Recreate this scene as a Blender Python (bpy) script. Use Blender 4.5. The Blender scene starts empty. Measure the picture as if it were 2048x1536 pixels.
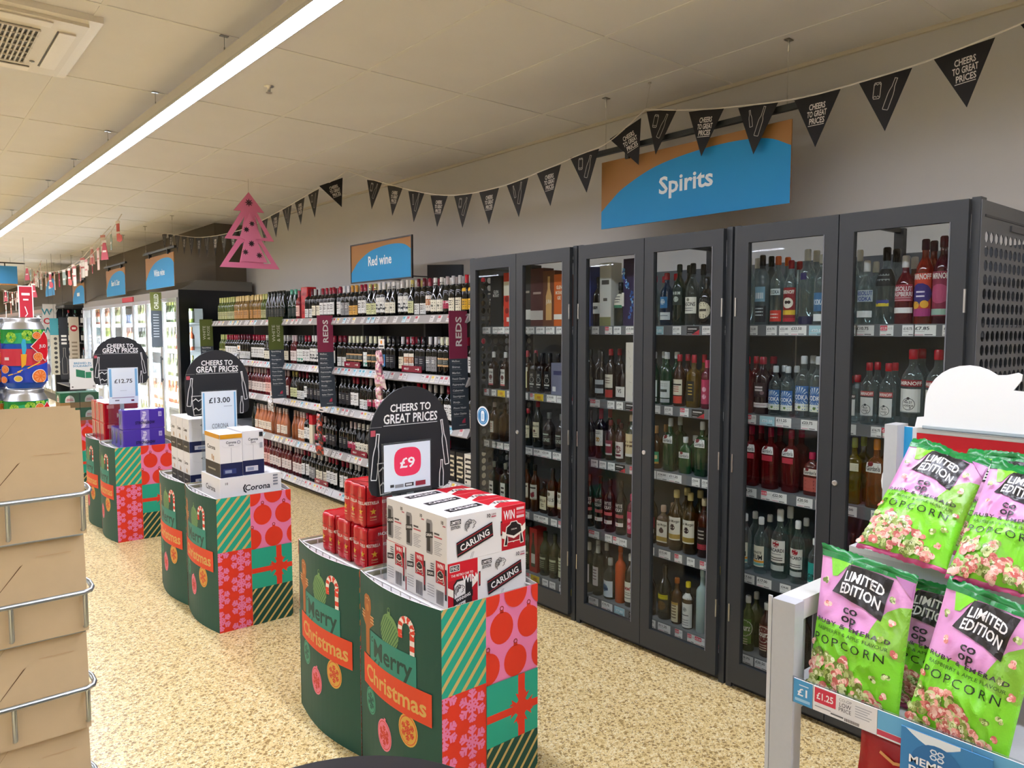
import bpy, math, random
from math import sin, cos, pi, radians, sqrt, hypot
from mathutils import Vector, Matrix, geometry, noise

# ------------------------------------------------------------------ camera, world, exposure
sc = bpy.context.scene
COL = sc.collection
YAW, PITCH = radians(39.95), radians(4.1)
fwd = Vector((sin(YAW) * cos(PITCH), cos(YAW) * cos(PITCH), -sin(PITCH)))
rgt = Vector((cos(YAW), -sin(YAW), 0))
upv = rgt.cross(fwd)
cam = bpy.data.objects.new('camera', bpy.data.cameras.new('camera'))
cam.data.sensor_width = 36
cam.data.lens = 1497 / 2048 * 36
cam.data.clip_start = 0.02
cam.matrix_world = Matrix(((rgt.x, upv.x, -fwd.x, 0), (rgt.y, upv.y, -fwd.y, 0), (rgt.z, upv.z, -fwd.z, 1.6), (0, 0, 0, 1)))
COL.objects.link(cam)
sc.camera = cam
world = bpy.data.worlds.new('world')
sc.world = world
world.use_nodes = True
world.node_tree.nodes['Background'].inputs[0].default_value = (0.9, 0.93, 1, 1)
world.node_tree.nodes['Background'].inputs[1].default_value = 0.05
sc.view_settings.view_transform = 'Standard'
sc.view_settings.look = 'None'
sc.view_settings.gamma = 1
sc.view_settings.use_curve_mapping = False
sc.view_settings.exposure = 0.0
sc.cycles.max_bounces = 8
sc.cycles.diffuse_bounces = 4
sc.cycles.glossy_bounces = 3
sc.cycles.transparent_max_bounces = 24
LED = 76.0          # radiance of the shop's LED strips
FRIDGE = 150.0       # radiance of the chillers' own tubes

R = random.Random(11)

# ------------------------------------------------------------------ materials
def lin(h):
    if not isinstance(h, str):
        return tuple(h)
    if len(h) == 3:
        h = h[0] * 2 + h[1] * 2 + h[2] * 2
    o = []
    for i in (0, 2, 4):
        c = int(h[i:i + 2], 16) / 255
        o.append(c / 12.92 if c <= 0.04045 else ((c + 0.055) / 1.055) ** 2.4)
    return tuple(o)

MATS = {}
def new_mat(name):
    m = bpy.data.materials.new(name)
    m.use_nodes = True
    nt = m.node_tree
    nt.nodes.clear()
    out = nt.nodes.new('ShaderNodeOutputMaterial')
    MATS[name] = m
    return m, nt, out

def col_attr(nt):
    a = nt.nodes.new('ShaderNodeAttribute')
    a.attribute_name = 'Col'
    return a

def paint(name, rough, metal=0.0, spec=0.5, mottled=0.0, scale=8.0, bump=0.0, coat=0.0):
    m, nt, out = new_mat(name)
    a = col_attr(nt)
    b = nt.nodes.new('ShaderNodeBsdfPrincipled')
    b.inputs['Roughness'].default_value = rough
    b.inputs['Metallic'].default_value = metal
    b.inputs['Specular IOR Level'].default_value = spec
    b.inputs['Coat Weight'].default_value = coat
    src = a.outputs['Color']
    if mottled or bump:
        tc = nt.nodes.new('ShaderNodeTexCoord')
        n = nt.nodes.new('ShaderNodeTexNoise')
        n.inputs['Scale'].default_value = scale
        n.inputs['Detail'].default_value = 4
        nt.links.new(tc.outputs['Object'], n.inputs['Vector'])
        if mottled:
            mr = nt.nodes.new('ShaderNodeMapRange')
            mr.inputs['To Min'].default_value = 1 - mottled
            mr.inputs['To Max'].default_value = 1 + mottled
            nt.links.new(n.outputs['Fac'], mr.inputs['Value'])
            mx = nt.nodes.new('ShaderNodeVectorMath')
            mx.operation = 'SCALE'
            nt.links.new(src, mx.inputs[0])
            nt.links.new(mr.outputs['Result'], mx.inputs['Scale'])
            src = mx.outputs[0]
        if bump:
            bp = nt.nodes.new('ShaderNodeBump')
            bp.inputs['Strength'].default_value = bump
            bp.inputs['Distance'].default_value = 0.004
            nt.links.new(n.outputs['Fac'], bp.inputs['Height'])
            nt.links.new(bp.outputs['Normal'], b.inputs['Normal'])
    nt.links.new(src, b.inputs['Base Color'])
    nt.links.new(b.outputs[0], out.inputs[0])

paint('matte', 0.8, spec=0.3, mottled=0.03, scale=3)
paint('card', 0.55, spec=0.4)
paint('kraft', 0.85, spec=0.2, mottled=0.06, scale=30)
paint('gloss', 0.2)
paint('foil', 0.3, spec=0.6, bump=0.25, scale=60)
paint('powder', 0.42, spec=0.4, mottled=0.04, scale=90)
paint('metal', 0.32, metal=1.0)
paint('bottle', 0.06, spec=0.65)
paint('wall_paint', 0.7, spec=0.3, mottled=0.02, scale=1.2)
paint('tile', 0.9, spec=0.1, mottled=0.05, scale=2.5)

def clear_mat(name, body, rough, base=0.045, edge=0.4):
    """thin clear glass: tinted see-through, a little body, Schlick reflection"""
    m, nt, out = new_mat(name)
    a = col_attr(nt)
    tr = nt.nodes.new('ShaderNodeBsdfTransparent')
    df = nt.nodes.new('ShaderNodeBsdfDiffuse')
    gl = nt.nodes.new('ShaderNodeBsdfGlossy')
    gl.inputs['Roughness'].default_value = rough
    lw = nt.nodes.new('ShaderNodeLayerWeight')
    lw.inputs['Blend'].default_value = 0.5
    nt.links.new(a.outputs['Color'], tr.inputs['Color'])
    nt.links.new(a.outputs['Color'], df.inputs['Color'])
    def mth(op, x, y, clamp=False):
        n = nt.nodes.new('ShaderNodeMath')
        n.operation = op
        n.use_clamp = clamp
        for i, q in enumerate((x, y)):
            if isinstance(q, (int, float)):
                n.inputs[i].default_value = q
            else:
                nt.links.new(q, n.inputs[i])
        return n.outputs[0]
    f = lw.outputs['Facing']
    schlick = mth('ADD', mth('MULTIPLY', mth('POWER', f, 5.0), 0.9), base, True)
    m1 = nt.nodes.new('ShaderNodeMixShader')
    if body:
        bodyf = mth('ADD', mth('MULTIPLY', mth('POWER', f, 2.5), edge), body, True)
        nt.links.new(bodyf, m1.inputs[0])
    else:
        m1.inputs[0].default_value = 0.0
    nt.links.new(tr.outputs[0], m1.inputs[1])
    nt.links.new(df.outputs[0], m1.inputs[2])
    m2 = nt.nodes.new('ShaderNodeMixShader')
    nt.links.new(schlick, m2.inputs[0])
    nt.links.new(m1.outputs[0], m2.inputs[1])
    nt.links.new(gl.outputs[0], m2.inputs[2])
    nt.links.new(m2.outputs[0], out.inputs[0])

clear_mat('clear', 0.035, 0.03, 0.06)       # bottles of clear or tinted glass
clear_mat('tint', 0.30, 0.04, 0.06, 0.3)      # bottles of coloured drink
clear_mat('pane', 0.0, 0.02, 0.018)         # door glass
clear_mat('film', 0.02, 0.12, 0.03)        # shelf-edge plastic, acrylic holders

def emit(name, strength):
    m, nt, out = new_mat(name)
    a = col_attr(nt)
    e = nt.nodes.new('ShaderNodeEmission')
    e.inputs[1].default_value = strength
    nt.links.new(a.outputs['Color'], e.inputs[0])
    nt.links.new(e.outputs[0], out.inputs[0])
emit('led', LED)
emit('tube', FRIDGE)

def terrazzo():
    m, nt, out = new_mat('terrazzo')
    tc = nt.nodes.new('ShaderNodeTexCoord')
    b = nt.nodes.new('ShaderNodeBsdfPrincipled')
    b.inputs['Roughness'].default_value = 0.3
    b.inputs['Specular IOR Level'].default_value = 0.35
    base = lin('e0c98e') + (1,)
    cur = None
    for sx, sy, thr, ramp in ((52, 58, 0.37, (('9c804a', 0.0), ('c4a76a', 0.2), ('ebdcb0', 0.42), ('e3ce98', 0.68), ('947844', 0.86))),
                              (105, 120, 0.28, (('866a3c', 0.0), ('d2b880', 0.25), ('efe4c4', 0.6), ('987a46', 0.86)))):
        mp = nt.nodes.new('ShaderNodeMapping')
        mp.inputs['Scale'].default_value = (sx, sy, 1)
        mp.inputs['Rotation'].default_value = (0, 0, 0.6 if sx == 52 else -0.4)
        nt.links.new(tc.outputs['Object'], mp.inputs['Vector'])
        wob = nt.nodes.new('ShaderNodeTexNoise')
        wob.inputs['Scale'].default_value = 1.3
        nt.links.new(mp.outputs[0], wob.inputs['Vector'])
        ad = nt.nodes.new('ShaderNodeVectorMath')
        ad.operation = 'MULTIPLY_ADD'
        ad.inputs[1].default_value = (1.1, 1.1, 0)
        nt.links.new(wob.outputs['Color'], ad.inputs[0])
        nt.links.new(mp.outputs[0], ad.inputs[2])
        v = nt.nodes.new('ShaderNodeTexVoronoi')
        v.voronoi_dimensions = '2D'
        v.inputs['Scale'].default_value = 1.0
        nt.links.new(ad.outputs[0], v.inputs['Vector'])
        lt = nt.nodes.new('ShaderNodeMath')
        lt.operation = 'LESS_THAN'
        lt.inputs[1].default_value = thr
        nt.links.new(v.outputs['Distance'], lt.inputs[0])
        sep = nt.nodes.new('ShaderNodeSeparateColor')
        nt.links.new(v.outputs['Color'], sep.inputs[0])
        cr = nt.nodes.new('ShaderNodeValToRGB')
        cr.color_ramp.interpolation = 'CONSTANT'
        el = cr.color_ramp.elements
        while len(el) < len(ramp):
            el.new(0.5)
        for e, (h, p) in zip(el, ramp):
            e.position = p
            e.color = lin(h) + (1,)
        nt.links.new(sep.outputs[0], cr.inputs[0])
        mx = nt.nodes.new('ShaderNodeMix')
        mx.data_type = 'RGBA'
        nt.links.new(lt.outputs[0], mx.inputs['Factor'])
        if cur is None:
            mx.inputs['A'].default_value = base
        else:
            nt.links.new(cur, mx.inputs['A'])
        nt.links.new(cr.outputs[0], mx.inputs['B'])
        cur = mx.outputs['Result']
    nt.links.new(cur, b.inputs['Base Color'])
    nt.links.new(b.outputs[0], out.inputs[0])
terrazzo()

# ------------------------------------------------------------------ mesh building
class MB:
    """collects faces with a colour and a material each; build() links ONE mesh object"""
    def __init__(s, mat='card'):
        s.v, s.f, s.c, s.m, s.s = [], [], [], [], []
        s.mat = mat
        s.names = []
    def mi(s, mat):
        mat = mat or s.mat
        if mat not in s.names:
            s.names.append(mat)
        return s.names.index(mat)
    def add(s, verts, faces, col, mat=None, smooth=False):
        o = len(s.v)
        s.v.extend([tuple(p) for p in verts])
        k = s.mi(mat)
        many = isinstance(col, list)
        for i, f in enumerate(faces):
            s.f.append([o + q for q in f])
            s.c.append(lin(col[i]) if many else col if not isinstance(col, str) else lin(col))
            s.m.append(k)
            s.s.append(smooth)
    def quad(s, a, b, c, d, col, mat=None):
        s.add([a, b, c, d], [(0, 1, 2, 3)], col, mat)
    def box(s, x0, x1, y0, y1, z0, z1, col, mat=None, faces=None):
        v = [(x, y, z) for z in (z0, z1) for y in (y0, y1) for x in (x0, x1)]
        f = [(0, 2, 3, 1), (4, 5, 7, 6), (0, 1, 5, 4), (2, 6, 7, 3), (0, 4, 6, 2), (1, 3, 7, 5)]
        s.add(v, f, col, mat)
    def rbox(s, x0, x1, y0, y1, z0, z1, r, col, mat=None, seg=3):
        """box with rounded vertical edges and a chamfered top and bottom"""
        pts = []
        for cx, cy, a0 in ((x1 - r, y1 - r, 0), (x0 + r, y1 - r, 90), (x0 + r, y0 + r, 180), (x1 - r, y0 + r, 270)):
            for i in range(seg + 1):
                a = radians(a0 + 90 * i / seg)
                pts.append((cx + r * cos(a), cy + r * sin(a)))
        n = len(pts)
        cx, cy = (x0 + x1) / 2, (y0 + y1) / 2
        q = min(r * 0.5, (z1 - z0) * 0.3)
        k = 1 - q / max(x1 - x0, y1 - y0) * 1.6
        rings = [(z0, k), (z0 + q, 1), (z1 - q, 1), (z1, k)]
        v = [(cx + (px - cx) * kk, cy + (py - cy) * kk, z) for z, kk in rings for px, py in pts]
        f = [(i * n + j, i * n + (j + 1) % n, (i + 1) * n + (j + 1) % n, (i + 1) * n + j) for i in range(3) for j in range(n)]
        f += [tuple(range(n - 1, -1, -1)), tuple(range(3 * n, 4 * n))]
        s.add(v, f, col, mat)
    def prism(s, pts, a, b, col, mat=None, axis='z', side=None):
        """outline pts (2D) extruded from a to b along axis"""
        def P(p, h):
            return {'z': (p[0], p[1], h), 'x': (h, p[0], p[1]), 'y': (p[0], h, p[1])}[axis]
        n = len(pts)
        v = [P(p, a) for p in pts] + [P(p, b) for p in pts]
        tri = geometry.tessellate_polygon([[Vector((p[0], p[1], 0)) for p in pts]])
        f = [t[::-1] for t in tri] + [tuple(n + q for q in t) for t in tri]
        s.add(v, f, col, mat)
        s.add(v, [(i, (i + 1) % n, n + (i + 1) % n, n + i) for i in range(n)], side or col, mat)
    def lathe(s, prof, col, mat=None, seg=18, exp=2.0, dy=1.0, cols=None, smooth=True, cx=0, cy=0, caps=True):
        """profile [(r, z)]; exp>2 squares the section; cols: colour per band"""
        def sec(a):
            c, q = cos(a), sin(a)
            k = (abs(c) ** exp + abs(q) ** exp) ** (-1 / exp)
            return c * k, q * k * dy
        sx = [sec(2 * pi * (j + 0.5) / seg) for j in range(seg)]
        v = [(cx + r * a, cy + r * b, z) for r, z in prof for a, b in sx]
        f = [(i * seg + j, i * seg + (j + 1) % seg, (i + 1) * seg + (j + 1) % seg, (i + 1) * seg + j)
             for i in range(len(prof) - 1) for j in range(seg)]
        cc = [cols[i] for i in range(len(prof) - 1) for j in range(seg)] if cols else col
        s.add(v, f, cc, mat, smooth)
        if caps:
            n = len(prof) - 1
            s.add(v[:seg], [tuple(range(seg - 1, -1, -1))], cols[0] if cols else col, mat)
            s.add(v[n * seg:], [tuple(range(seg))], cols[-1] if cols else col, mat)
    def tube(s, path, r, col, mat=None, n=8, closed=False):
        path = [Vector(p) for p in path]
        L = len(path)
        rings = []
        ref = None
        for i, p in enumerate(path):
            a = path[i - 1] if (i or closed) else p
            b = path[(i + 1) % L] if (i < L - 1 or closed) else p
            t = (b - a).normalized()
            if ref is None or abs(ref.dot(t)) > 0.97:
                ref = Vector((0, 0, 1)) if abs(t.z) < 0.9 else Vector((1, 0, 0))
            u = (ref - t * ref.dot(t)).normalized()
            ref = u
            w = t.cross(u)
            rings.append([p + (u * cos(2 * pi * k / n) + w * sin(2 * pi * k / n)) * r for k in range(n)])
        v = [q for g in rings for q in g]
        m = L if closed else L - 1
        f = [(i * n + k, i * n + (k + 1) % n, ((i + 1) % L) * n + (k + 1) % n, ((i + 1) % L) * n + k) for i in range(m) for k in range(n)]
        s.add(v, f, col, mat, True)
        if not closed:
            s.add(rings[0], [tuple(range(n - 1, -1, -1))], col, mat)
            s.add(rings[-1], [tuple(range(n))], col, mat)
    def mesh(s, name):
        me = bpy.data.meshes.new(name)
        me.from_pydata(s.v, [], s.f)
        for n in s.names:
            me.materials.append(MATS[n])
        me.polygons.foreach_set('material_index', s.m)
        me.polygons.foreach_set('use_smooth', s.s)
        at = me.color_attributes.new('Col', 'FLOAT_COLOR', 'CORNER')
        buf = []
        for f, c in zip(s.f, s.c):
            buf.extend((c[0], c[1], c[2], 1.0) * len(f))
        at.data.foreach_set('color', buf)
        me.update()
        return me
    def build(s, name, parent=None, loc=None, rotz=0):
        return link(name, s.mesh(name), parent, loc, rotz)

def link(name, me, parent=None, loc=None, rotz=0):
    o = bpy.data.objects.new(name, me)
    COL.objects.link(o)
    if parent:
        o.parent = parent
    if loc:
        o.location = loc
    o.rotation_euler.z = rotz
    return o

def tag(o, label, cat, group=None, kind=None):
    o['label'] = label
    o['category'] = cat
    if group:
        o['group'] = group
    if kind:
        o['kind'] = kind
    return o

def thing(name, label, cat, loc=(0, 0, 0), rotz=0, group=None):
    return tag(link(name, None, None, loc, rotz), label, cat, group)

def struct(mb, name):
    o = mb.build(name)
    o['kind'] = 'structure'
    return o

def copy_tree(o, parent=None):
    c = o.copy()
    COL.objects.link(c)
    if parent:
        c.parent = parent
    for ch in KIDS(o):
        copy_tree(ch, c)
    return c
def KIDS(o):
    return list(o.children)

ORD = ['', 'first', 'second', 'third', 'fourth', 'fifth', 'sixth', 'seventh', 'eighth', 'ninth', 'tenth', 'eleventh', 'twelfth',
       'thirteenth', 'fourteenth', 'fifteenth', 'sixteenth', 'seventeenth', 'eighteenth', 'nineteenth', 'twentieth']

# ------------------------------------------------------------------ lettering
GLY = {}
def load_glyphs():
    chars = [c for c in "ABCDEFGHIJKLMNOPQRSTUVWXYZabcdefghijklmnopqrstuvwxyz0123456789£.&'-|:"]
    tmp = []
    for bold in (0, 1):
        for c in chars:
            for t in (c, c + '|'):
                cu = bpy.data.curves.new('g', 'FONT')
                cu.body = t
                cu.resolution_u = 2
                cu.offset = 0.021 if bold else 0.0
                o = bpy.data.objects.new('g', cu)
                COL.objects.link(o)
                tmp.append((bold, c, len(t), o))
    dg = bpy.context.evaluated_depsgraph_get()
    dg.update()
    raw = {}
    for bold, c, n, o in tmp:
        me = o.evaluated_get(dg).to_mesh()
        if n == 1 and c != '|':
            GLY[(bold, c)] = ([(v.co.x, v.co.y) for v in me.vertices], [tuple(p.vertices) for p in me.polygons])
        raw[(bold, c, n)] = max((v.co.x for v in me.vertices), default=0)
        o.evaluated_get(dg).to_mesh_clear()
    for bold in (0, 1):
        for c in chars:
            if c != '|':
                GLY[(bold, c)] += (raw[(bold, c, 2)] - raw[(bold, '|', 1)],)
    for _, _, _, o in tmp:
        cu = o.data
        bpy.data.objects.remove(o)
        bpy.data.curves.remove(cu)
load_glyphs()

def clip_poly(pts, r):
    x0, y0, x1, y1 = r
    for ax, lim, sg in ((0, x0, 1), (0, x1, -1), (1, y0, 1), (1, y1, -1)):
        out = []
        for i in range(len(pts)):
            a, b = pts[i - 1], pts[i]
            da, db = (a[ax] - lim) * sg, (b[ax] - lim) * sg
            if (da >= 0) != (db >= 0):
                t = da / (da - db)
                out.append((a[0] + (b[0] - a[0]) * t, a[1] + (b[1] - a[1]) * t))
            if db >= 0:
                out.append(b)
        pts = out
        if len(pts) < 3:
            return []
    return pts

class Decal:
    """print on a surface: 2D shapes laid through fmap(x, y, offset); each call lies a hair above the last"""
    def __init__(s, mb, fmap, mat=None, maxlen=None, step=0.00025, clip=None):
        s.mb, s.fm, s.mat, s.maxlen, s.step, s.off, s.clip = mb, fmap, mat, maxlen, step, step, clip
    def raw(s, pts, faces, col):
        c = lin(col)
        if s.maxlen:
            work = []
            for f in faces:
                for i in range(1, len(f) - 1):
                    work.append((pts[f[0]], pts[f[i]], pts[f[i + 1]]))
            fin = []
            m2 = s.maxlen ** 2
            while work:
                t = work.pop()
                d = [(t[i][0] - t[(i + 1) % 3][0]) ** 2 + (t[i][1] - t[(i + 1) % 3][1]) ** 2 for i in range(3)]
                k = d.index(max(d))
                if d[k] > m2:
                    a, b, e = t[k], t[(k + 1) % 3], t[(k + 2) % 3]
                    m = ((a[0] + b[0]) / 2, (a[1] + b[1]) / 2)
                    work += [(a, m, e), (m, b, e)]
                else:
                    fin.append(t)
            idx, P, F = {}, [], []
            for t in fin:
                g = []
                for p in t:
                    if p not in idx:
                        idx[p] = len(P)
                        P.append(p)
                    g.append(idx[p])
                F.append(tuple(g))
            pts, faces = P, F
        s.mb.add([s.fm(x, y, s.off) for x, y in pts], faces, c, s.mat)
    def up(s):
        s.off += s.step
    def poly(s, pts, col, up=True):
        if s.clip:
            pts = clip_poly(pts, s.clip)
            if not pts:
                return
        pts = [tuple(p) for p in pts]
        if len(pts) == 3:
            fs = [(0, 1, 2)]
        else:
            fs = geometry.tessellate_polygon([[Vector((p[0], p[1], 0)) for p in pts]])
        s.raw(pts, fs, col)
        if up:
            s.up()
    def rect(s, x0, y0, x1, y1, col, up=True):
        s.poly([(x0, y0), (x1, y0), (x1, y1), (x0, y1)], col, up)
    def disc(s, cx, cy, rx, col, ry=None, n=20, up=True, a0=0.0):
        ry = ry or rx
        s.poly([(cx + rx * cos(2 * pi * k / n + a0), cy + ry * sin(2 * pi * k / n + a0)) for k in range(n)], col, up)
    def line(s, pts, w, col, closed=False, up=True):
        q = list(pts) + ([pts[0]] if closed else [])
        for a, b in zip(q, q[1:]):
            dx, dy = b[0] - a[0], b[1] - a[1]
            L = hypot(dx, dy) or 1e-9
            nx, ny = -dy / L * w / 2, dx / L * w / 2
            ex, ey = dx / L * w * 0.35, dy / L * w * 0.35
            s.poly([(a[0] + nx - ex, a[1] + ny - ey), (a[0] - nx - ex, a[1] - ny - ey), (b[0] - nx + ex, b[1] - ny + ey), (b[0] + nx + ex, b[1] + ny + ey)], col, up=False)
            s.off += .000017
        if up:
            s.up()
    def text(s, t, x, y, h, col, al='c', sx=1.0, bold=1, shear=0.0, gap=0.0, rot=0.0, fit=None, bend=None):
        """h: cap height; fit: squeeze to that width; '~' stands for print too small to read"""
        if t[0] == '~':
            w = fit or h * 3
            return s.rect(x - w / 2, y, x + w / 2, y + h * .8, col)
        k = h / 0.73
        adv = 0
        pl = []
        for ch in t:
            if ch == ' ':
                adv += 0.3 + gap
                continue
            g = GLY.get((bold, ch)) or GLY[(bold, '.')]
            pl.append((g, adv))
            adv += g[2] + gap
        W = adv * k * sx
        if fit:
            sx *= fit / W
            W = fit
        ox = {'c': -W / 2, 'l': 0, 'r': -W}[al]
        cr, sr = cos(rot), sin(rot)
        for g, a in pl:
            P = []
            for px, py in g[0]:
                u = ox + (px + a) * k * sx + shear * py * k
                v = py * k
                if bend:
                    v += bend(u)
                P.append((x + u * cr - v * sr, y + u * sr + v * cr))
            s.raw(P, g[1], col)
        s.up()

def plane(o, u, v):
    o, u, v = Vector(o), Vector(u).normalized(), Vector(v).normalized()
    n = u.cross(v).normalized()
    return lambda x, y, h: o + u * x + v * y + n * h
def face_west(x, yl, z):       # facing the aisle (-X): left edge at yl, bottom at z
    return plane((x, yl, z), (0, -1, 0), (0, 0, 1))
def face_south(y, xl, z):      # facing -Y: left edge at xl
    return plane((xl, y, z), (1, 0, 0), (0, 0, 1))
def face_up(xl, y, z):
    return plane((xl, y, z), (1, 0, 0), (0, 1, 0))

def catmull(P, n=14):
    P = [Vector(p) for p in P]
    Q = [P[0] * 2 - P[1]] + P + [P[-1] * 2 - P[-2]]
    out = []
    for i in range(1, len(Q) - 2):
        for k in range(n):
            t = k / n
            a, b, c, d = Q[i - 1], Q[i], Q[i + 1], Q[i + 2]
            out.append(0.5 * ((2 * b) + (c - a) * t + (2 * a - 5 * b + 4 * c - d) * t * t + (3 * b - a - 3 * c + d) * t ** 3))
    out.append(P[-1])
    return out

def arc_pos(P, s):
    for a, b in zip(P, P[1:]):
        L = (b - a).length
        if s <= L:
            return a + (b - a) * (s / L), (b - a).normalized()
        s -= L
    return P[-1].copy(), (P[-1] - P[-2]).normalized()
# ------------------------------------------------------------------ the shop itself
CEIL = 3.05
b = MB('terrazzo'); b.box(-7, 4.2, -5, 34, -0.1, 0, 'dcc080'); struct(b, 'floor')
b = MB('tile'); b.box(-7, 4.2, -5, 34, CEIL, CEIL + 0.1, 'e6e3e1'); struct(b, 'ceiling')
b = MB('wall_paint'); b.box(3.92, 4.1, -5, 34, 0, CEIL, 'cccac7'); struct(b, 'wall_right')
b = MB('wall_paint'); b.box(-7.2, -7, -5, 34, 0, CEIL, 'c9c4b8'); struct(b, 'wall_left')
b = MB('wall_paint'); b.box(-7, 4.1, 33.8, 34, 0, CEIL, 'a59c8c'); struct(b, 'wall_far')
b = MB('wall_paint'); b.box(-7, 4.1, -5.2, -5, 0, CEIL, 'c9c4b8'); struct(b, 'wall_near')
b = MB('wall_paint'); b.box(3.5, 3.92, 10.45, 33.8, 2.24, CEIL, '71685a'); struct(b, 'trim_1')  # bulkhead above the chillers; its lack of light is put into the darker colour
b = MB('tile')                                  # T-bars of the suspended ceiling
for y in [3.82 + 1.18 * k for k in range(-7, 26)]:
    b.box(-7, 3.92, y - 0.012, y + 0.012, CEIL - 0.004, CEIL, 'e7e4df')
for x in [0.82 + 0.663 * k for k in range(-11, 5)]:
    b.box(x - 0.012, x + 0.012, -5, 33.8, CEIL - 0.0035, CEIL, 'e7e4df')
b.box(3.90, 3.92, -5, 33.8, CEIL - 0.02, CEIL, 'd0c8b8')
struct(b, 'trim_2')

def strip_light(x0, label, seen, gap=0):
    root = thing('strip_light', label, 'light', (x0, 0, 2.87), radians(0.8))
    y0, y1 = -4.5, 31
    h = MB('powder'); h.box(-0.045, 0.045, y0, y1, 0.004, 0.065, 'c9c6c0')
    h.box(-0.047, -0.041, y0, y1, -0.006, 0.01, 'b8b6b2'); h.box(0.041, 0.047, y0, y1, -0.006, 0.01, 'b8b6b2')
    h.build('housing', root)
    runs = [(y0 + .01, y1 - .01)] if gap == 0 else [(y0 + k * 3.6, y0 + k * 3.6 + 3.6 - gap) for k in range(10) if y0 + k * 3.6 + 2 < y1]
    for ya, yb in runs:
        d = MB('led'); d.box(-0.040, 0.040, ya, yb, -0.004, 0.003, 'e9edff'); d.build('diffuser', root)
    if seen:
        for k in range(0, 9):
            y = 3.82 + 1.18 * k - (0.02 if k else 0)
            if k in (5, 7): continue
            r = MB('metal')
            r.lathe([(0.0035, 0.065), (0.0035, 0.12), (0.0012, 0.121), (0.0012, 0.179)], 'b5b3ae', seg=8)
            r.box(-0.02, 0.02, -0.012, 0.012, 0.172, 0.176, '8f8d88')
            r.build('hanger', root, (0, y, 0))
strip_light(1.405, 'long white LED strip light hanging under the tiled ceiling', True)
strip_light(-1.9, 'LED strip light over the aisle behind the cardboard rack', False)
strip_light(-5.0, 'LED strip light farthest from the spirits cabinets', False, 2.4)

# ceiling cassette, only its corner is in view
ac = thing('air_conditioner', 'white ceiling cassette air conditioner with dark slotted grille', 'air conditioner', (0.36, 4.46, CEIL))
b = MB('powder')
b.prism([(-0.49, -0.49), (0.49, -0.49), (0.49, 0.49), (-0.49, 0.49)], -0.03, -0.0005, 'e6dfd2')
b.box(-0.44, 0.44, -0.44, 0.44, -0.045, -0.029, 'ddd5c6')
b.build('panel', ac)
b = MB('powder'); b.box(-0.27, 0.27, -0.27, 0.27, -0.048, -0.0455, '17130f')
for k in range(27):
    x = -0.265 + k * 0.0204
    b.box(x - 0.004, x + 0.004, -0.27, 0.27, -0.055, -0.048, 'cdc4b4')
for k in range(7):
    y = -0.27 + k * 0.09
    b.box(-0.27, 0.27, y - 0.003, y + 0.003, -0.056, -0.048, 'd8cfc0')
b.build('grille', ac)
for k in range(4):
    f = MB('powder'); f.box(-0.30, 0.30, -0.035, 0.035, -0.052, -0.046, 'e9e2d6'); f.box(-0.30, 0.30, 0.036, 0.042, -0.047, -0.0451, '2a241c')
    o = f.build('louvre', ac, (0.375 * sin(k * pi / 2), -0.375 * cos(k * pi / 2), 0), k * pi / 2)
f = MB('gloss'); f.lathe([(0.012, -0.049), (0.012, -0.0455)], '3a332a', seg=12, cx=0.30, cy=0.24); f.build('indicator', ac)

s = MB('metal'); s.lathe([(0.028, 0), (0.028, -0.006), (0.010, -0.010), (0.010, -0.035), (0.018, -0.037), (0.018, -0.042)][::-1], 'd8d4cc', seg=14)
tag(s.build('sprinkler_head', None, (1.825, 4.431, CEIL)), 'small metal sprinkler head in a ceiling tile', 'sprinkler')
# ------------------------------------------------------------------ bottles
STEEL = '2e3133'
SHAPES = {   # profile of radius and height for a bottle of unit height, radius as share of body radius; exponent, depth
    'spirit': ([(0.86, 0), (1, 0.012), (1, 0.60), (0.93, 0.66), (0.62, 0.735), (0.40, 0.78), (0.36, 0.80), (0.36, 0.885)], 2.0, 1.0, 0.885),
    'tall':   ([(0.86, 0), (1, 0.012), (1, 0.66), (0.9, 0.72), (0.52, 0.79), (0.40, 0.82), (0.37, 0.86)], 2.0, 1.0, 0.86),
    'squat':  ([(0.9, 0), (1, 0.015), (1, 0.52), (0.94, 0.60), (0.70, 0.68), (0.42, 0.74), (0.34, 0.77), (0.34, 0.84)], 2.0, 1.0, 0.84),
    'square': ([(0.9, 0), (1, 0.015), (1, 0.60), (0.92, 0.66), (0.6, 0.71), (0.36, 0.735), (0.33, 0.76), (0.33, 0.86)], 5.0, 0.9, 0.86),
    'flask':  ([(0.92, 0), (1, 0.015), (1, 0.60), (0.88, 0.70), (0.5, 0.76), (0.34, 0.79), (0.34, 0.86)], 4.0, 0.55, 0.86),
    'wine':   ([(0.9, 0), (1, 0.012), (1, 0.62), (0.93, 0.67), (0.62, 0.73), (0.42, 0.77), (0.39, 0.80), (0.37, 0.995)], 2.0, 1.0, 0.80),
    'burgundy': ([(0.9, 0), (1, 0.012), (1, 0.44), (0.95, 0.50), (0.75, 0.60), (0.52, 0.70), (0.40, 0.79), (0.36, 0.995)], 2.0, 1.0, 0.82),
    'flute':  ([(0.9, 0), (1, 0.012), (1, 0.45), (0.92, 0.55), (0.70, 0.68), (0.48, 0.80), (0.38, 0.86), (0.36, 0.995)], 2.0, 1.0, 0.84),
    'slim':   ([(0.9, 0), (1, 0.012), (1, 0.66), (0.8, 0.70), (0.46, 0.74), (0.42, 0.78), (0.40, 0.90)], 2.0, 1.0, 0.90),
}
MESHES = {}
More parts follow.
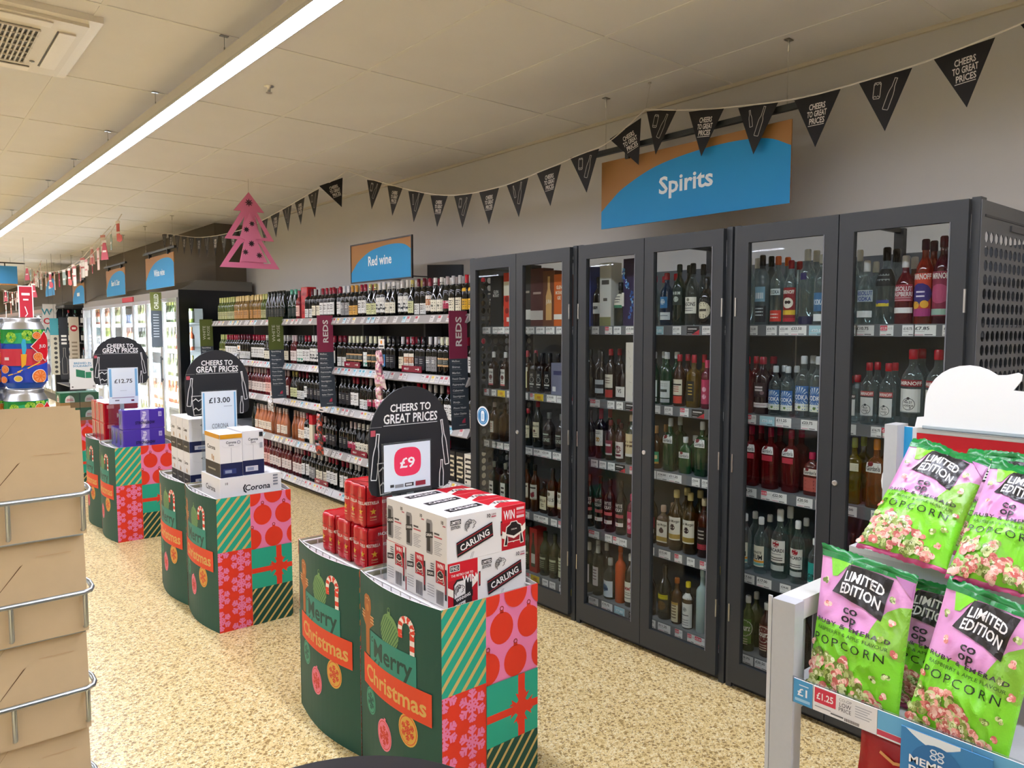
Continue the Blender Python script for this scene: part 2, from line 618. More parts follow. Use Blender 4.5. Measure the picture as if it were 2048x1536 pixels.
def bottle_meshes(key):
    """key = (shape, height, radius, body colour, material, cap colour, labels); returns meshes for body, cap, label"""
    if key in MESHES:
        return MESHES[key]
    shape, h, r, colr, mat, cap, labels = key
    prof, ex, dy, capz = SHAPES[shape]
    small = shape in ('wine', 'burgundy', 'flute')
    seg = 14 if small else 18
    # the section's y axis carries the wider side (the face toward the aisle is wide in y), x the depth
    def sec(a):
        c, q = cos(a), sin(a)
        k = (abs(c) ** ex + abs(q) ** ex) ** (-1 / ex)
        return c * k * dy, q * k
    def rr(z):
        z /= h
        for (r0, z0), (r1, z1) in zip(prof, prof[1:]):
            if z <= z1:
                return (r0 + (r1 - r0) * max(0, z - z0) / (z1 - z0)) * r
        return prof[-1][0] * r
    b = MB(mat)
    pts = [(pr * r, pz * h) for pr, pz in prof]
    sx = [sec(2 * pi * (j + 0.5) / seg) for j in range(seg)]
    v = [(q * a, q * c, z) for q, z in pts for a, c in sx]
    n = len(pts) - 1
    f = [(i * seg + j, i * seg + (j + 1) % seg, (i + 1) * seg + (j + 1) % seg, (i + 1) * seg + j) for i in range(n) for j in range(seg)]
    b.add(v, f, colr, mat, True)
    b.add(v[:seg], [tuple(range(seg - 1, -1, -1))], colr, mat)
    b.add(v[n * seg:], [tuple(range(seg))], colr, mat)
    c = MB('gloss')
    nr = prof[-1][0] * r
    if small:
        c.lathe([(rr(capz * h) + 0.0006, capz * h), (nr + 0.001, (capz + 0.03) * h), (nr + 0.0012, 0.999 * h), (nr * 0.7, h * 1.001)], cap, seg=12)
    else:
        c.lathe([(nr * 1.12, capz * h - 0.004), (nr * 1.18, capz * h), (nr * 1.18, h * 0.985), (nr * 0.9, h)], cap, seg=14)
    Ls = []
    for lab in labels:                      # (z0, z1, half width in degrees, colour, [(kind, ...)])
        L = MB('card')
        Ls.append(L)
        z0, z1, half, lc = lab[:4]
        z0, z1 = z0 * h, z1 * h
        zr = rr((z0 + z1) / 2)
        half_w = min(radians(half), 1.45) * r
        def fm(x, y, o, z0=z0):
            z = y + z0
            a = pi + x / r
            q = rr(z) + o + 0.0004
            s_ = sec(a)
            return (s_[0] * q, s_[1] * q, z)
        d = Decal(L, fm, None, maxlen=r * 0.42 if not small else r * 0.6, step=0.0002)
        W, H = half_w * 2, z1 - z0
        d.rect(-half_w, 0, half_w, H, lc)
        for it in (lab[4] if len(lab) > 4 else ()):
            if it[0] == 't':                # text, y, height, colour, width share
                _, t, y, th, tc, w = it
                d.text(t, 0, y * H, th * H, tc, fit=w * W)
            elif it[0] == 'b':              # band y0, y1, colour
                d.rect(-half_w, it[1] * H, half_w, it[2] * H, it[3])
            elif it[0] == 'd':              # disc x, y, radius, colour
                d.disc(it[1] * W, it[2] * H, it[3] * H, it[4], n=14)
            elif it[0] == 'l':              # small print lines
                for q in range(it[1]):
                    y = it[2] * H - q * it[3] * H
                    d.rect(-half_w * it[4], y, half_w * it[4], y + it[3] * H * 0.35, it[5], up=False)
                d.up()
            elif it[0] == 'r':              # rays from a centre
                for q in range(9):
                    a = pi * (q + 0.5) / 9
                    for sg in (1, -1):
                        u, w_ = cos(a), sin(a) * sg
                        d.poly([(u * W * .16, (it[1] + w_ * .17) * H), ((u * .48 - w_ * .04) * W, (it[1] + w_ * .42 + u * .03) * H), ((u * .48 + w_ * .04) * W, (it[1] + w_ * .42 - u * .03) * H)], it[2], up=False)
                d.up()
    nm = 'bottle'
    MESHES[key] = (b.mesh('bottle_body'), c.mesh('bottle_cap'), [q.mesh('bottle_label') for q in Ls])
    return MESHES[key]

def put_bottle(key, loc, name, label, cat, group, simple=False, rot=None):
    me = bottle_meshes(key)
    o = thing(name, label, cat, loc, R.uniform(-0.08, 0.08) if rot is None else rot, group)
    link('body', me[0], o)
    link('capsule' if key[0] in ('wine', 'burgundy', 'flute') else 'cap', me[1], o)
    if not simple:
        for q in me[2]:
            link('label', q, o)
    return o

SP = {}     # drinks sold in the cabinets: words for the label, then the bottle or box
def S(code, words, shape, h, r, colr, mat, cap, *labels):
    SP[code] = (words, (shape, round(h * .93, 4), round(r * .80, 4), colr, 'tint' if mat == 'bottle' and sum(lin(colr)) > .09 and shape != 'slim' else mat, cap, tuple(labels)))
CL = 'e4eeee'
S('frost', 'frosted grey vodka bottle with black top', 'tall', .335, .038, '8fa0a6', 'bottle', '151515', (.05, .28, 60, '20262c', (('l', 3, .8, .2, .6, 'c8d4da'),)), (.34, .55, 50, '7fa9c0', (('t', '~', .2, .5, 'e8f2f6', .7),)))
S('orangecap', 'clear vodka bottle with orange top and red band', 'spirit', .325, .038, CL, 'clear', 'd8622c', (.06, .22, 62, 'd8382a', (('l', 2, .6, .3, .6, 'f5e0d8'),)), (.44, .53, 50, 'c9d6d6', (('t', 'VODKA', .2, .6, '27343a', .8),)))
S('skull', 'clear vodka bottle with red skull label', 'spirit', .30, .037, CL, 'clear', 'a3182a', (.06, .58, 64, '8c1d26', (('b', .0, .1, 'c3283a'), ('b', .2, .34, 'd9b52c'), ('d', 0, .55, .16, 'e8e0d0'), ('d', -.09, .57, .05, '2a1416'), ('d', .09, .57, .05, '2a1416'), ('t', 'SMIRNOFF', .82, .11, 'f0e6dc', .8))))
S('ciroc', 'tall clear vodka bottle with purple medallion', 'tall', .345, .039, CL, 'clear', 'd4d4d4', (.0, .12, 80, '2a2a4a'), (.60, .69, 26, '2b2458'))
S('bluefade', 'clear vodka bottle with blue print and silver top', 'spirit', .315, .036, CL, 'clear', 'd0d2d2', (.20, .46, 55, '3b6f9c', (('t', 'VODKA', .35, .3, 'dfeaf2', .8),)), (.06, .16, 58, 'e8ecec'))
S('slimclear', 'slim clear vodka bottle with silver top', 'tall', .33, .034, CL, 'clear', 'd6d6d6', (.10, .55, 30, 'dfe4e4', (('l', 4, .8, .15, .6, '7d8a90'),)))
S('absolut', 'clear vodka bottle with blue lettering', 'squat', .275, .040, CL, 'clear', 'd8d8d8', (.36, .54, 66, 'b9c7d2', (('t', 'ABSOLUT', .56, .36, '1d3f8f', .9), ('t', 'VODKA', .08, .36, '1d3f8f', .78))), (.12, .22, 62, 'eef0ee', (('l', 1, .5, .2, .6, '667'),)) )
SP['absolut'] = (SP['absolut'][0], SP['absolut'][1][:6] + ((SP['absolut'][1][6][0], (.12, .22, 62, 'eef0ee')),))
S('blacktop', 'wide clear vodka bottle with black neck and top', 'squat', .325, .046, CL, 'clear', '121212', (.50, .72, 82, '1c1d1e', (('l', 2, .6, .3, .5, '8a8f92'),)), (.24, .32, 40, '3a4288', (('b', 0, .5, 'e0c93a'),)))
S('raspberri', 'raspberry red vodka bottle with white band', 'squat', .285, .043, '9c2436', 'bottle', 'd8d4d4', (.34, .58, 70, 'a32e3e', (('t', 'ABSOLUT', .62, .27, 'f4eaea', .9), ('t', 'RASPBERRI', .30, .27, 'f4eaea', .95), ('l', 2, .18, .14, .8, 'd9a8ae'))), (.17, .25, 72, 'f0eeea'))
S('orangesm', 'orange red vodka bottle with purple label', 'spirit', .345, .041, 'c8382a', 'bottle', '4a2434', (.10, .60, 66, 'd2452e', (('t', 'SMIRNOFF', .86, .13, 'f4eee6', .95), ('b', .0, .18, 'b03a7c'), ('d', 0, .52, .25, '3a2a78'), ('l', 2, .55, .1, .4, 'e8dff0'), ('d', -.22, .26, .09, 'f0b13c'), ('d', .2, .28, .09, 'f0b13c'))))
S('pinksm', 'dark pink vodka bottle with mint band', 'spirit', .35, .041, '7c1a38', 'bottle', '5c1c30', (.10, .60, 66, '8a2444', (('t', 'SMIRNOFF', .84, .13, 'f4eee6', .95), ('b', .02, .16, '9fc0b0'), ('d', 0, .5, .22, 'b94a72'))))
S('redtop', 'red liqueur bottle with crimson top', 'spirit', .275, .036, '9a1420', 'bottle', 'b01226')
S('purple', 'dark purple gin bottle with white band', 'spirit', .275, .046, '2a1018', 'bottle', 'a01c34', (.12, .20, 78, 'e8dfe0', (('l', 1, .5, .3, .7, '8a5a66'),)), (.30, .55, 60, '2c1018', (('t', '~', .62, .16, 'e6d8dc', .5), ('t', '~', .42, .16, 'e6d8dc', .5), ('d', .22, .3, .14, '7c6068'))))
VD = (.12, .52, 64, '3f6fae', (('b', 0, .28, 'e8ecd8'), ('r', .55, 'dbe7f2'), ('b', .42, .68, '3565a8'), ('t', 'VODKA', .45, .2, 'f4f8fa', .92), ('d', 0, .14, .06, '6a8a4a')))
S('vodka', 'clear vodka bottle with blue sunburst label', 'spirit', .235, .036, CL, 'clear', 'c9ccce', VD)
S('vodkabig', 'tall clear vodka bottle with blue sunburst label', 'spirit', .285, .041, CL, 'clear', 'c9ccce', VD)
SML = (('b', .0, .04, '9aa0a0'), ('d', 0, .36, .26, '3c3c3e'), ('d', 0, .36, .235, 'e6e4de'), ('t', 'No.21', .40, .10, '2c2c2e', .34), ('t', 'VODKA', .26, .08, '2c2c2e', .4), ('d', 0, .60, .06, '3c3c3e'))
S('smir', 'clear vodka bottle with red top and white crest label', 'spirit', .265, .037, CL, 'clear', 'ae1224', (.14, .44, 55, 'dfe0dc', SML), (.46, .54, 58, 'c0504e', (('t', 'SMIRNOFF', .2, .6, 'f8f0ea', .9),)))
S('smirbig', 'large clear vodka bottle with red band', 'spirit', .325, .048, CL, 'clear', 'ae1224', (.20, .50, 66, 'e4e3de', SML), (.53, .615, 74, '97222a', (('t', 'SMIRNOFF', .22, .56, 'f4e8e2', .95),)))
S('smirflask', 'small flat vodka bottle with red top', 'flask', .205, .040, CL, 'clear', 'ae1224', (.15, .50, 52, 'e0dfda', SML), (.52, .6, 55, '4a3030', (('t', 'SMIRNOFF', .2, .6, 'f4e8e2', .9),)))
GOR = (('t', "Gordon's", .18, .5, '20242a', .86), ('d', -.2, .86, .26, '7a1420'))
S('pinkgin', 'pink gin bottle with crimson top', 'square', .295, .041, '8e1c20', 'bottle', '9c1238', (.57, .69, 44, 'ecebe8', GOR), (.46, .55, 40, 'c23446'))
S('pinkginsmall', 'small flat pink gin bottle', 'flask', .20, .042, 'a04038', 'bottle', 'b01c48', (.47, .62, 50, 'e6ddd2', GOR), (.1, .42, 46, 'b8584c'))
RUM = (('t', 'WHITE', .62, .12, '2a2c2c', .7), ('t', 'RUM', .34, .24, '1c1c1c', .8), ('b', .2, .3, 'f0a02c'), ('b', .06, .18, '7fb6b0'))
S('rum', 'clear rum bottle with cream and orange label', 'spirit', .275, .037, CL, 'clear', 'eceaea', (.13, .5, 60, 'efe8d4', RUM))
S('bacardi', 'large clear rum bottle with red roundel', 'squat', .33, .045, 'd8e6e0', 'clear', 'f0efee', (.24, .56, 66, 'edeae2', (('d', 0, .84, .16, 'a31c2c'), ('t', 'BACARDI', .48, .16, '26262a', .9), ('l', 1, .36, .1, .6, '999'), ('l', 2, .2, .1, .75, '2c2c2c'))), (.12, .2, 60, 'c4cac6'))
S('bacardismall', 'clear rum bottle with red roundel', 'spirit', .295, .037, 'd8e6e0', 'clear', 'f0efee', (.24, .56, 66, 'edeae2', (('d', 0, .84, .16, 'a31c2c'), ('t', 'BACARDI', .48, .16, '26262a', .9), ('l', 2, .2, .1, .75, '2c2c2c'))), (.12, .2, 60, 'c4cac6'))
S('tealgin', 'clear gin bottle with teal label', 'spirit', .23, .034, CL, 'clear', 'eeeeec', (.06, .52, 66, '27a39a', (('t', 'GIN', .24, .28, '10302e', .7), ('b', 0, .14, 'e8ece8'))))
def SOURZ(c): return (.15, .6, 62, c, (('d', 0, .62, .34, 'e4dccc'), ('d', 0, .62, .31, c), ('t', 'Sourz', .52, .26, 'f2ece0', .82), ('l', 3, .16, .1, .5, 'd8c8b0')))
S('greensour', 'green liqueur bottle with white ring logo', 'spirit', .275, .037, '4d6a1c', 'bottle', 'cfcac0', SOURZ('547422'))
S('redsour', 'dark red liqueur bottle with white ring logo', 'spirit', .265, .040, '5c1a18', 'bottle', 'cfcac0', SOURZ('6a201e'))
S('yellow', 'yellow gin bottle with lime top', 'square', .29, .037, 'a89018', 'bottle', 'a8b430', (.5, .62, 44, 'eee8c8'))
S('orangegin', 'orange gin bottle with orange top', 'square', .295, .041, 'b85c10', 'bottle', 'e88c1c', (.52, .66, 46, 'ecebe4', GOR))
S('dark', 'dark brown bottle with plain black top', 'spirit', .29, .038, '1c1210', 'bottle', '1a1a1c')
S('darksilver', 'dark brandy bottle with silver and black label', 'squat', .28, .044, '1a0e0a', 'bottle', '201a16', (.12, .4, 60, 'c8ccce', (('b', .36, .66, '202226'),)))
S('darkcream', 'dark brandy bottle with cream label and red foot', 'spirit', .295, .037, '24100a', 'bottle', '9a1420', (.24, .5, 60, 'e6dcc8', (('l', 3, .7, .18, .6, '5a3a2c'),)), (.05, .2, 60, 'b8302a'))
S('vs', 'small dark brandy bottle with white label', 'flask', .21, .042, '1e0c08', 'bottle', '241512', (.1, .38, 50, 'e2dcd4', (('t', 'VS', .4, .4, '3a2620', .4),)))
S('whitelab', 'dark whisky bottle with white label', 'spirit', .29, .039, '16110e', 'bottle', '1c1c1c', (.26, .48, 60, 'dcdcd6', (('t', '~', .4, .36, '333', .6),)))
S('galaxy2', 'clear whisky bottle with cream and green label', 'squat', .25, .046, '9aa09a', 'clear', '222', (.42, .74, 52, 'e0dccc', (('l', 3, .75, .18, .6, '555'), ('b', 0, .2, '2c7a5c'))))
S('bluegin', 'blue gin bottle with red top', 'spirit', .285, .040, '1a4a78', 'bottle', 'b81e30', (.12, .26, 72, 'e4ecf0', (('l', 1, .5, .3, .7, '7d8894'),)), (.34, .55, 46, '2c7cb8', (('d', 0, .55, .25, 'cfe4f0'),)))
S('pinktop', 'clear gin bottle with pink top', 'spirit', .275, .038, CL, 'clear', 'c81e48', (.2, .36, 60, '3c4244', (('t', '~', .3, .4, 'd8dcdc', .6),)))
S('darkgreen', 'dark green gin bottle with white print', 'spirit', .325, .040, '14241e', 'bottle', '1c2a26', (.34, .62, 55, '1c2e28', (('t', '~', .6, .22, 'c8d2cc', .7), ('d', 0, .34, .16, 'c8d2cc'))))
S('masons', 'clear gin bottle with broad white label', 'squat', .325, .044, 'c2ccca', 'clear', '1c2024', (.20, .46, 68, 'e9e6da', (('t', 'MASONS', .46, .24, '262626', .88), ('l', 2, .3, .14, .6, '777'), ('d', 0, .84, .1, '8a8676'))))
S('diamond', 'black gin bottle with cream diamond label', 'squat', .25, .044, '141214', 'bottle', '101010', (.14, .5, 58, '181618', (('d', 0, .5, .48, 'dcd2b8'), ('t', '~', .44, .16, '3a3228', .55))))
GG = (('l', 2, .8, .12, .6, '5a6660'), ('t', '~', .34, .2, '2c3a34', .6))
S('greengin', 'dark green gin bottle with white label', 'spirit', .285, .040, '0f3a22', 'bottle', 'd6d8d8', (.14, .46, 62, 'e2e8e6', GG), (.05, .12, 60, 'b8bcbc'))
S('greengordon', 'green gin bottle with white shoulder label', 'square', .285, .040, '0d3a1e', 'bottle', 'd4d6d6', (.53, .67, 46, 'e6e8e4', GOR))
S('greensmall', 'small flat green gin bottle', 'flask', .195, .040, '0f4a22', 'bottle', 'd4d6d6', (.42, .58, 50, 'e2e4e0', GOR))
S('amberwhite', 'amber bottle with white label and red foot', 'spirit', .275, .037, '6a3410', 'bottle', 'b01c2c', (.22, .52, 62, 'e4dcc4', (('t', '~', .62, .13, '2a2018', .85), ('l', 3, .5, .14, .5, 'a0483a'))), (.06, .2, 62, 'd0402c'))
S('amberblack', 'golden bottle with black label and red top', 'square', .275, .040, 'a07a14', 'bottle', 'b01c2c', (.12, .5, 34, '1e1a14', (('l', 4, .8, .16, .6, 'c8a850'),)))
S('pinkslim', 'pink patterned gin bottle', 'tall', .25, .033, 'b0284e', 'bottle', 'c83a60', (.1, .6, 60, 'b83058', (('d', 0, .3, .1, 'e8a8bc'), ('d', 0, .6, .1, 'e8a8bc'))))
S('cork', 'amber rum bottle with cork and green label', 'squat', .235, .040, '6a2c10', 'bottle', 'a87c4c', (.12, .40, 66, '2c9a6c', (('t', '~', .4, .4, 'e8dca0', .8), ('b', 0, .16, 'd8a040'))))
S('darkgin', 'dark port bottle with white label', 'wine', .295, .038, '160a0c', 'bottle', 'a81c38', (.26, .58, 58, 'e6e2d8', (('l', 2, .85, .1, .6, '444'), ('d', 0, .4, .16, 'c08a34'))))
S('ruby', 'ruby liqueur bottle with dark red label', 'spirit', .235, .035, '5e1020', 'bottle', '701424', (.14, .5, 62, '8c2038', (('t', '~', .6, .2, 'ecd8d8', .75), ('b', 0, .12, 'd8ccc8'))))
S('rubywhite', 'ruby liqueur bottle with pale label', 'spirit', .225, .037, '5e1020', 'bottle', '3a1018', (.1, .52, 62, 'e2d6d2', (('d', 0, .55, .24, '6a1028'), ('t', '~', .12, .16, '6a1028', .6))))
S('creamoval', 'dark cream liqueur bottle with pale oval label', 'spirit', .28, .041, '22301e', 'bottle', 'd0b8a0', (.16, .62, 62, 'd8c49a', (('t', '~', .6, .13, '5a3a20', .7), ('t', '~', .42, .13, '5a3a20', .7), ('b', 0, .12, 'd8d4cc'))))
WL = (.42, .60, 66, '1a100e', (('t', 'WHYTE', .52, .36, 'ece4dc', .85), ('t', 'MACKAY', .1, .34, 'ece4dc', .85)))
S('black4', 'black whisky bottle with white lettering and red stripe', 'spirit', .315, .038, '160c0a', 'bottle', '2a1c18', WL, (.32, .38, 66, 'b8545c'), (.16, .23, 66, 'e0d8d0', (('d', 0, .5, .3, 'a01c28'),)))
S('orangebot', 'tall matt orange liqueur bottle', 'slim', .335, .036, 'c2501c', 'card', 'b84a1a')
S('mrs', 'dark rum bottle with cream label and white top', 'spirit', .305, .040, '2c2018', 'bottle', 'e4e2de', (.10, .48, 66, 'e8e2d0', (('t', "PIMM'S", .58, .18, 'a02c30', .9), ('l', 2, .44, .1, .6, '8a8070'), ('b', .18, .21, '333'))))
S('clearpink', 'clear spirit bottle with pale pink label', 'tall', .30, .037, 'b8bcae', 'clear', 'c8c8c0', (.2, .58, 46, 'e6d8d4', (('l', 4, .8, .16, .6, '8a6a66'),)))
S('clearblue', 'squat clear spirit bottle with pale blue label', 'squat', .24, .046, 'b0b4a8', 'clear', 'a8a8a0', (.06, .46, 62, 'dbe4ea', (('d', -.12, .55, .24, '5a7a9c'), ('t', '~', .4, .22, '3a5474', .36))))
CM = (('t', 'Capt Morgan', .78, .12, '3a2c20', .9), ('d', 0, .55, .12, '3a2020'), ('l', 3, .66, .1, .2, '3a2020'), ('b', .06, .26, 'a88a3c'))
S('morgan', 'golden rum bottle with white and gold label', 'spirit', .325, .045, '6a4a1a', 'bottle', 'c8b070', (.18, .56, 64, 'e8e2d2', CM))
S('morgansmall', 'small flat golden rum bottle', 'flask', .225, .043, '7a4c14', 'bottle', 'c8a890', (.1, .62, 50, 'e2dccc', CM))
S('redrum', 'dark rum bottle with red banner label', 'spirit', .30, .038, '2a1c12', 'bottle', '2a1a14', (.3, .5, 66, 'a82436', (('t', 'NAVY', .55, .3, 'f0e4dc', .8), ('t', 'RUM', .12, .3, 'f0e4dc', .7))), (.2, .28, 60, 'dcd6cc'))
S('darkband', 'dark rum bottle with black and red label', 'spirit', .31, .038, '3a140a', 'bottle', 'c4b08c', (.14, .52, 62, '181414', (('b', 0, .24, 'a02c3c'), ('l', 3, .8, .16, .5, 'b8b0a8'))))
S('tequila', 'amber bottle with small cream label', 'slim', .25, .034, '4a2c10', 'bottle', 'a85a1c', (.05, .48, 48, 'e0cfa8', (('l', 5, .8, .15, .6, '6a4a2a'), ('b', .88, 1, 'b8923c'))))
S('bitters', 'white wrapped bitters bottle with yellow top', 'slim', .25, .034, '3a2c1a', 'bottle', 'd8c01c', (.03, .55, 85, 'e4e2dc', (('d', 0, .75, .09, '8a8a86'), ('l', 1, .5, .1, .5, '222'), ('l', 3, .3, .1, .5, '999'))), (.64, .76, 80, 'dcdad4'))
S('paleblue', 'tall pale blue opaque spirit bottle', 'slim', .335, .039, 'a3b8b6', 'card', 'b4c4c2')
S('yellowlab', 'dark liqueur bottle with yellow label', 'squat', .30, .043, '1c1a0e', 'bottle', '1a1812', (.14, .5, 58, '2c2412', (('b', .66, .9, 'd8c818'), ('d', 0, .34, .24, '6a4a1c'))))
S('darkprint', 'dark coffee liqueur bottle with pale print', 'squat', .27, .041, '201812', 'bottle', '302018', (.2, .48, 55, '241c16', (('l', 3, .8, .2, .6, 'a09a8c'),)))
JB = (('t', 'Jim Beam', .74, .15, '2a2422', .9), ('d', 0, .5, .14, '6a3a38'), ('l', 2, .3, .12, .5, '8a7a74'))
S('beam', 'bourbon bottle with white label and white top', 'square', .255, .036, '2c1408', 'bottle', 'e6e4e2', (.10, .54, 40, 'e8e4de', JB + (('b', 0, .1, 'c86a6a'),)))
S('beamhoney', 'bourbon bottle with white and honey yellow label', 'square', .255, .036, '5a340c', 'bottle', 'e6e4e2', (.10, .54, 40, 'e8e4de', JB + (('b', 0, .24, 'd89a1c'),)))
S('amberplain', 'amber whisky bottle seen from the back', 'square', .26, .038, '5c2c0c', 'bottle', '2c2420')
S('ambersmall', 'amber whisky bottle with small side label', 'spirit', .26, .037, '5c2c0c', 'bottle', 'a89c94', (.2, .5, 34, 'dcd4c4', (('l', 3, .7, .2, .5, '9c3a34'),)))
JD = (('t', 'JACK', .72, .12, 'd8d4cc', .5), ('d', 0, .52, .15, 'c8c4bc'), ('d', 0, .52, .13, '181616'), ('t', '~', .24, .1, 'd8d4cc', .8), ('l', 1, .12, .1, .5, 'b8b4ac'))
S('jack', 'black labelled whiskey bottle with square shoulders', 'square', .255, .037, '20100a', 'bottle', '18181a', (.08, .56, 42, '161414', JD))
S('creamneck', 'amber bottle with cream neck tag', 'square', .27, .036, '3a200c', 'bottle', 'a83040', (.5, .6, 40, 'd8d2c2'), (.1, .5, 34, 'd8cf9c'))
JM = (('t', 'JAMESON', .68, .14, '2c2a24', .9), ('d', 0, .42, .1, '5a2a24'), ('l', 2, .24, .12, .6, '6a6458'))
S('jameson', 'dark green whiskey bottle with cream label', 'spirit', .30, .038, '14180e', 'bottle', 'a01c2c', (.22, .55, 60, 'e0d8b8', JM))
S('jamesonsmall', 'small dark green whiskey bottle with cream label', 'spirit', .245, .033, '14180e', 'bottle', 'a01c2c', (.22, .55, 60, 'e0d8b8', JM))
S('dune', 'broad dark whisky bottle with printed glass', 'squat', .235, .047, '22160e', 'bottle', '6a6a64', (.12, .52, 62, '2c2018', (('t', 'DUNE', .24, .24, 'a8b0a4', .8), ('t', '~', .68, .14, 'a8b0a4', .6), ('l', 2, .56, .12, .5, '8a8a80'))))
S('grouse', 'amber whisky bottle with white label and red bird', 'spirit', .305, .038, '4a2008', 'bottle', '241a14', (.26, .58, 62, 'e4dccc', (('t', '~', .74, .12, '3a3028', .8), ('d', .05, .3, .17, '8a2430'), ('d', .17, .46, .07, '8a2430'), ('b', 0, .08, 'b8a890'))))
S('bells', 'amber whisky bottle with broad cream label', 'spirit', .305, .041, '4e240a', 'bottle', '1c1412', (.2, .54, 64, 'e6dfd0', (('t', 'BELLS', .34, .22, '221c18', .9), ('d', 0, .78, .12, '8a7a64'), ('b', .0, .1, 'c8b890'))))
S('smallcream', 'small flat whisky bottle with cream label', 'flask', .205, .040, '4e240a', 'bottle', '1c1412', (.12, .54, 50, 'e2d8b4', (('t', 'BELLS', .6, .18, '221c18', .8), ('l', 2, .36, .14, .4, '6a5a40'))))
S('pale', 'pale dusty whisky bottle with white label', 'square', .27, .036, '5c5a48', 'bottle', '8a8878', (.06, .5, 38, 'e2e0d6', (('t', '~', .66, .13, '333', .7), ('t', '~', .4, .16, '333', .7), ('l', 3, .3, .1, .6, '888'))))
S('olive', 'dark olive bottle with printed pale lettering', 'spirit', .285, .042, '2c3018', 'bottle', '3a3c28', (.14, .5, 62, '30341c', (('t', '~', .66, .16, 'b8bca0', .8), ('l', 4, .5, .12, .6, '9a9e82'))))
S('olivepale', 'olive bottle with pale green label', 'tall', .27, .036, '30341c', 'bottle', '8a8c70', (.1, .56, 50, 'c8ccaa', (('l', 4, .8, .16, .6, '5a604a'),)))

BOX = {}    # boxed bottles: words, half width, half depth, height, colour, prints on the aisle face
def B(code, words, w, d, h, colr, *prints):
    BOX[code] = (words, w, d, h, colr, prints)
B('whitebox', 'tall white whisky box with olive foot', .041, .041, .34, 'e6e3dc', ('r', -1, 0, 1, .15, '8a8a5c'), ('t', '~', .66, .03, '5a5650', 1.3), ('t', '~', .4, .02, '5a5650', .7))
B('galaxy', 'dark blue gift box with swirling pale blue print', .068, .045, .345, '1a2450', ('s',), ('d', -.2, .8, .016, 'c89a4c'))
B('purplebox', 'purple and blue gift box', .04, .045, .35, '2c1c48', ('s',), ('r', -1, .3, -.6, .5, 'dcd8d0'))
B('bluebox', 'narrow blue whisky box', .022, .04, .33, '2c3c84', ('r', -.7, .55, .3, .8, 'b8c4dc'))
B('creambox', 'cream gift box with sketched lines', .032, .04, .31, 'e6ddd0', ('l',))
B('greybox', 'lilac grey gift box', .056, .04, .185, '77788e', ('t', '~', .62, .03, '3c3c64', 1.3), ('r', -.8, .1, -.3, .25, 'e4e4e4'))
B('glenbox', 'black whisky box with white lettering', .056, .045, .32, '14151a', ('t', 'GLEN', .66, .02, 'e4e2dc', .9), ('t', 'MORAY', .59, .02, 'e4e2dc', 1.1))
B('creamsmall', 'small cream whisky carton with torn top edge', .033, .035, .13, 'ddd2b4', ('t', '~', .25, .012, '6a5a44', .9))
B('redbox', 'tall orange red whisky box with white cross band', .032, .04, .335, 'd8341e', ('r', -1, .58, 1, .84, 'e4dac4'), ('d', 0, .52, .02, '8c1c14'), ('d', 0, .3, .018, '8c1c14'), ('r', -.1, .1, 1, .18, 'e8ded0'))
B('blackbox', 'tall black whisky box with white foot band', .045, .04, .37, '1c1614', ('r', -1, .12, 1, .28, 'd8d4cc'), ('t', '~', .55, .016, 'a89c90', 1.2), ('d', -.3, .78, .012, 'b0a698'))
B('maroonbox', 'tall maroon whisky box with white foot band', .058, .04, .345, '541413', ('r', -1, .12, 1, .28, 'd4cac2'), ('t', '~', .56, .016, 'c8a89c', 1.2))
B('maroonplain', 'plain maroon whisky box', .045, .04, .35, '5c1816', ('t', '~', .4, .018, 'c8a89c', .8))
B('tanbox', 'brown whisky box with pale bottle picture', .05, .04, .325, '6c3618', ('bt', 'd8a868'), ('t', 'JURA', .42, .022, 'ece0d0', .9))
B('orangebox', 'bright orange whisky box with white lettering', .043, .04, .30, 'd2600e', ('t', 'GLEN', .72, .02, 'f4e6cc', 1.1), ('t', 'MORAN', .62, .02, 'f4e6cc', 1.4), ('t', 'GIE', .52, .02, 'f4e6cc', .7), ('r', -1, .14, .6, .24, 'ece4d8'))
B('redgift', 'tall red gift box with window onto a bottle', .034, .04, .27, 'a81c1c', ('bt', '3a3a2a'), ('r', -.5, .2, .5, .42, 'dcd8d0'))
B('redback', 'deep red display carton with green stars', .15, .02, .30, '5c0c14', ('d', .15, .8, .045, '0c3c34'), ('d', .1, .38, .04, '0c3c34'))
B('pinkcarton', 'white carton with crimson rim', .13, .03, .29, 'd8d0d2', ('r', -1, .97, 1, 1, 'a01c40'), ('d', -.3, .66, .03, '7a1c3c'))
B('tinrow', 'dark whisky tube', .036, .036, .30, '221c1e', ('l',))

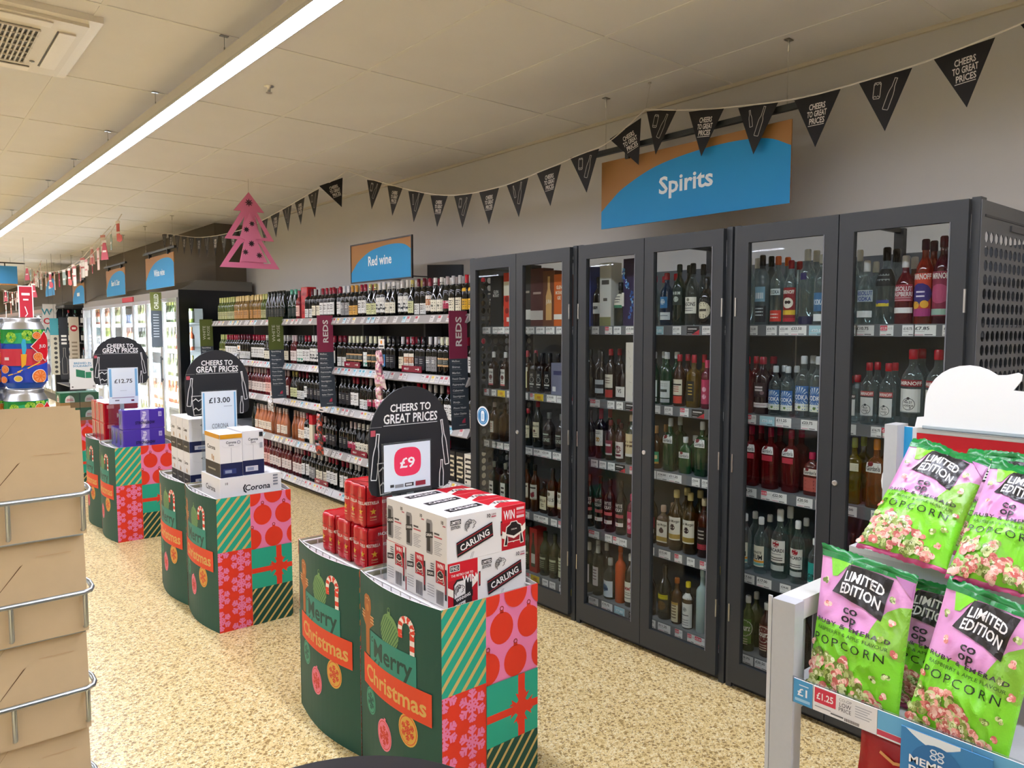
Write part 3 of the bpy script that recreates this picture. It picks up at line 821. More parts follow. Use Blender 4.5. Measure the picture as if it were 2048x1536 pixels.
def put_box(code, x, y, z, label, group=None):
    words, w, d, h, colr, prints = BOX[code]
    b = MB('card')
    b.box(-d, d, -w, w, 0, h, colr)
    dc = Decal(b, face_west(-d, w, 0), clip=(0.0005, 0.0005, 2 * w - 0.0005, h - 0.0005))
    for p in prints:
        if p[0] == 'r':
            dc.rect(w + p[1] * w, p[2] * h, w + p[3] * w, p[4] * h, p[5])
        elif p[0] == 't':
            dc.text(p[1], w, p[2] * h, p[3], p[4], fit=p[5] * w)
        elif p[0] == 'd':
            dc.disc(w + p[1] * 2 * w, p[2] * h, p[3], p[4])
        elif p[0] == 'l':
            for k in range(7):
                a = R.uniform(0, pi)
                cx, cy = R.uniform(.2, 1.8) * w, R.uniform(.1, .9) * h
                dc.line([(cx, cy), (cx + .5 * w * cos(a), cy + .5 * w * sin(a))], .0012, '8a7c6c')
        elif p[0] == 's':
            for k in range(46):
                t = k / 46
                cx = w * (1 + .75 * sin(t * 5.2) + R.gauss(0, .16)); cy = h * (.12 + .75 * t)
                dc.disc(cx, cy, R.uniform(.002, .010), R.choice(['2c5ca8', '4a86c8', '8ab8e0', '244888', '3a2c78']), n=8)
        elif p[0] == 'bt':
            q = w * .5
            dc.poly([(w - q, .12 * h), (w + q, .12 * h), (w + q, .55 * h), (w + .4 * q, .68 * h), (w + .4 * q, .9 * h), (w - .4 * q, .9 * h), (w - .4 * q, .68 * h), (w - q, .55 * h)], p[1])
    o = b.build('boxed_bottle', None, (x, y, z))
    tag(o, label, 'gift box', group)

# ------------------------------------------------------------------ spirits cabinets
def ticket_mesh(w, text, style):
    """white shelf-edge ticket facing the aisle, hung from its centre"""
    b = MB('card')
    h = 0.040
    b.box(-0.0012, 0, -w / 2, w / 2, -h / 2, h / 2, 'eceae8')
    d = Decal(b, face_west(-0.0012, w / 2, -h / 2))
    if style == 'r':
        d.rect(0.001, h * .5, w * .55, h - .001, 'd8304a')
        d.text(text, w * .28, h * .6, h * .26, 'f6e4e4', fit=w * .46)
        d.text(text[:3], w * .78, h * .62, h * .2, '6a6a70', bold=0, fit=w * .3)
    elif style == 'y':
        d.rect(0, 0, w, h, 'e3bf24'); d.rect(w * .3, h * .3, w * .7, h * .7, 'c98d1c')
    elif style == 'b':
        d.rect(0, 0, w, h, 'a8d0dc')
        d.text(text, w * .5, h * .35, h * .3, 'f2f6f8', fit=w * .7)
    elif style == 'k':
        d.rect(0, 0, w, h, '1c1a1c'); d.poly([(w * .4, 0), (w, 0), (w, h * .6)], 'c8283c')
        d.rect(w * .1, h * .6, w * .8, h * .75, 'c8c4c4')
    elif style == 'p':
        d.text(text, w * .06, h * .56, h * .3, '26262a', al='l', fit=w * .66)
    else:
        d.text(text, w * .1, h * .56, h * .24, '3a3a40', al='l', fit=w * .7)
    d.rect(w * .06, h * .40, w * .5, h * .44, '9a9a9c', up=False)
    d.rect(w * .06, h * .06, w * .45, h * .13, 'd890a0' if style in 'rp' else 'b0b0b4', up=False)
    d.rect(w * .5, h * .08, w * .86, h * .15, '3a3a3e', up=False)
    return b.mesh('price_ticket')
TICK = {}
def ticket(w, text, style):
    k = (round(w, 3), text, style)
    if k not in TICK:
        TICK[k] = ticket_mesh(*k)
    return TICK[k]

SHELF_Z = [1.62, 1.226, 0.896, 0.502, 0.126]      # tops of the five shelves
SHELF_W = ['top', 'second', 'third', 'fourth', 'bottom']
XF, XB = 2.85, 3.38

def perforated(skip=False):
    """steel end panel with a grid of round holes"""
    b = MB('powder')
    n, p, r = 10, 0.0485, 0.0195
    x0, z0, rows = 0.03, 0.10, 38
    K = 8
    w = n * p
    T = 0.0015
    for j in range(rows):
        for i in range(n):
            cx, cz = x0 + (i + .5) * p, z0 + (j + .5) * p
            hole = [(cx + r * cos(2 * pi * k / K + pi / 8), cz + r * sin(2 * pi * k / K + pi / 8)) for k in range(K)]
            s_ = p / 2
            sq = []
            for k in range(K):
                a = 2 * pi * k / K + pi / 8
                m = max(abs(cos(a)), abs(sin(a)))
                sq.append((cx + s_ * cos(a) / m, cz + s_ * sin(a) / m))
            co = [(cx + s_, cz + s_), (cx - s_, cz + s_), (cx - s_, cz - s_), (cx + s_, cz - s_)]
            for y in (-T, T):
                v = [(x, y, z) for x, z in hole] + [(x, y, z) for x, z in sq] + [(x, y, z) for x, z in co]
                f = []
                for k in range(K):
                    k2 = (k + 1) % K
                    if k % 2 == 0:
                        f.append((k, K + k, 2 * K + k // 2, K + k2, k2))
                    else:
                        f.append((k, K + k, K + k2, k2))
                b.add(v, f, '55575a')
            v = [(x, y, z) for y in (-T, T) for x, z in hole]
            b.add(v, [(k, (k + 1) % K, K + (k + 1) % K, K + k) for k in range(K)], '3e4043')
    zt = z0 + rows * p
    b.box(0, x0, -T, T, 0.03, 2.04, '55575a'); b.box(x0 + w, XB - XF, -T, T, 0.03, 2.04, '55575a')
    b.box(x0, x0 + w, -T, T, 0.03, z0, '55575a'); b.box(x0, x0 + w, -T, T, zt, 2.04, '55575a')
    b.box(x0, x0 + w - .03, -0.004, -T, 1.985, 1.993, '2c2e30')
    b.box(x0 + .25, x0 + w, -0.008, -T, 1.955, 1.975, '4a4c4f')
    return b.mesh('perforated_panel')
PERF = perforated()

def make_door(w, left):
    """a hinged glazed door; local x to the room's +x, y along the row, origin at the bottom corner with the smaller y"""
    sw, tr, br = 0.058, 0.072, 0.098
    h0, h1 = 0.035, 2.043
    f = MB('powder')
    f.box(-0.012, 0.012, 0, sw, h0, h1, STEEL); f.box(-0.012, 0.012, w - sw, w, h0, h1, STEEL)
    f.box(-0.012, 0.012, sw, w - sw, h1 - tr, h1, STEEL); f.box(-0.012, 0.012, sw, w - sw, h0, h0 + br, STEEL)
    e = 0.004
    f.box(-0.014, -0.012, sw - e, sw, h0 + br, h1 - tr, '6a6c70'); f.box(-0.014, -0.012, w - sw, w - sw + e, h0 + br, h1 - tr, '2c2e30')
    g = MB('pane'); g.box(-0.002, 0.002, sw - .004, w - sw + .004, h0 + br - .004, h1 - tr + .004, 'f1f4f3')
    L = MB('metal'); L.lathe([(0.011, 0), (0.011, .006), (0.008, .008), (0.005, .006)], 'c8c8c6', seg=14)
    hm = MB('metal'); hm.box(-0.016, -0.008, -.003, .003, -.04, .04, 'c4c4c2')
    return f.mesh('door'), g.mesh('door_glass'), L.mesh('lock'), hm.mesh('hinge')

PRICES = ['£7.85', '£15.00', '£16.75', '£11.25', '£24.00', '£26.00', '£10.75', '£19.95', '£30.50', '£33.50', '£35.00', '£17.00', '£23.75', '£20.50', '£12.20', '£8.25', '£23.00', '£10.00', '£17.50', '£18.25', '£22.00', '£21.00']
UNITS = [('near', 0.945, 1.897), ('middle', 1.908, 2.853), ('far', 2.864, 3.808)]
STOCK = {
 ('near', 'left'): [
  ['slimclear', 'frost', 'orangecap', 'skull', 'ciroc', 'bluefade'],
  ['redtop', 'purple', 'vodka', 'vodka', 'vodkabig', 'vodkabig'],
  ['pinkgin', 'pinkgin', 'pinkgin', 'pinkginsmall'],
  ['rum', 'rum', 'bacardi', 'bacardismall', 'tealgin'],
  ['greensour', 'redsour', 'redsour', 'dark']],
 ('near', 'right'): [
  ['slimclear', 'absolut', 'blacktop', 'raspberri', 'orangesm', 'pinksm'],
  ['smirflask', 'smir', 'smir', 'smirbig', 'smirbig'],
  ['yellow', 'orangegin', 'vodkabig', 'dark'],
  ['dark', 'dark', 'redsour', 'dark'],
  ['olive', 'dark', 'redrum', 'dark']],
 ('middle', 'left'): [
  ['#bluebox', 'whitelab', '#whitebox', 'galaxy2', '#purplebox'],
  ['dark', 'darksilver', 'darkcream', 'vs', '#creambox'],
  ['dark', 'darkgin', 'ruby', 'rubywhite', 'creamoval'],
  ['black4', 'black4', 'black4', 'black4', 'pinkslim'],
  ['clearpink', 'clearpink', 'clearblue', 'orangebot', 'mrs']],
 ('middle', 'right'): [
  ['pinktop', 'bluegin', 'darkgreen', 'masons', 'diamond'],
  ['greengin', 'greengin', 'amberwhite', 'amberblack', 'pinkslim'],
  ['cork', 'greengordon', 'greensmall', 'greengordon'],
  ['redrum', 'morgansmall', 'morgan', 'morgan', 'darkband'],
  ['darkprint', 'yellowlab', 'tequila', 'bitters', 'paleblue']],
 ('far', 'left'): [
  ['dark', '#glenbox', '#creamsmall', '#redbox'],
  ['beam', 'beam', 'beam', 'beamhoney'],
  ['ambersmall', 'amberplain', 'amberplain', 'ambersmall'],
  ['pale', 'pale', 'pale', 'dark'],
  ['olive', 'dark', 'dark', 'olive']],
 ('far', 'right'): [
  ['#blackbox', '#maroonbox', '#tanbox', '#orangebox'],
  ['creamneck', 'jack', 'jack', 'jack', '#greybox'],
  ['jamesonsmall', 'jameson', 'dune', 'dune'],
  ['grouse', 'grouse', 'smallcream', 'bells', 'bells'],
  ['olive', '#redgift', 'olive', 'olive', 'olivepale']],
}
STY = 'p r p n p r p p b p y k'.split()
WINDOW = {('near', 'right'): (1.478, 1.078), ('near', 'left'): (1.944, 1.545), ('middle', 'right'): (2.494, 2.110), ('middle', 'left'): (2.936, 2.566), ('far', 'right'): (3.468, 3.092), ('far', 'left'): (3.794, 3.570)}
for u, (uname, y0, y1) in enumerate(UNITS):
    w = y1 - y0
    cabn = thing('display_cabinet', {'near': 'dark grey glass-door spirits cabinet nearest the popcorn stand', 'middle': 'dark grey glass-door spirits cabinet in the middle of the three',
                 'far': 'dark grey glass-door spirits cabinet beside the red wine shelves'}[uname], 'cabinet', (XF, y0, 0), 0, 'locked spirits cabinets')
    f = MB('powder')
    for a in (0, w - 0.028):
        f.box(0.0, 0.05, a, a + 0.028, 0, 2.05, '373a3c')
    f.box(0.03, 0.05, 0.028, w - 0.028, 2.0, 2.05, STEEL)
    f.box(0.014, XB - XF, 0.028, w - 0.028, 0.004, 0.03, '2a2b2d')
    for a in (0.02, w - 0.03):
        f.lathe([(0.012, 0), (0.012, 0.006)], '8a8a88', seg=10, cx=0.025, cy=a)
    f.build('frame', cabn)
    bk = MB('powder')
    bk.box(XB - XF, XB - XF + 0.02, 0.004, w - 0.004, 0.03, 1.93, '44494e')
    bk.build('back_panel', cabn)
    br = MB('powder')
    br.box(XB - XF - 0.03, XB - XF, w / 2 - .02, w / 2 + .02, 1.90, 2.035, '1a1b1d'); br.box(0.06, XB - XF, w / 2 - .008, w / 2 + .008, 2.015, 2.035, '1a1b1d')
    br.build('bracket', cabn)
    if uname == 'near':
        link('side_panel', PERF, cabn, (0, -0.0025, 0))
    if uname == 'far':
        link('side_panel', PERF, cabn, (0, w + 0.0025, 0))
    dw = (w - 0.056 - 0.004) / 2
    for side in ('right', 'left'):
        me = make_door(dw, side == 'left')
        dy = 0.028 if side == 'right' else 0.032 + dw
        d = link('door', me[0], cabn, (-0.014, dy, 0))
        link('door_glass', me[1], d)
        for hz in (0.35, 1.02, 1.70):
            link('hinge', me[3], d, (0, 0.001 if side == 'right' else dw - .001, hz))
        if side == 'right':
            o = link('lock', me[2], d, (-0.012, dw - .014, 1.005)); o.rotation_euler = (0, -pi / 2, 0)
        if uname == 'far' and side == 'left':
            st = MB('card')
            P = plane((-0.0028, 0, 0), (0, -1, 0), (0, 0, 1))
            dc = Decal(st, P, clip=None)
            dc.disc(0, 0, .062, 'e6e8e8', n=32); dc.disc(0, 0, .052, '3a86b8', n=32)
            dc.disc(0, 0, .044, '2c74a8', n=32)
            dc.line([(.042 * cos(k * pi / 12), .042 * sin(k * pi / 12)) for k in range(24)], .004, '9cc4dc', True)
            dc.poly([(-.014, -.032), (.014, -.032), (.017, -.024), (.017, .022), (.010, .034), (-.010, .034), (-.017, .022), (-.017, -.024)], 'e8eef2')
            dc.rect(-.010, -.02, .010, .016, 'b4cfe0')
            st.build('sticker', d, (0, dw - .115, 1.068))
    for k, zt in enumerate(SHELF_Z):
        s = MB('powder')
        s.box(0.10, XB - XF - .002, 0.004, w - 0.004, zt - 0.014, zt, '7c8084')
        s.box(0.094, 0.10, 0.004, w - 0.004, zt - 0.044, zt + 0.004, '6d6f73')
        so = s.build('shelf', cabn)
        yy = w - 0.04
        while yy > 0.04:
            tw = R.choice([.072, .072, .078, .045, .05])
            if True:
                st_ = R.choice(STY) if tw > .06 else R.choice('rnn')
                link('price_ticket', ticket(tw, R.choice(PRICES), st_), so, (0.094, yy, zt - 0.0205))
            yy -= tw + R.choice([.005, .012, .03, .045])
    # stock, left to right as the shopper sees it (from larger to smaller y)
    for side in ('left', 'right'):
        for k, row in enumerate(STOCK[(uname, side)]):
            ya, yb = WINDOW[(uname, side)]
            ws = [BOX[c[1:]][1] * 2 if c[0] == '#' else SP[c][1][2] * 2 for c in row]
            gap = (ya - yb - sum(ws)) / max(1, len(row) - 1)
            gap = min(gap, .03)
            tight = gap < .0012
            span = sum(ws) + gap * (len(row) - 1)
            y = ya - (ya - yb - span) * .5
            z = SHELF_Z[k] + .0005
            for i, (c, wd) in enumerate(zip(row, ws)):
                yc = y - wd / 2
                y -= wd + gap
                where = '%s from left, %s shelf, %s cabinet\'s %s door' % (ORD[i + 1], SHELF_W[k], uname, side)
                if c[0] == '#':
                    put_box(c[1:], XF + .165 + R.uniform(0, .01), yc, z, BOX[c[1:]][0] + ', ' + ('%s shelf, %s cabinet\'s %s door' % (SHELF_W[k], uname, side)), None)
                    continue
                words, key = SP[c]
                short = ' '.join(words.split()[:7])
                xx = XF + .118 + key[2] + R.uniform(0, .012)
                if tight and i % 2:
                    xx = XF + .118 + key[2] * 2 + .075
                put_bottle(key, (xx, yc, z), 'spirit_bottle', short + ', ' + where, 'bottle', 'bottles in the %s spirits cabinet' % uname)
                if tight:
                    continue
                if key[4] in ('clear', 'tint') or k in (0, 1) or (k == 2 and uname != 'far'):
                    dx = key[2] * 2 + .012
                    w2 = ' '.join(words.split()[:6])
                    put_bottle(key, (xx + dx, yc + R.uniform(-.35, .35) * min(gap, .02), z), 'spirit_bottle',
                               w2 + ', behind ' + where, 'bottle', 'bottles in the %s spirits cabinet' % uname, simple=True)
# ------------------------------------------------------------------ wine shelving
WX, WB = 3.15, 3.66
W_Z = [1.70, 1.25, 0.885, 0.475, 0.10]
BAYS = [(4.22, 5.28, 'bay beside spirits cabinets'), (5.30, 6.34, 'bay beneath Red wine sign'), (6.36, 7.40, 'bay left of REDS board'),
        (7.42, 8.46, 'bay left of WHITE board'), (8.48, 9.52, 'bay beside the chillers')]
DG = '0a0c08'
def WL_(c, z0=.14, z1=.5, *more):
    return (z0, z1, 62, c, tuple(more))
INK = ('l', 3, .75, .16, .6, '4a4640')
WINES = {   # code: colour word, glass word, key
 'cream': ('cream label', 'dark', ('wine', .298, .0365, DG, 'bottle', 'b8b6b4', (WL_('e2dcc4', .14, .46, INK),))),
 'white': ('white label', 'dark', ('wine', .298, .0365, DG, 'bottle', '8e1a30', (WL_('dcdcd8', .16, .54, INK),))),
 'whitelow': ('low white label', 'dark', ('wine', .302, .0365, DG, 'bottle', '5a1020', (WL_('d6d8d4', .08, .36, INK),))),
 'grey': ('grey label', 'dark', ('wine', .300, .0365, DG, 'bottle', 'c8c6c4', (WL_('8a8a8a', .12, .5, ('l', 2, .7, .14, .6, 'e0e0dc')),))),
 'black': ('black label', 'dark', ('wine', .298, .0365, DG, 'bottle', '1c1a1a', (WL_('24242a', .14, .5, ('l', 3, .75, .14, .6, 'a8a8a4')),))),
 'gold': ('ochre label', 'dark', ('wine', .298, .0365, DG, 'bottle', 'c08a34', (WL_('c89a48', .12, .4, INK),))),
 'green': ('pale green label', 'dark', ('burgundy', .296, .0385, DG, 'bottle', 'b8a860', (WL_('c8cc9a', .12, .44, INK),))),
 'dot': ('dotted label', 'dark', ('burgundy', .296, .0385, DG, 'bottle', 'd8d4cc', (WL_('e0dcc8', .14, .44, ('d', 0, .5, .16, '6a6a5c')),))),
 'tree': ('hill picture label', 'dark', ('wine', .300, .0365, DG, 'bottle', 'cfcac2', (WL_('dcdcd6', .16, .58, ('b', .12, .35, '30363c'), ('d', 0, .42, .16, '30363c')),))),
 'orange': ('orange banded label', 'dark', ('wine', .298, .0365, DG, 'bottle', 'cfd0b0', (WL_('c8a070', .26, .48, ('b', .2, .8, '3c4440'), ('l', 2, .6, .2, .7, 'b8bcae')),))),
 'print': ('rust patterned label', 'dark', ('wine', .298, .0365, DG, 'bottle', '7c1a2c', (WL_('ded8cc', .16, .56, ('b', .35, .75, 'b06a3c'), ('d', 0, .55, .14, 'd8b48c')),))),
 'magenta': ('magenta label', 'dark', ('wine', .298, .0365, DG, 'bottle', 'a89a98', (WL_('a8284c', .2, .4, ('b', .6, 1, 'e0d8d6')),))),
 'blue': ('sky blue label', 'dark', ('wine', .298, .0365, DG, 'bottle', '2a2a30', (WL_('4f8fc8', .16, .5, ('d', 0, .5, .2, '8ab8dc')),))),
 'yellow': ('yellow label', 'dark', ('wine', .298, .0365, DG, 'bottle', 'b01c2c', (WL_('d8a81c', .16, .42, INK), (.6, .68, 40, 'd8a81c')))),
 'rose': ('cream label', 'pink', ('burgundy', .298, .0385, 'b8704a', 'bottle', 'd8c8c0', (WL_('e6dcc8', .12, .42, INK),))),
 'rosepink': ('pink label', 'rosy', ('wine', .298, .0365, '7c2a30', 'bottle', '9a3c50', (WL_('e2b8ac', .14, .5, INK),))),
 'rosedeep': ('white label', 'rosy', ('wine', .298, .0365, '5a1c20', 'bottle', 'b8a0a0', (WL_('e0d4cc', .14, .48, INK),))),
 'amber': ('no front label', 'amber', ('burgundy', .300, .0385, '8a4a26', 'bottle', 'a88a7a', ())),
 'pale': ('lime label', 'pale green', ('wine', .298, .0365, '4e5a26', 'bottle', 'b8bc70', (WL_('a8a878', .12, .42, INK),))),
 'straw': ('orange label', 'straw', ('wine', .298, .0365, '7a6030', 'bottle', 'd8c080', (WL_('b8864a', .12, .44, INK),))),
 'fizz': ('black shield label', 'dark green', ('flute', .315, .043, '0c1810', 'bottle', '1c2420', (WL_('202824', .14, .4, INK),))),
 'fizzteal': ('teal foil top', 'dark green', ('flute', .315, .043, '10281e', 'bottle', '58a890', (WL_('23302c', .14, .4, INK),))),
 'greenlab': ('green-white label', 'dark', ('wine', .298, .0365, DG, 'bottle', '3a3a3a', (WL_('d8dcd6', .12, .54, ('b', 0, .3, '2a9a78')),))),
}
PLAN = [   # each shelf of each bay, left to right: (wine, how many side by side)
 [ # bay 1
  ['tree', 2, 'green', 1, 'whitelow', 2, 'print', 1, 'dot', 2, 'magenta', 1, 'cream', 2, 'yellow', 2],
  ['cream', 1, 'print', 2, 'black', 2, 'grey', 2, 'orange', 3, 'white', 3],
  ['black', 3, 'yellow', 2, 'cream', 3, 'white', 3, 'grey', 2],
  ['black', 3, 'dot', 3, 'white', 3, None, 4],
  ['black', 2, 'gold', 2, 'white', 4, 'cream', 5]],
 [ # bay 2
  ['white', 1, 'grey', 2, 'gold', 2, 'white', 2, 'green', 2, 'tree', 2, 'dot', 2],
  ['whitelow', 2, 'orange', 4, 'greenlab', 1, 'orange', 3, 'blue', 1, 'black', 2],
  ['black', 3, 'white', 2, 'whitelow', 2, 'magenta', 2, 'black', 4],
  ['black', 2, 'magenta', 2, 'dot', 3, 'gold', 2, 'cream', 4],
  ['white', 2, 'cream', 3, 'blue', 2, 'print', 2, 'black', 4]],
 [ # bay 3
  ['fizzteal', 2, 'rosepink', 1, None, 2, 'whitelow', 2, 'cream', 2, 'white', 4],
  ['rosedeep', 2, 'greenlab', 2, 'white', 2, 'tree', 3, 'black', 2, 'white', 2],
  ['green', 2, 'whitelow', 2, 'white', 1, 'black', 8],
  ['amber', 2, 'rose', 2, 'white', 2, None, 1, 'magenta', 3, 'black', 3],
  ['rosedeep', 3, 'white', 2, 'grey', 2, 'cream', 3, 'white', 3]],
 [ # bay 4
  ['straw', 4, 'pale', 2, 'fizz', 3, 'fizz', 3],
  ['white', 5, 'dot', 4, 'cream', 4],
  ['rosedeep', 5, 'rosepink', 4, 'rosedeep', 4],
  ['fizz', 1, 'rose', 6, 'amber', 2, 'rose', 3],
  ['rosepink', 6, 'rosedeep', 7]],
 [ # bay 5
  ['pale', 7, 'straw', 6],
  ['pale', 3, 'white', 5, 'whitelow', 5],
  ['white', 6, 'rosedeep', 7],
  ['pale', 5, 'rose', 8],
  ['pale', 4, 'rosepink', 9]],
]
# strip tickets: one small mesh for each look
WT = []
for c1, c2 in (('c9c6c4', None), ('d0cdca', 'c05a62'), ('cfcbc8', 'b8454f'), ('c4c1bf', None), ('d8d2c4', 'd8b848'), ('c2d6dc', '4a9ab0'), ('cdcac8', None)):
    b = MB('card')
    b.box(-0.001, 0, -0.026, 0.026, -0.026, 0.026, c1)
    d = Decal(b, face_west(-0.001, 0.026, -0.026))
    if c2:
        d.rect(0.002, .03, .034, .05, c2)
    else:
        d.rect(0.004, .034, .03, .044, '77757a')
    d.rect(.004, .02, .04, .023, '9a989c', up=False); d.rect(.004, .012, .034, .015, '9a989c', up=False)
    WT.append(b.mesh('price_ticket'))

n_wine = 0
spare = MB('bottle')
for bi, (y0, y1, bname) in enumerate(BAYS):
    w = y1 - y0 + 0.018
    bay = thing('wine_shelving', 'open grey shelving of wine bottles, ' + bname, 'shelving', (WX, y0, 0), 0, 'wine shelving bays')
    f = MB('powder')
    f.box(0.05, WB - WX, 0, w, 0, 0.06, '232426')
    f.build('base', bay)
    f = MB('powder'); f.box(WB - WX, WB - WX + .02, 0, w, 0.06, 1.88, '303336'); f.build('back_panel', bay)
    f = MB('powder'); f.box(0.34, WB - WX, 0.0, 0.024, 0.06, 1.9, '6d6f72'); f.build('upright', bay)
    for k, z in enumerate(W_Z):
        s = MB('powder')
        s.box(0.015, WB - WX, 0, w - .004, z - 0.022, z, '6e7174')
        s.build_ = None
        so = s.build('shelf', bay)
        st = MB('gloss')
        n = 10
        prof = [(0.012, z + .018), (0.0, z + .016), (-0.030, z - .044), (-0.026, z - .050), (0.012, z - .030)]
        v = [(x, yy, zz) for yy in (0, w - .006) for x, zz in prof]
        m = len(prof)
        st.add(v, [(i, (i + 1) % m, m + (i + 1) % m, m + i) for i in range(m)] + [tuple(range(m)), tuple(range(2 * m - 1, m - 1, -1))], 'a29f9d')
        st.build('ticket_strip', so)
        yy = w - .05
        while yy > .05:
            if R.random() < .82:
                o = link('price_ticket', R.choice(WT), so, (-0.0158, yy, z - .014))
                o.rotation_euler.y = math.atan2(.030, .060)
            yy -= R.choice([.058, .06, .075, .1])
    # bottles from the left (larger y)
    for k, plan in enumerate(PLAN[bi]):
        seq = []
        for c, n in zip(plan[::2], plan[1::2]):
            seq += [c] * n
        step = (y1 - y0 - .03) / max(13, len(seq))
        y = y1 - .015 - step / 2
        z = W_Z[k] + .0005
        num = 0
        for c in seq:
            if c is None:
                y -= step
                continue
            num += 1
            look, glass, key = WINES[c]
            x = WX + .068 + R.uniform(0, .012)
            hid = (bi == 4 and k >= 3) or (bi == 0 and k == 4)
            if not hid:
                put_bottle(key, (x, y + R.uniform(-.001, .001), z), 'wine_bottle',
                           '%s bottle, %s, %s from left, %s shelf, %s' % (glass, look, ORD[num], SHELF_W[k], bname), 'wine bottle', 'bottles on the wine shelves')
                n_wine += 1
            if k in (0, 1):              # the row behind
                prof, ex, dy, capz = SHAPES[key[0]]
                pts = [(pr * key[2], pz * key[1] + z) for pr, pz in prof]
                spare.lathe(pts, key[3], 'bottle', seg=8, cx=x + .088, cy=y)
                spare.lathe([(key[2] * .46, key[1] * .82 + z), (key[2] * .46, key[1] * 1.002 + z)], key[5], 'gloss', seg=8, cx=x + .088, cy=y)
            y -= step
o = spare.build('wine_bottle')
tag(o, 'second row of wine bottles standing behind the front row on the upper wine shelves', 'wine bottle', None, 'stuff')

g = MB('gloss'); g.rbox(-.05, .05, -.075, .075, 0, .325, .012, 'b0141c')
d = Decal(g, face_west(-.05, .075, 0))
for q in range(3):
    d.text('BRUT', .075, .06 + q * .09, .03, '7c0c14', fit=.1)
tag(g.build('gift_tin', None, (WX + .10, 7.02, W_Z[0] + .0005)), 'tall red gift tin standing among the wine bottles on the top shelf', 'gift tin')
g = MB('card'); g.box(-.04, .04, -.037, .037, 0, .29, 'd8ceb4'); g.box(-.041, .041, -.038, .038, .20, .291, 'b81824')
tag(g.build('boxed_wine', None, (WX + .07, 6.88, W_Z[3] + .0005)), 'cream and red boxed wine among the pink bottles on the fourth shelf', 'boxed wine')
for i, (yy, c1, c2) in enumerate(((4.50, '1e1c18', 'cfc4a4'), (4.39, '1e1c18', 'cfc4a4'), (4.285, 'd8d2c0', '2a2624'))):
    g = MB('card'); g.box(-.07, .07, -.048, .048, 0, .235, c1)
    d = Decal(g, face_west(-.07, .048, 0))
    for q in range(5):
        d.rect(.012, .19 - q * .035, .084, .205 - q * .035, c2, up=False)
        d.disc(.02 + .06 * (q % 2), .03 + q * .04, .009, c2, n=8)
    tag(g.build('boxed_wine', None, (WX + .10, yy, W_Z[3] + .0005)), ['dark patterned boxed wine farther from the spirits cabinets', 'dark patterned boxed wine in the middle of the three', 'cream patterned boxed wine tight against the spirits cabinets'][i], 'boxed wine', 'boxed wines')

h = MB('powder')
h.prism([(4.93, 1.905), (5.43, 1.905), (5.43, 2.16), (4.93, 2.13)], 3.60, 3.62, '2f3438', axis='x')
h.box(3.60, 3.625, 4.95, 4.97, 1.88, 1.91, '2f3438')
tag(h.build('header_board'), 'blank dark grey header board rising behind the top row of wine', 'board')

# projecting category boards
def flag_board(x0, y, top, rows, label, words, colr):
    o = thing('category_board', label, 'sign', (x0, y, 0))
    b = MB('card')
    W, z0, z1, zm = .155, .905, 1.735, 1.735 - .30 if rows > 6 else 1.735 - .30
    cv = lambda z: .022 * ((z1 - z) / (z1 - z0)) ** 2
    N = 10
    for i in range(N):
        a, c = z0 + (z1 - z0) * i / N, z0 + (z1 - z0) * (i + 1) / N
        col = colr if (a + c) / 2 > zm else '3f4953'
        v = [(cv(a), 0, a), (W + cv(a), 0, a), (W + cv(c), 0, c), (cv(c), 0, c), (cv(a), .003, a), (W + cv(a), .003, a), (W + cv(c), .003, c), (cv(c), .003, c)]
        b.add(v, [(0, 1, 2, 3), (5, 4, 7, 6), (4, 0, 3, 7), (1, 5, 6, 2)], col)
    fm = lambda x, yy, h: (x + cv(yy), -h, yy)
    d = Decal(b, fm, maxlen=.12, step=.0004)
    if len(top) == 1:
        d.text(top[0], .105, zm + .05, .052, 'eceae6', al='l', rot=pi / 2, fit=.21)
    else:
        d.text(top[0], .068, zm + .05, .034, 'd9dcc4', al='l', bold=0, rot=pi / 2, fit=.17)
        d.text(top[1], .118, zm + .05, .034, 'd9dcc4', al='l', bold=0, rot=pi / 2, fit=.17)
    for i, t in enumerate(words):
        zz = zm - .055 - i * .041
        d.text(t, .018, zz, .014, 'dfe3e6', al='l', fit=min(.11, .0115 * len(t)))
        d.rect(.018, zz - .012, .10, zz - .0105, 'a8b0b6', up=False)
    d.up()
    d.poly([(.085, z0 + .045), (.115, z0 + .045), (.115, z0 + .08), (.10, z0 + .07), (.09, z0 + .06)], 'c8405c')
    d.rect(.06, z0 + .028, .12, z0 + .034, '9aa2a8')
    b.build('panel', o)
    m = MB('metal'); m.box(W - .01, W + .03, -.004, .004, 1.70, 1.712, 'b0b0ae'); m.build('bracket', o)
REDW = ['Malbec', 'Shiraz', 'Merlot', 'French Classics', 'Fairtrade', 'Cabernet', 'Sauvignon', 'Rioja', 'Pinot Noir', 'Italian Classics']
WHW = ['Sparkling', 'Rose', 'Sauvignon', 'Blanc', 'Chardonnay', 'Pinot Grigio', 'Fairtrade', 'Dry White', 'Sweet White']
flag_board(2.985, 4.24, ['REDS'], 10, 'REDS board hanging from the wine shelves beside the spirits cabinets', REDW, '8f3350')
flag_board(2.985, 6.29, ['REDS'], 10, 'REDS board hanging from the wine shelves left of the Red wine sign', REDW, '8f3350')
flag_board(2.985, 7.40, ['WHITE', '& ROSE'], 9, 'olive WHITE & ROSE board right of the pink Christmas tree', WHW, '59662c')
flag_board(2.985, 9.55, ['WHITE', '& ROSE'], 9, 'olive WHITE & ROSE board beside the black end of the chillers', WHW, '59662c')

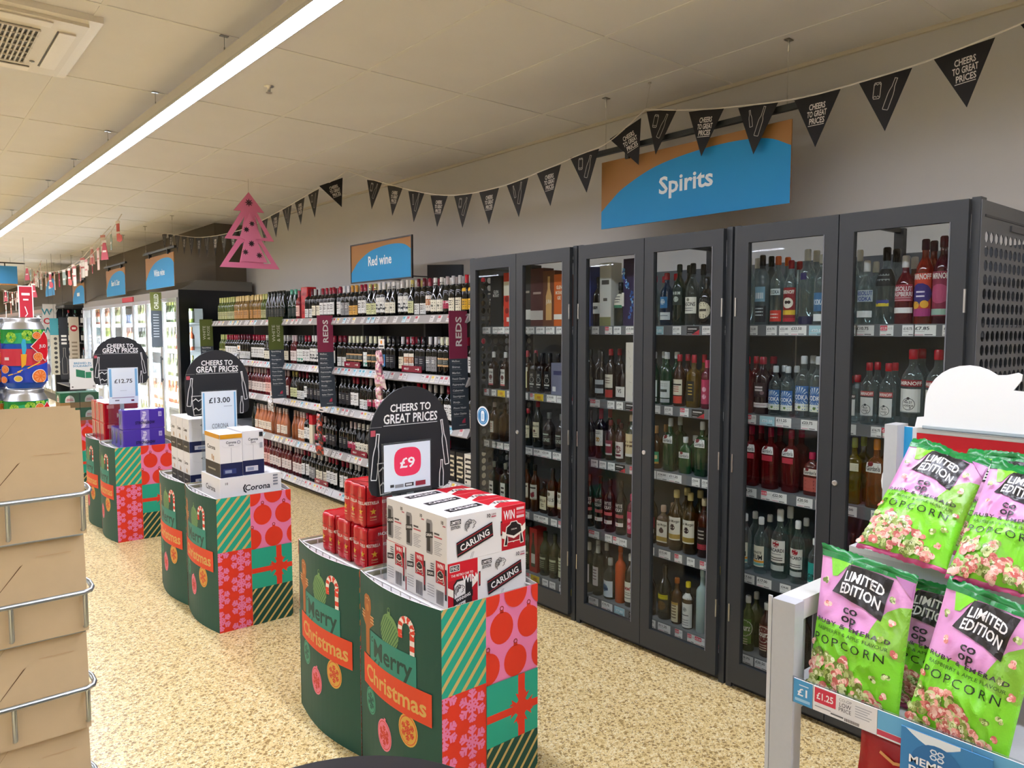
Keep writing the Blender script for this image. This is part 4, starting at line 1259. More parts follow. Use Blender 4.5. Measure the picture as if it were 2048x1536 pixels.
# strips of hanging packets
def packet_strip(name, label, x, y, ztop, n, size, cols, cat, rnd):
    t = MB('film'); t.box(x - .001, x + .001, y - .012, y + .012, ztop - n * size * .95, ztop, 'dcdcdc')
    o = t.build('clip_strip'); tag(o, label + ' clip strip', 'clip strip')
    if True:
        c = MB('card'); c.box(x - .003, x - .0015, y - .045, y + .045, ztop - .005, ztop + .07, 'e0dcd4')
        d = Decal(c, face_west(x - .003, y + .045, ztop - .005)); d.disc(.045, .05, .016, 'd88a2c'); d.rect(.01, .01, .08, .025, '3a3a3c')
        c.build('header_card', o)
    for i in range(n):
        b = MB('foil')
        w, h, T = size, size * 1.05, size * .22
        N, M_ = 7, 7
        for sgn in (1, -1):
            v = []
            for a in range(N + 1):
                for e in range(M_ + 1):
                    u, q = a / N, e / M_
                    t_ = T * (sin(pi * u) * sin(pi * q)) ** .6 * sgn if 0 < a < N and 0 < e < M_ else 0
                    v.append((t_ + .008 * rnd.gauss(0, 1) * (1 if 0 < a < N and 0 < e < M_ else 0) * .3, (u - .5) * w, (q - 1) * h))
            fs = [(a * (M_ + 1) + e, (a + 1) * (M_ + 1) + e, (a + 1) * (M_ + 1) + e + 1, a * (M_ + 1) + e + 1) for a in range(N) for e in range(M_)]
            if sgn > 0:
                fs = [q[::-1] for q in fs]
            b.add(v, fs, [rnd.choice(cols) for _ in fs], 'foil')
        p = b.build('snack_packet', None, (x - .001 - T * (.9 if n == 1 else 1.1) - (i % 2) * .004, y, ztop - .02 - i * size * .82))
        p.rotation_euler = (rnd.uniform(-.25, .25), -.14, rnd.uniform(-.3, .3))
        tag(p, '%s, %s from the top' % (label, ORD[i + 1]), cat, label + 's')
rr_ = random.Random(3)
packet_strip('pink', 'pink striped snack packet hanging left of the near REDS board', 3.07, 5.30, 1.46, 5, .12, ['d8a8b4', 'c87a90', 'e6d2c8', 'b89a7c', '8a4a68', 'd8c0b8'], 'packet', rr_)
packet_strip('silver', 'silver grey packet hanging between the WHITE & ROSE boards', 3.07, 8.47, 1.36, 5, .13, ['5a5a5c', '8c8c8e', 'c4c4c4', '2c2c30'], 'packet', rr_)
packet_strip('red', 'red and black packet hanging below the far REDS board', 3.04, 6.345, .86, 4, .11, ['b03a2c', '4a3a38', 'c0503c', '3c3434'], 'packet', rr_)
packet_strip('shiny', 'small shiny packet hanging below the right WHITE board', 3.05, 7.50, .90, 1, .11, ['b8b0a8', 'd8d4cc', '8a8278'], 'packet', rr_)
for i, (yy, zz, t) in enumerate(((5.95, 1.255, 'second shelf below the Red wine sign'), (4.98, 1.255, 'second shelf left of the near REDS board'), (5.85, .48, 'fourth shelf behind the arched price board'), (6.6, .105, 'bottom wine shelf'))):
    b = MB('gloss'); b.box(-.004, .004, -.14, .14, 0, .05, '7c1830')
    d = Decal(b, face_west(-.004, .14, 0)); d.text('MERLOT', .07, .017, .016, 'e8d8dc', fit=.07); d.line([(.2, .025), (.25, .025)], .004, 'f0e6e8'); d.line([(.238, .034), (.25, .025), (.238, .016)], .004, 'f0e6e8')
    tag(b.build('shelf_flag', None, (WX - .002, yy, zz + .019)), 'maroon shelf marker with white arrow, ' + t, 'shelf marker')
# ------------------------------------------------------------------ hanging signs, bunting, tree
ARC = [(0, 0), (1, 0), (1, .69), (.9, .83), (.75, .885), (.55, .87), (.33, .775), (.146, .57), (.06, .40), (0, .26)]
def smooth_arc(W, H):
    top = [Vector((u, v, 0)) for u, v in ARC[2:]]
    return [(0, 0), (W, 0)] + [(p.x * W, p.y * H) for p in catmull(top, 5)]

def hanging_sign(x, yl, z, W, H, text, label, ty=.38, th=.10, tw=.38, rail=True, frame=False, hang=True):
    o = thing('hanging_sign', label, 'sign', (x, yl, z))
    b = MB('card')
    b.box(0, .008, -W, 0, 0, H, 'a07038')
    d = Decal(b, lambda u, v, h: (-h, -u, v), step=.0006)
    d.poly(smooth_arc(W, H), '1490cc')
    d.text(text, W * .5, H * ty, th, 'eef4f8', fit=tw)
    b.build('panel', o)
    if frame:
        f = MB('powder')
        for a in ((-W - .012, .012, -.012, 0), (-W - .012, .012, H, H + .012), (-W - .012, -W, 0, H), (0, .012, 0, H)):
            f.box(-.004, .012, a[0], a[1], a[2], a[3], '2c2a28')
        f.build('frame', o)
    if rail:
        f = MB('powder')
        f.box(-.012, .018, -W - .07, .07, H + .045, H + .075, '2f3331')
        for q in (-W * .17, -W * .83):
            f.box(-.016, .022, q - .014, q + .014, H - .012, H + .055, '2a2d2c')
        f.build('rail', o)
        if hang:
            for q in (-W * .0 - .03, -W + .03):
                r = MB('metal')
                zz = CEIL - z
                r.lathe([(.004, H + .075), (.004, H + .12), (.0012, H + .121), (.0012, zz - .06), (.005, zz - .058), (.005, zz - .004)], 'c4c2bc', seg=8)
                r.box(-.022, .022, -.014, .014, zz - .006, zz - .002, '98968f')
                r.build('hanger', o, (0.003, q, 0))
    return o
hanging_sign(3.53, 3.33, 2.24, 1.295, .415, 'Spirits', 'blue and tan Spirits sign hanging above the glass cabinets')
s_ = hanging_sign(3.30, 6.22, 2.035, 1.01, .325, 'Red wine', 'blue and tan framed Red wine sign above the wine shelves', ty=.40, th=.085, tw=.40, rail=False, frame=True)
p = MB('metal')
for q in (-.25, -.76):
    p.box(.010, .36, q - .006, q + .006, .02, .03, '6a6c6e')
    p.box(.362, .372, q - .006, q + .006, -.15, .03, '6a6c6e')
p.build('post', s_)
hanging_sign(2.86, 11.42, 2.165, 1.33, .43, 'White wine', 'blue White wine sign hanging over the chillers', th=.09, tw=.50)
hanging_sign(2.86, 13.85, 2.15, 1.25, .42, 'Beer & Cider', 'blue Beer & Cider sign hanging over the chillers', th=.09, tw=.55)
hanging_sign(2.86, 16.75, 2.10, 1.1, .38, '~', 'small blue sign over the dark end display', th=.08, tw=.25)
hanging_sign(2.86, 19.9, 2.36, 1.2, .42, '~', 'blue sign beyond the dark end display', th=.08, tw=.3)

b = MB('card'); b.box(1.42, 2.115, 18, 18.01, 2.53, 2.88, '3f8fc4'); b.box(1.42, 2.115, 17.998, 18.012, 2.50, 2.53, 'b07a3c')  # orange strip under the blue puts a reflection into the colour
o = thing('aisle_sign', 'plain blue aisle sign hanging over the far end behind the cans', 'sign')
b.build('panel', o)
f = MB('powder'); f.box(1.36, 2.25, 17.995, 18.015, 2.93, 2.955, '2c2620'); f.box(1.9, 1.92, 18, 18.01, 2.88, 2.93, '2c2620'); f.build('rail', o)
f = MB('metal'); f.box(2.0, 2.004, 18.003, 18.007, 2.955, CEIL, '6a665c'); f.box(1.5, 1.504, 18.003, 18.007, 2.955, CEIL, '6a665c'); f.build('hanger', o)
o = thing('hanging_banner', 'narrow red hanging banner behind the beer cans', 'banner')
b = MB('card'); b.box(1.64, 1.84, 14, 14.006, 1.70, 2.30, 'e8e0dc'); b.box(1.655, 1.825, 13.996, 14.007, 1.72, 2.285, 'a80f28')
d = Decal(b, face_south(13.996, 1.655, 1.72)); d.text('~', .085, .43, .045, 'f4e4e4', fit=.11); d.text('~', .085, .35, .03, 'f4e4e4', fit=.07); d.line([(.07, .1), (.1, .14), (.085, .2), (.07, .25)], .012, 'f4e4e4')
b.build('panel', o)
f = MB('metal'); f.box(1.738, 1.742, 14.001, 14.005, 2.3, CEIL, '8a867c'); f.build('hanger', o)

# --- black price bunting
def bottle_pts(kind):
    if kind == 'wine':
        h = [(.07, 0), (.085, .02), (.085, .50), (.075, .58), (.036, .68), (.033, .96), (.04, 1.0)]
    elif kind == 'beer':
        h = [(.10, 0), (.115, .03), (.115, .50), (.095, .62), (.055, .74), (.05, .96), (.055, 1.0)]
    else:
        h = [(.13, 0), (.17, .1), (.17, .9), (.13, 1.0)]
    return [(x, y) for x, y in h] + [(-x, y) for x, y in h[::-1]]
def draw_outline(d, kind, cx, cy, H, ang, w, col, squash=1.0):
    P = []
    for x, y in bottle_pts(kind):
        x, y = x * H * squash, (y - .5) * H
        P.append((cx + x * cos(ang) - y * sin(ang), cy + x * sin(ang) + y * cos(ang)))
    d.line(P, w, col, True)
    if kind == 'can':
        for q in (.38, -.38):
            pts = []
            for k in range(5):
                x, y = (-.15 + .075 * k) * H * squash, (q + (.06 if k % 2 else -.03)) * H
                pts.append((cx + x * cos(ang) - y * sin(ang), cy + x * sin(ang) + y * cos(ang)))
            d.line(pts, w * .8, col)

def pennant(kind, W=.232, H=.245):
    b = MB('card')
    o = [(-W / 2, 0), (W / 2, 0), (0, -H)]
    T = .0006
    b.add([(T * s, -x, z) for s in (-1, 1) for x, z in o], [(0, 2, 1), (3, 4, 5), (0, 1, 4, 3), (1, 2, 5, 4), (2, 0, 3, 5)], '0b0908')
    d = Decal(b, lambda x, y, h: (-T - h, -x, y), step=.0004)
    if kind == 't':
        c = 'd8d2cc'
        d.text('CHEERS', .003, -.066, .028, c, fit=.082, shear=.05); d.text('TO GREAT', .002, -.100, .028, c, fit=.098, shear=.05)
        d.text('PRICES', .003, -.134, .028, c, fit=.078, shear=.05); d.rect(-.04, -.143, .04, -.140, c)
    elif kind == 'c':
        draw_outline(d, 'can', -.034, -.058, .07, -.12, .0032, 'b8b2ac', 1.3)
        draw_outline(d, 'beer', .026, -.088, .135, -.38, .0032, 'b8b2ac', .8)
    else:
        draw_outline(d, 'beer', -.036, -.064, .085, .2, .0032, 'b8b2ac', .85)
        draw_outline(d, 'wine', .024, -.084, .145, -.26, .0032, 'b8b2ac', 1.0)
    return b.mesh('pennant')
PEN = {k: pennant(k) for k in 'tcb'}
def bunting(label, pts, s0, n, phase, pitch=.318, skip=()):
    P = catmull(pts)
    root = thing('bunting', label, 'bunting', P[0], 0, 'black price bunting')
    c = MB('card'); c.tube([p - P[0] for p in P], .0042, 'e2dcd2', n=6); c.build('cord', root)
    seq = 'tbtc'
    for i in range(n):
        if i in skip: continue
        pos, t = arc_pos(P, s0 + i * pitch)
        o = link('pennant', PEN[seq[(i + phase) % 4]], root, pos - P[0] + Vector((0, 0, -.003)))
        # t runs along the cord; local -y is the reader's right
        ny = t if t.y > 0 else -t
        ny = Vector((ny.x, ny.y, ny.z * .66)).normalized()
        up_ = Vector((0, 0, 1)) - ny * ny.z * .6
        xw = ny.cross(up_).normalized()
        zz = xw.cross(ny).normalized()
        o.matrix_local = Matrix.Translation(pos - P[0] + Vector((0, 0, -.003))) @ Matrix((xw, ny, zz)).transposed().to_4x4()
bunting('black bunting looping in front of the Spirits sign', [(3.48, .40, 2.93), (3.48, 1.032, 2.803), (3.48, 1.364, 2.753), (3.48, 1.68, 2.733), (3.48, 1.99, 2.732), (3.48, 2.384, 2.778), (3.48, 2.684, 2.831), (3.49, 2.941, 2.894)], .225, 8, 0)
bunting('black bunting sagging left of the Spirits sign towards the ceiling', [(3.488, 2.945, 2.894), (3.44, 3.19, 2.745), (3.41, 3.42, 2.701), (3.4, 3.73, 2.658), (3.4, 4.26, 2.614), (3.4, 4.94, 2.66), (3.36, 5.78, 2.88), (3.30, 6.27, CEIL - .003)], .16, 10, 2)
bunting('black bunting running behind the pink Christmas tree over the wine', [(3.296, 6.275, CEIL - .003), (3.25, 6.45, 2.985), (3.2, 6.62, 2.936), (3.2, 7.75, 2.813), (3.2, 8.7, 2.75), (3.2, 10.1, 2.80), (3.2, 11.5, 2.98), (3.2, 12.2, CEIL - .003)], .22, 18, 2, .31)
h = MB('metal'); h.lathe([(.010, -.008), (.010, 0)], 'd0ccc4', seg=10); h.tube([(0, 0, -.008), (.006, 0, -.02), (0, 0, -.03)], .0018, 'd0ccc4', n=6); h.tube([(0, 0, -.03), (-.022, .008, -.154)], .0008, 'c8c4bc', n=5)
tag(h.build('ceiling_hook', None, (3.512, 2.935, CEIL)), 'small ceiling hook holding the bunting over the Spirits sign', 'hook')

# --- garment bunting further back
def garment(kind, colr, trim):
    b = MB('card')
    T = .003
    if kind == 'sock':
        o = [(-.04, 0), (.04, 0), (.04, -.17), (.10, -.19), (.11, -.25), (.05, -.27), (-.04, -.25)]
    elif kind == 'mitten':
        o = [(-.05, 0), (.05, 0), (.06, -.08), (.10, -.10), (.09, -.16), (.06, -.15), (.05, -.24), (-.05, -.24), (-.06, -.1)]
    elif kind == 'hat':
        o = [(-.02, 0), (.02, 0), (.08, -.2), (.09, -.26), (-.09, -.26), (-.08, -.2)]
    else:
        o = [(-.05, 0), (.05, 0), (.045, -.30), (-.045, -.30)]
    b.prism([(-x, z) for x, z in o][::-1], -T, T, colr, axis='x')
    b.box(-T - .001, T + .001, -.055, .055, -.035, -.002, trim)
    b.box(-T - .001, T + .001, -.045, .045, -.16, -.135, trim)
    return b.mesh('garment')
GK = [('sock', 'c8584c', 'e8dcd0'), ('mitten', '8a9a8c', 'e0d8cc'), ('hat', 'c04858', 'e8e0d8'), ('scarf', 'd8b8a8', 'b86a60'), ('sock', 'b83a4c', 'd8ccc0'), ('mitten', 'd8c8b8', 'c08078'), ('hat', 'b8705c', 'e8dcd0'), ('scarf', 'e4dcd0', 'b06058')]
GM = [garment(*g) for g in GK]
def garment_bunting(label, pts, n, pitch, s0=.2, k0=0, hat=False):
    P = catmull(pts)
    root = thing('garment_bunting', label, 'bunting', P[0], 0, 'garment bunting')
    c = MB('card'); c.tube([p - P[0] for p in P], .005, 'c8bda8', n=6); c.build('cord', root)
    for i in range(n):
        pos, t = arc_pos(P, s0 + i * pitch)
        o = link('garment', GM[(i + k0) % len(GM)], root, pos - P[0], R.uniform(-.3, .3) + math.atan2(t.y, t.x) - pi / 2 + (pi if t.y < 0 else 0))
garment_bunting('garment bunting hanging from the ceiling above the Beer & Cider sign', [(2.35, 10.4, CEIL - .002), (2.33, 11.0, 2.87), (2.3, 12.2, 2.64), (2.25, 13.6, 2.56), (2.2, 15.4, 2.62), (2.15, 17.2, 2.84)], 19, .36)
garment_bunting('pale garment bunting farther off beside the tall beer sign', [(2.2, 15.6, 2.83), (2.25, 17.0, 2.60), (2.3, 18.5, 2.48), (2.3, 20.5, 2.47), (2.3, 22.5, 2.62)], 17, .4, .2, 3)
garment_bunting('short red garment bunting above the red hanging banner', [(2.3, 16.2, 2.62), (2.1, 17.0, 2.35), (2.0, 17.7, 2.2), (1.9, 18.4, 2.14)], 7, .34, .1, 1)
garment_bunting('thin garment bunting rising to the ceiling left of the White wine sign', [(2.5, 11.7, CEIL - .002), (2.42, 12.4, 2.86), (2.36, 13.1, 2.68), (2.3, 13.8, 2.60)], 4, .5, .35, 5)

# --- hanging card Christmas tree
def tree():
    o = thing('christmas_tree_decoration', 'pink cut-out card Christmas tree hanging from the ceiling over the wine', 'decoration', (2.751, 7.23, 2.925), radians(-4))
    H = .725
    out = [(0, 0), (.145, -.185), (.075, -.185), (.235, -.455), (.115, -.455), (.285, -H), (-.285, -H), (-.115, -.455), (-.235, -.455), (-.075, -.185), (-.145, -.185)]
    holes = [[(-.045, -.235), (-.075, -.285), (-.165, -.425), (-.085, -.425)], [(.055, -.215), (.085, -.27), (.17, -.425), (.10, -.425)],
             [(-.055, -.475), (-.085, -.50), (-.205, -.675), (-.10, -.675)], [(.075, -.475), (.10, -.50), (.205, -.675), (.13, -.675)]]
    b = MB('card')
    T = .004
    P3 = [[Vector((x, z, 0)) for x, z in out]] + [[Vector((x, z, 0)) for x, z in h] for h in holes]
    flat = [p for l in P3 for p in l]
    tri = geometry.tessellate_polygon(P3)
    n = len(flat)
    v = [(p.x, -T, p.y) for p in flat] + [(p.x, T, p.y) for p in flat]
    b.add(v, [tuple(t) for t in tri] + [tuple(n + q for q in t[::-1]) for t in tri], 'e47ea4')
    k = 0
    for l in P3:
        m = len(l)
        b.add(v, [(k + i, k + (i + 1) % m, n + k + (i + 1) % m, n + k + i) for i in range(m)], 'b04068')
        k += m
    b.build('outer_card', o)
    c = MB('card')
    inn = [(0, -.20), (.055, -.30), (.115, -.44), (.055, -.44), (.16, -.665), (-.10, -.665), (-.05, -.46), (-.10, -.44), (-.05, -.30)]
    c.prism(inn, -.018, -.014, 'e884aa', axis='y')
    c.build('inner_card', o)
    e = MB('card')
    d = Decal(e, lambda x, y, h: (x, -T - h, y), step=.0005); d2 = Decal(e, lambda x, y, h: (x, -.018 - h, y), step=.0005)
    for q, x, y, r in ((d, .0, -.10, .034), (d2, .02, -.30, .025), (d2, -.035, -.36, .025), (d2, .01, -.49, .026), (d2, -.05, -.575, .026), (d2, .08, -.60, .026)):
        for a in range(4):
            u, w = cos(a * pi / 4), sin(a * pi / 4)
            q.line([(x - u * r, y - w * r), (x + u * r, y + w * r)], .006, '241a1e')
        q.line([(x + r * .6 * cos(a * pi / 4), y + r * .6 * sin(a * pi / 4)) for a in range(8)], .006, '241a1e', True)
    e.build('snowflake_print', o)
    t = MB('card'); t.tube([(0, 0, -.01), (0, 0, CEIL - 2.925)], .001, '8a8478', n=5); t.build('thread', o)
tree()
# ------------------------------------------------------------------ chillers and the far end of the aisle
def chiller(name_label, x0, y0, y1, H, nd, cols, cat_words, bottles, end_window, per=5, hdr='8f8a80', top_only=False):
    xb = 3.86
    w = y1 - y0
    root = thing('chiller_cabinet', name_label, 'chiller', (x0, y0, 0))
    D = xb - x0
    b = MB('powder')
    b.box(0.02, D, 0, w, 0.0, 0.16, '2a2b2c')
    b.box(D - .05, D, 0, w, .16, H, 'e9eaea')
    b.box(0.0, D, 0, w, H - .10, H, hdr)
    b.box(0.0, D, w - .04, w, .16, H - .10, 'dadcdc')
    b.build('body', root)
    c = MB('powder')                       # sloping canopy
    v = [(0.03, 0.0, H), (D, 0.0, H), (D, 0.0, H + .13), (.25, 0.0, H + .13)]
    v += [(x, w, z) for x, _, z in v]
    c.add(v, [(0, 1, 2, 3), (7, 6, 5, 4), (0, 3, 7, 4), (3, 2, 6, 7), (2, 1, 5, 6), (1, 0, 4, 5)], '6d6b64')
    c.build('canopy', root)
    e = MB('gloss')
    if end_window:
        for a in ((0, .12, .0, H), (.30, D, 0, H), (.12, .30, 0, .38), (.12, .30, H - .24, H)):  # wide black part stands in for dark reflections on the end glass
            e.box(a[0], a[1], -.03, 0, a[2], a[3], '141618')
        eo = e.build('end_panel', root)
        g = MB('pane'); g.box(.12, .30, -.02, -.015, .38, H - .24, 'e8eeee'); g.build('end_glass', eo)
    dw = w / nd
    for i in range(nd):
        f = MB('metal')
        a, c_ = i * dw, (i + 1) * dw
        f.box(-.02, .015, a + .003, a + .035, .18, H - .1, 'd2d4d4'); f.box(-.02, .015, c_ - .035, c_ - .003, .18, H - .1, 'd2d4d4')
        f.box(-.02, .015, a + .035, c_ - .035, H - .15, H - .1, 'd2d4d4'); f.box(-.02, .015, a + .035, c_ - .035, .18, .25, '8a8c8c')
        do = f.build('door', root)
        g = MB('pane'); g.box(-.006, 0, a + .035, c_ - .035, .25, H - .15, 'f4f7f7'); g.build('door_glass', do)
        hd = MB('metal'); hd.box(-.05, -.035, c_ - .05, c_ - .035, .9, 1.25, '55585a'); hd.box(-.036, -.02, c_ - .048, c_ - .037, .92, .95, '55585a'); hd.box(-.036, -.02, c_ - .048, c_ - .037, 1.2, 1.23, '55585a'); hd.build('handle', do)
        t = MB('tube'); t.box(.03, .045, a + .005, a + .02, .22, H - .16, 'f2f6ff'); t.build('light_tube', root)
    for k, z in enumerate((.22, .60, .97, 1.34, 1.70)):
        s = MB('powder'); s.box(.10, D - .05, .03, w - .05, z - .02, z, 'e6e8e8'); s.box(.09, .10, .03, w - .05, z - .05, z + .01, 'f0f0f0')
        s.build('shelf', root)
        if z + .3 > H or (top_only and k < 4): continue
        for i in range(nd):
            kind, cc, cap, words = cols[(i * 3 + k * 2 + (i * k) % 3) % len(cols)]
            for q in range(per):
                y = (i + 1) * dw - .07 - q * (dw - .14) / (per - 1)
                put_chilled(kind, cc, cap, (x0 + .16 + R.uniform(0, .02), y0 + y, z + .0005),
                            '%s, %s from left, %s shelf, %s %s' % (words, ORD[q + 1], ['bottom', 'fourth', 'third', 'second', 'top'][k], ORD[i + 1], cat_words), bottles)
    return root
CH = {}
def put_chilled(kind, cc, cap, loc, label, group):
    k = (kind, cc, cap)
    if k not in CH:
        b = MB('bottle')
        if kind == 'can':
            b.lathe([(.028, 0), (.033, .008), (.033, .14), (.027, .15)], cc, 'gloss', seg=10)
            b.lathe([(.027, .15), (.027, .153)], 'c8c8c8', 'metal', seg=10)
        elif kind == 'milk':
            b.rbox(-.045, .045, -.045, .045, 0, .19, .02, cc, 'gloss'); b.lathe([(.02, .19), (.02, .225)], cap, 'gloss', seg=10)
        else:
            prof, ex, dy, cz = SHAPES[kind]
            pts = [(pr * .037, pz * .30) for pr, pz in prof]
            b.lathe(pts, cc, 'bottle', seg=10)
            b.lathe([(.0165, .245), (.0165, .302)], cap, 'gloss', seg=10)
            b.lathe([(.0378, .05), (.0378, .15)], 'dcdad0', 'card', seg=10, caps=False)
        CH[k] = b.mesh('chilled_drink')
    o = link('chilled_bottle' if kind != 'can' else 'drink_can', CH[k], None, loc)
    tag(o, label, 'bottle' if kind != 'can' else 'can', group)
WINEC = [('wine', '8a9a4a', 'b8bc70', 'pale green chilled bottle'), ('burgundy', '9aa070', 'd8d4b0', 'pale chilled bottle'), ('wine', 'c88a70', 'd8b0a8', 'pink chilled bottle'),
         ('can', 'c8ccd0', 'c8ccd0', 'silver can'), ('burgundy', '3a4a28', 'a8a860', 'dark green chilled bottle'), ('can', '6a7a9c', 'c8ccd0', 'blue grey can'), ('wine', 'b8583a', 'c88a5a', 'orange chilled bottle'), ('flute', '2c3a24', '8a8a90', 'olive chilled bottle')]
chiller('long glass-door drinks chiller with a black end panel', 2.9, 10.1, 15.98, 2.12, 8, WINEC, 'chiller door', 'drinks in the long chiller', True)
r_ = MB('card'); r_.box(2.885, 2.9, 12.3, 12.95, 2.03, 2.10, 'c02838')
tag(r_.build('shelf_header'), 'small red strip above the chiller doors', 'sign')
b = MB('card'); b.box(2.70, 2.84, 10.62, 10.624, 1.86, 2.10, '6a7030'); b.box(2.70, 2.84, 10.62, 10.624, 1.38, 1.86, '3e464e')
d = Decal(b, face_south(10.62, 2.70, 1.38), step=.0008)
d.text('CHILLED', .10, .50, .055, 'e4e6d4', al='l', rot=pi / 2, fit=.2)
for q in range(9):
    d.rect(.03, .42 - q * .036, .10, .43 - q * .036, 'a8b0b6', up=False)
o = thing('category_board', 'narrow olive CHILLED board on the chiller doors', 'sign'); b.build('panel', o)
m = MB('metal'); m.box(2.83, 2.885, 10.618, 10.626, 2.0, 2.012, 'b0b0ae'); m.build('bracket', o)
cs = MB('powder'); cs.box(2.78, 2.86, 11.5, 11.62, .95, 1.45, '4a4e50'); 
FARC = [('milk', 'd8d4d0', '3a6ab0', 'white milk bottle'), ('milk', 'c8d8c8', '3a9a5a', 'pale green milk bottle'), ('milk', 'd8b8b0', 'b83a3a', 'pinkish milk bottle')]
chiller('far glass-door chiller with a pinkish header beyond the dark end display', 2.9, 19.0, 31.0, 2.10, 14, FARC, 'far chiller door', 'bottles in the far chiller', False, per=3, hdr='b09a8c', top_only=True)

# dark end display with three hanging boards
o = thing('end_display', 'dark shelving end with bottles beyond the chiller', 'shelving', (2.75, 17.0, 0))
b = MB('powder'); b.box(0, 1.1, 0, 1.4, 0, .12, '1a1a1a'); b.box(1.0, 1.1, 0, 1.4, .12, 2.1, '202224'); b.box(0, 1.0, 1.3, 1.4, .12, 2.1, '202224'); b.box(0, 1.1, 0, 1.4, 2.05, 2.1, '3a3c3a')
b.build('body', o)
for z in (.5, .95, 1.35, 1.7):
    s = MB('powder'); s.box(.02, 1.0, .02, 1.3, z - .02, z, '8a8a88'); s.build('shelf', o)
for k, z in enumerate((.5, .95, 1.35, 1.7)):
    for q in range(6):
        put_chilled(*[('wine', '14201a', '2a6a5a'), ('wine', '1a1210', 'c8c4bc'), ('burgundy', '16140e', '4a8a7a'), ('wine', '0e0c0a', '9a2c34')][(q + k) % 4], (2.83 + q * .12, 17.09, z + .0005), 'dark bottle, %s from left, %s shelf of the dark end display' % (ORD[q + 1], ['fourth', 'third', 'second', 'top'][k]), 'bottles on the dark end display')
for x0, x1, z0, z1, col, words, extra in ((2.43, 2.57, .75, 1.83, '2c7c84', 'teal topped hanging board beside the dark end display', 't'), (2.58, 2.73, .65, 1.85, '14141a', 'black hanging board of white lettering beside the dark end display', 'k'), (2.745, 2.915, .80, 1.86, 'c8bca8', 'cream hanging board with red disc on the dark end display', 'c')):
    b = MB('card'); b.box(x0, x1, 16.6, 16.608, z0, z1, col)
    d = Decal(b, face_south(16.6, x0, z0), step=.001)
    W, H_ = x1 - x0, z1 - z0
    if extra == 't':
        d.rect(0, 0, W, H_ - .32, 'a8a08c')
        for q in range(8): d.disc(W * .6, .06 + q * .09, .03, '2a2620', n=8, up=False)
    elif extra == 'k':
        for q in range(3): d.rect(W * .2, H_ - .38 - q * .07, W * .8, H_ - .34 - q * .07, 'd8d4cc', up=False)
        d.up(); draw_outline(d, 'wine', W / 2, .36, .5, 0, .008, '8a8680')
    else:
        d.disc(W / 2, H_ - .22, .062, 'a8202c'); d.rect(W * .3, H_ - .24, W * .7, H_ - .2, 'e8d8d0')
        for q in range(5): d.rect(W * .22, .55 - q * .075, W * .78, .58 - q * .075, '8a7c68', up=False)
    oo = thing('hanging_board', words, 'sign'); b.build('panel', oo)
    m = MB('metal'); m.box((x0 + x1) / 2 - .002, (x0 + x1) / 2 + .002, 16.603, 16.607, z1, CEIL, '5a5850'); m.build('wire', oo)
b = MB('card'); b.box(2.52, 2.76, 18.0, 18.006, 1.30, 2.14, 'e4e2de')
d = Decal(b, face_south(18.0, 2.52, 1.30), step=.001)
for q, (t, c) in enumerate((('W', '3a8a98'), ('O', 'c02c3c'), ('W', '3a8a98'))):
    d.text(t, .075, .62 - q * .19, .13, c)
    d.text(t, .18, .62 - q * .19, .13, 'c8c8c4', bold=0)
d.rect(.06, .06, .1, .12, 'b8b8b4')
oo = thing('hanging_board', 'white WOW board hanging near the far chiller', 'sign'); b.build('panel', oo)
m = MB('metal'); m.box(2.63, 2.634, 18.002, 18.005, 2.14, CEIL, '5a5850'); m.build('wire', oo)
# ------------------------------------------------------------------ Christmas dump bins
BW, BL, BH = .405, .525, .72
RED, TEAL, PINK, GOLD, DGREEN = 'e2371f', '1fa88c', 'ea80ae', 'cdb06a', '0f4a3e'
def stripes(d, r, base, line, pitch=.052, w=.017):
    d.clip = r
    d.rect(*r, base)
    x0, y0, x1, y1 = r
    k = x0 - (y1 - y0)
    c = k
    while c < x1 + .1:
        d.poly([(c, y0), (c + w, y0), (c + w + (y1 - y0) * .85, y1), (c + (y1 - y0) * .85, y1)], line, up=False)
        c += pitch
    d.up(); d.clip = None
def snowflake(d, cx, cy, r, col, w, branch=True):
    keep = d.off
    for a in range(6):
        t = a * pi / 3 + pi / 6
        u, v = cos(t), sin(t)
        d.line([(cx, cy), (cx + u * r, cy + v * r)], w, col, up=False)
        if branch:
            for q, L in ((.55, .36), (.82, .24)):
                for sg in (1, -1):
                    e = t + sg * 0.9
                    d.line([(cx + u * r * q, cy + v * r * q), (cx + u * r * q + cos(e) * r * L, cy + v * r * q + sin(e) * r * L)], w, col, up=False)
        e = t + pi / 6
        d.line([(cx + u * r * .28, cy + v * r * .28), (cx + r * .42 * cos(e), cy + r * .42 * sin(e)), (cx + r * .28 * cos(t + pi / 3), cy + r * .28 * sin(t + pi / 3))], w * .75, col, up=False)
    d.off = keep
def bauble(d, cx, cy, r, col):
    d.disc(cx, cy, r * .97, col, ry=r * 1.06, n=26, up=False)
    d.rect(cx - r * .16, cy + r, cx + r * .16, cy + r * 1.18, col, up=False)
    d.up()
    d.line([(cx + r * .14 * cos(k * pi / 4), cy + r * 1.3 + r * .14 * sin(k * pi / 4)) for k in range(8)], r * .07, 'a02c1c', True)

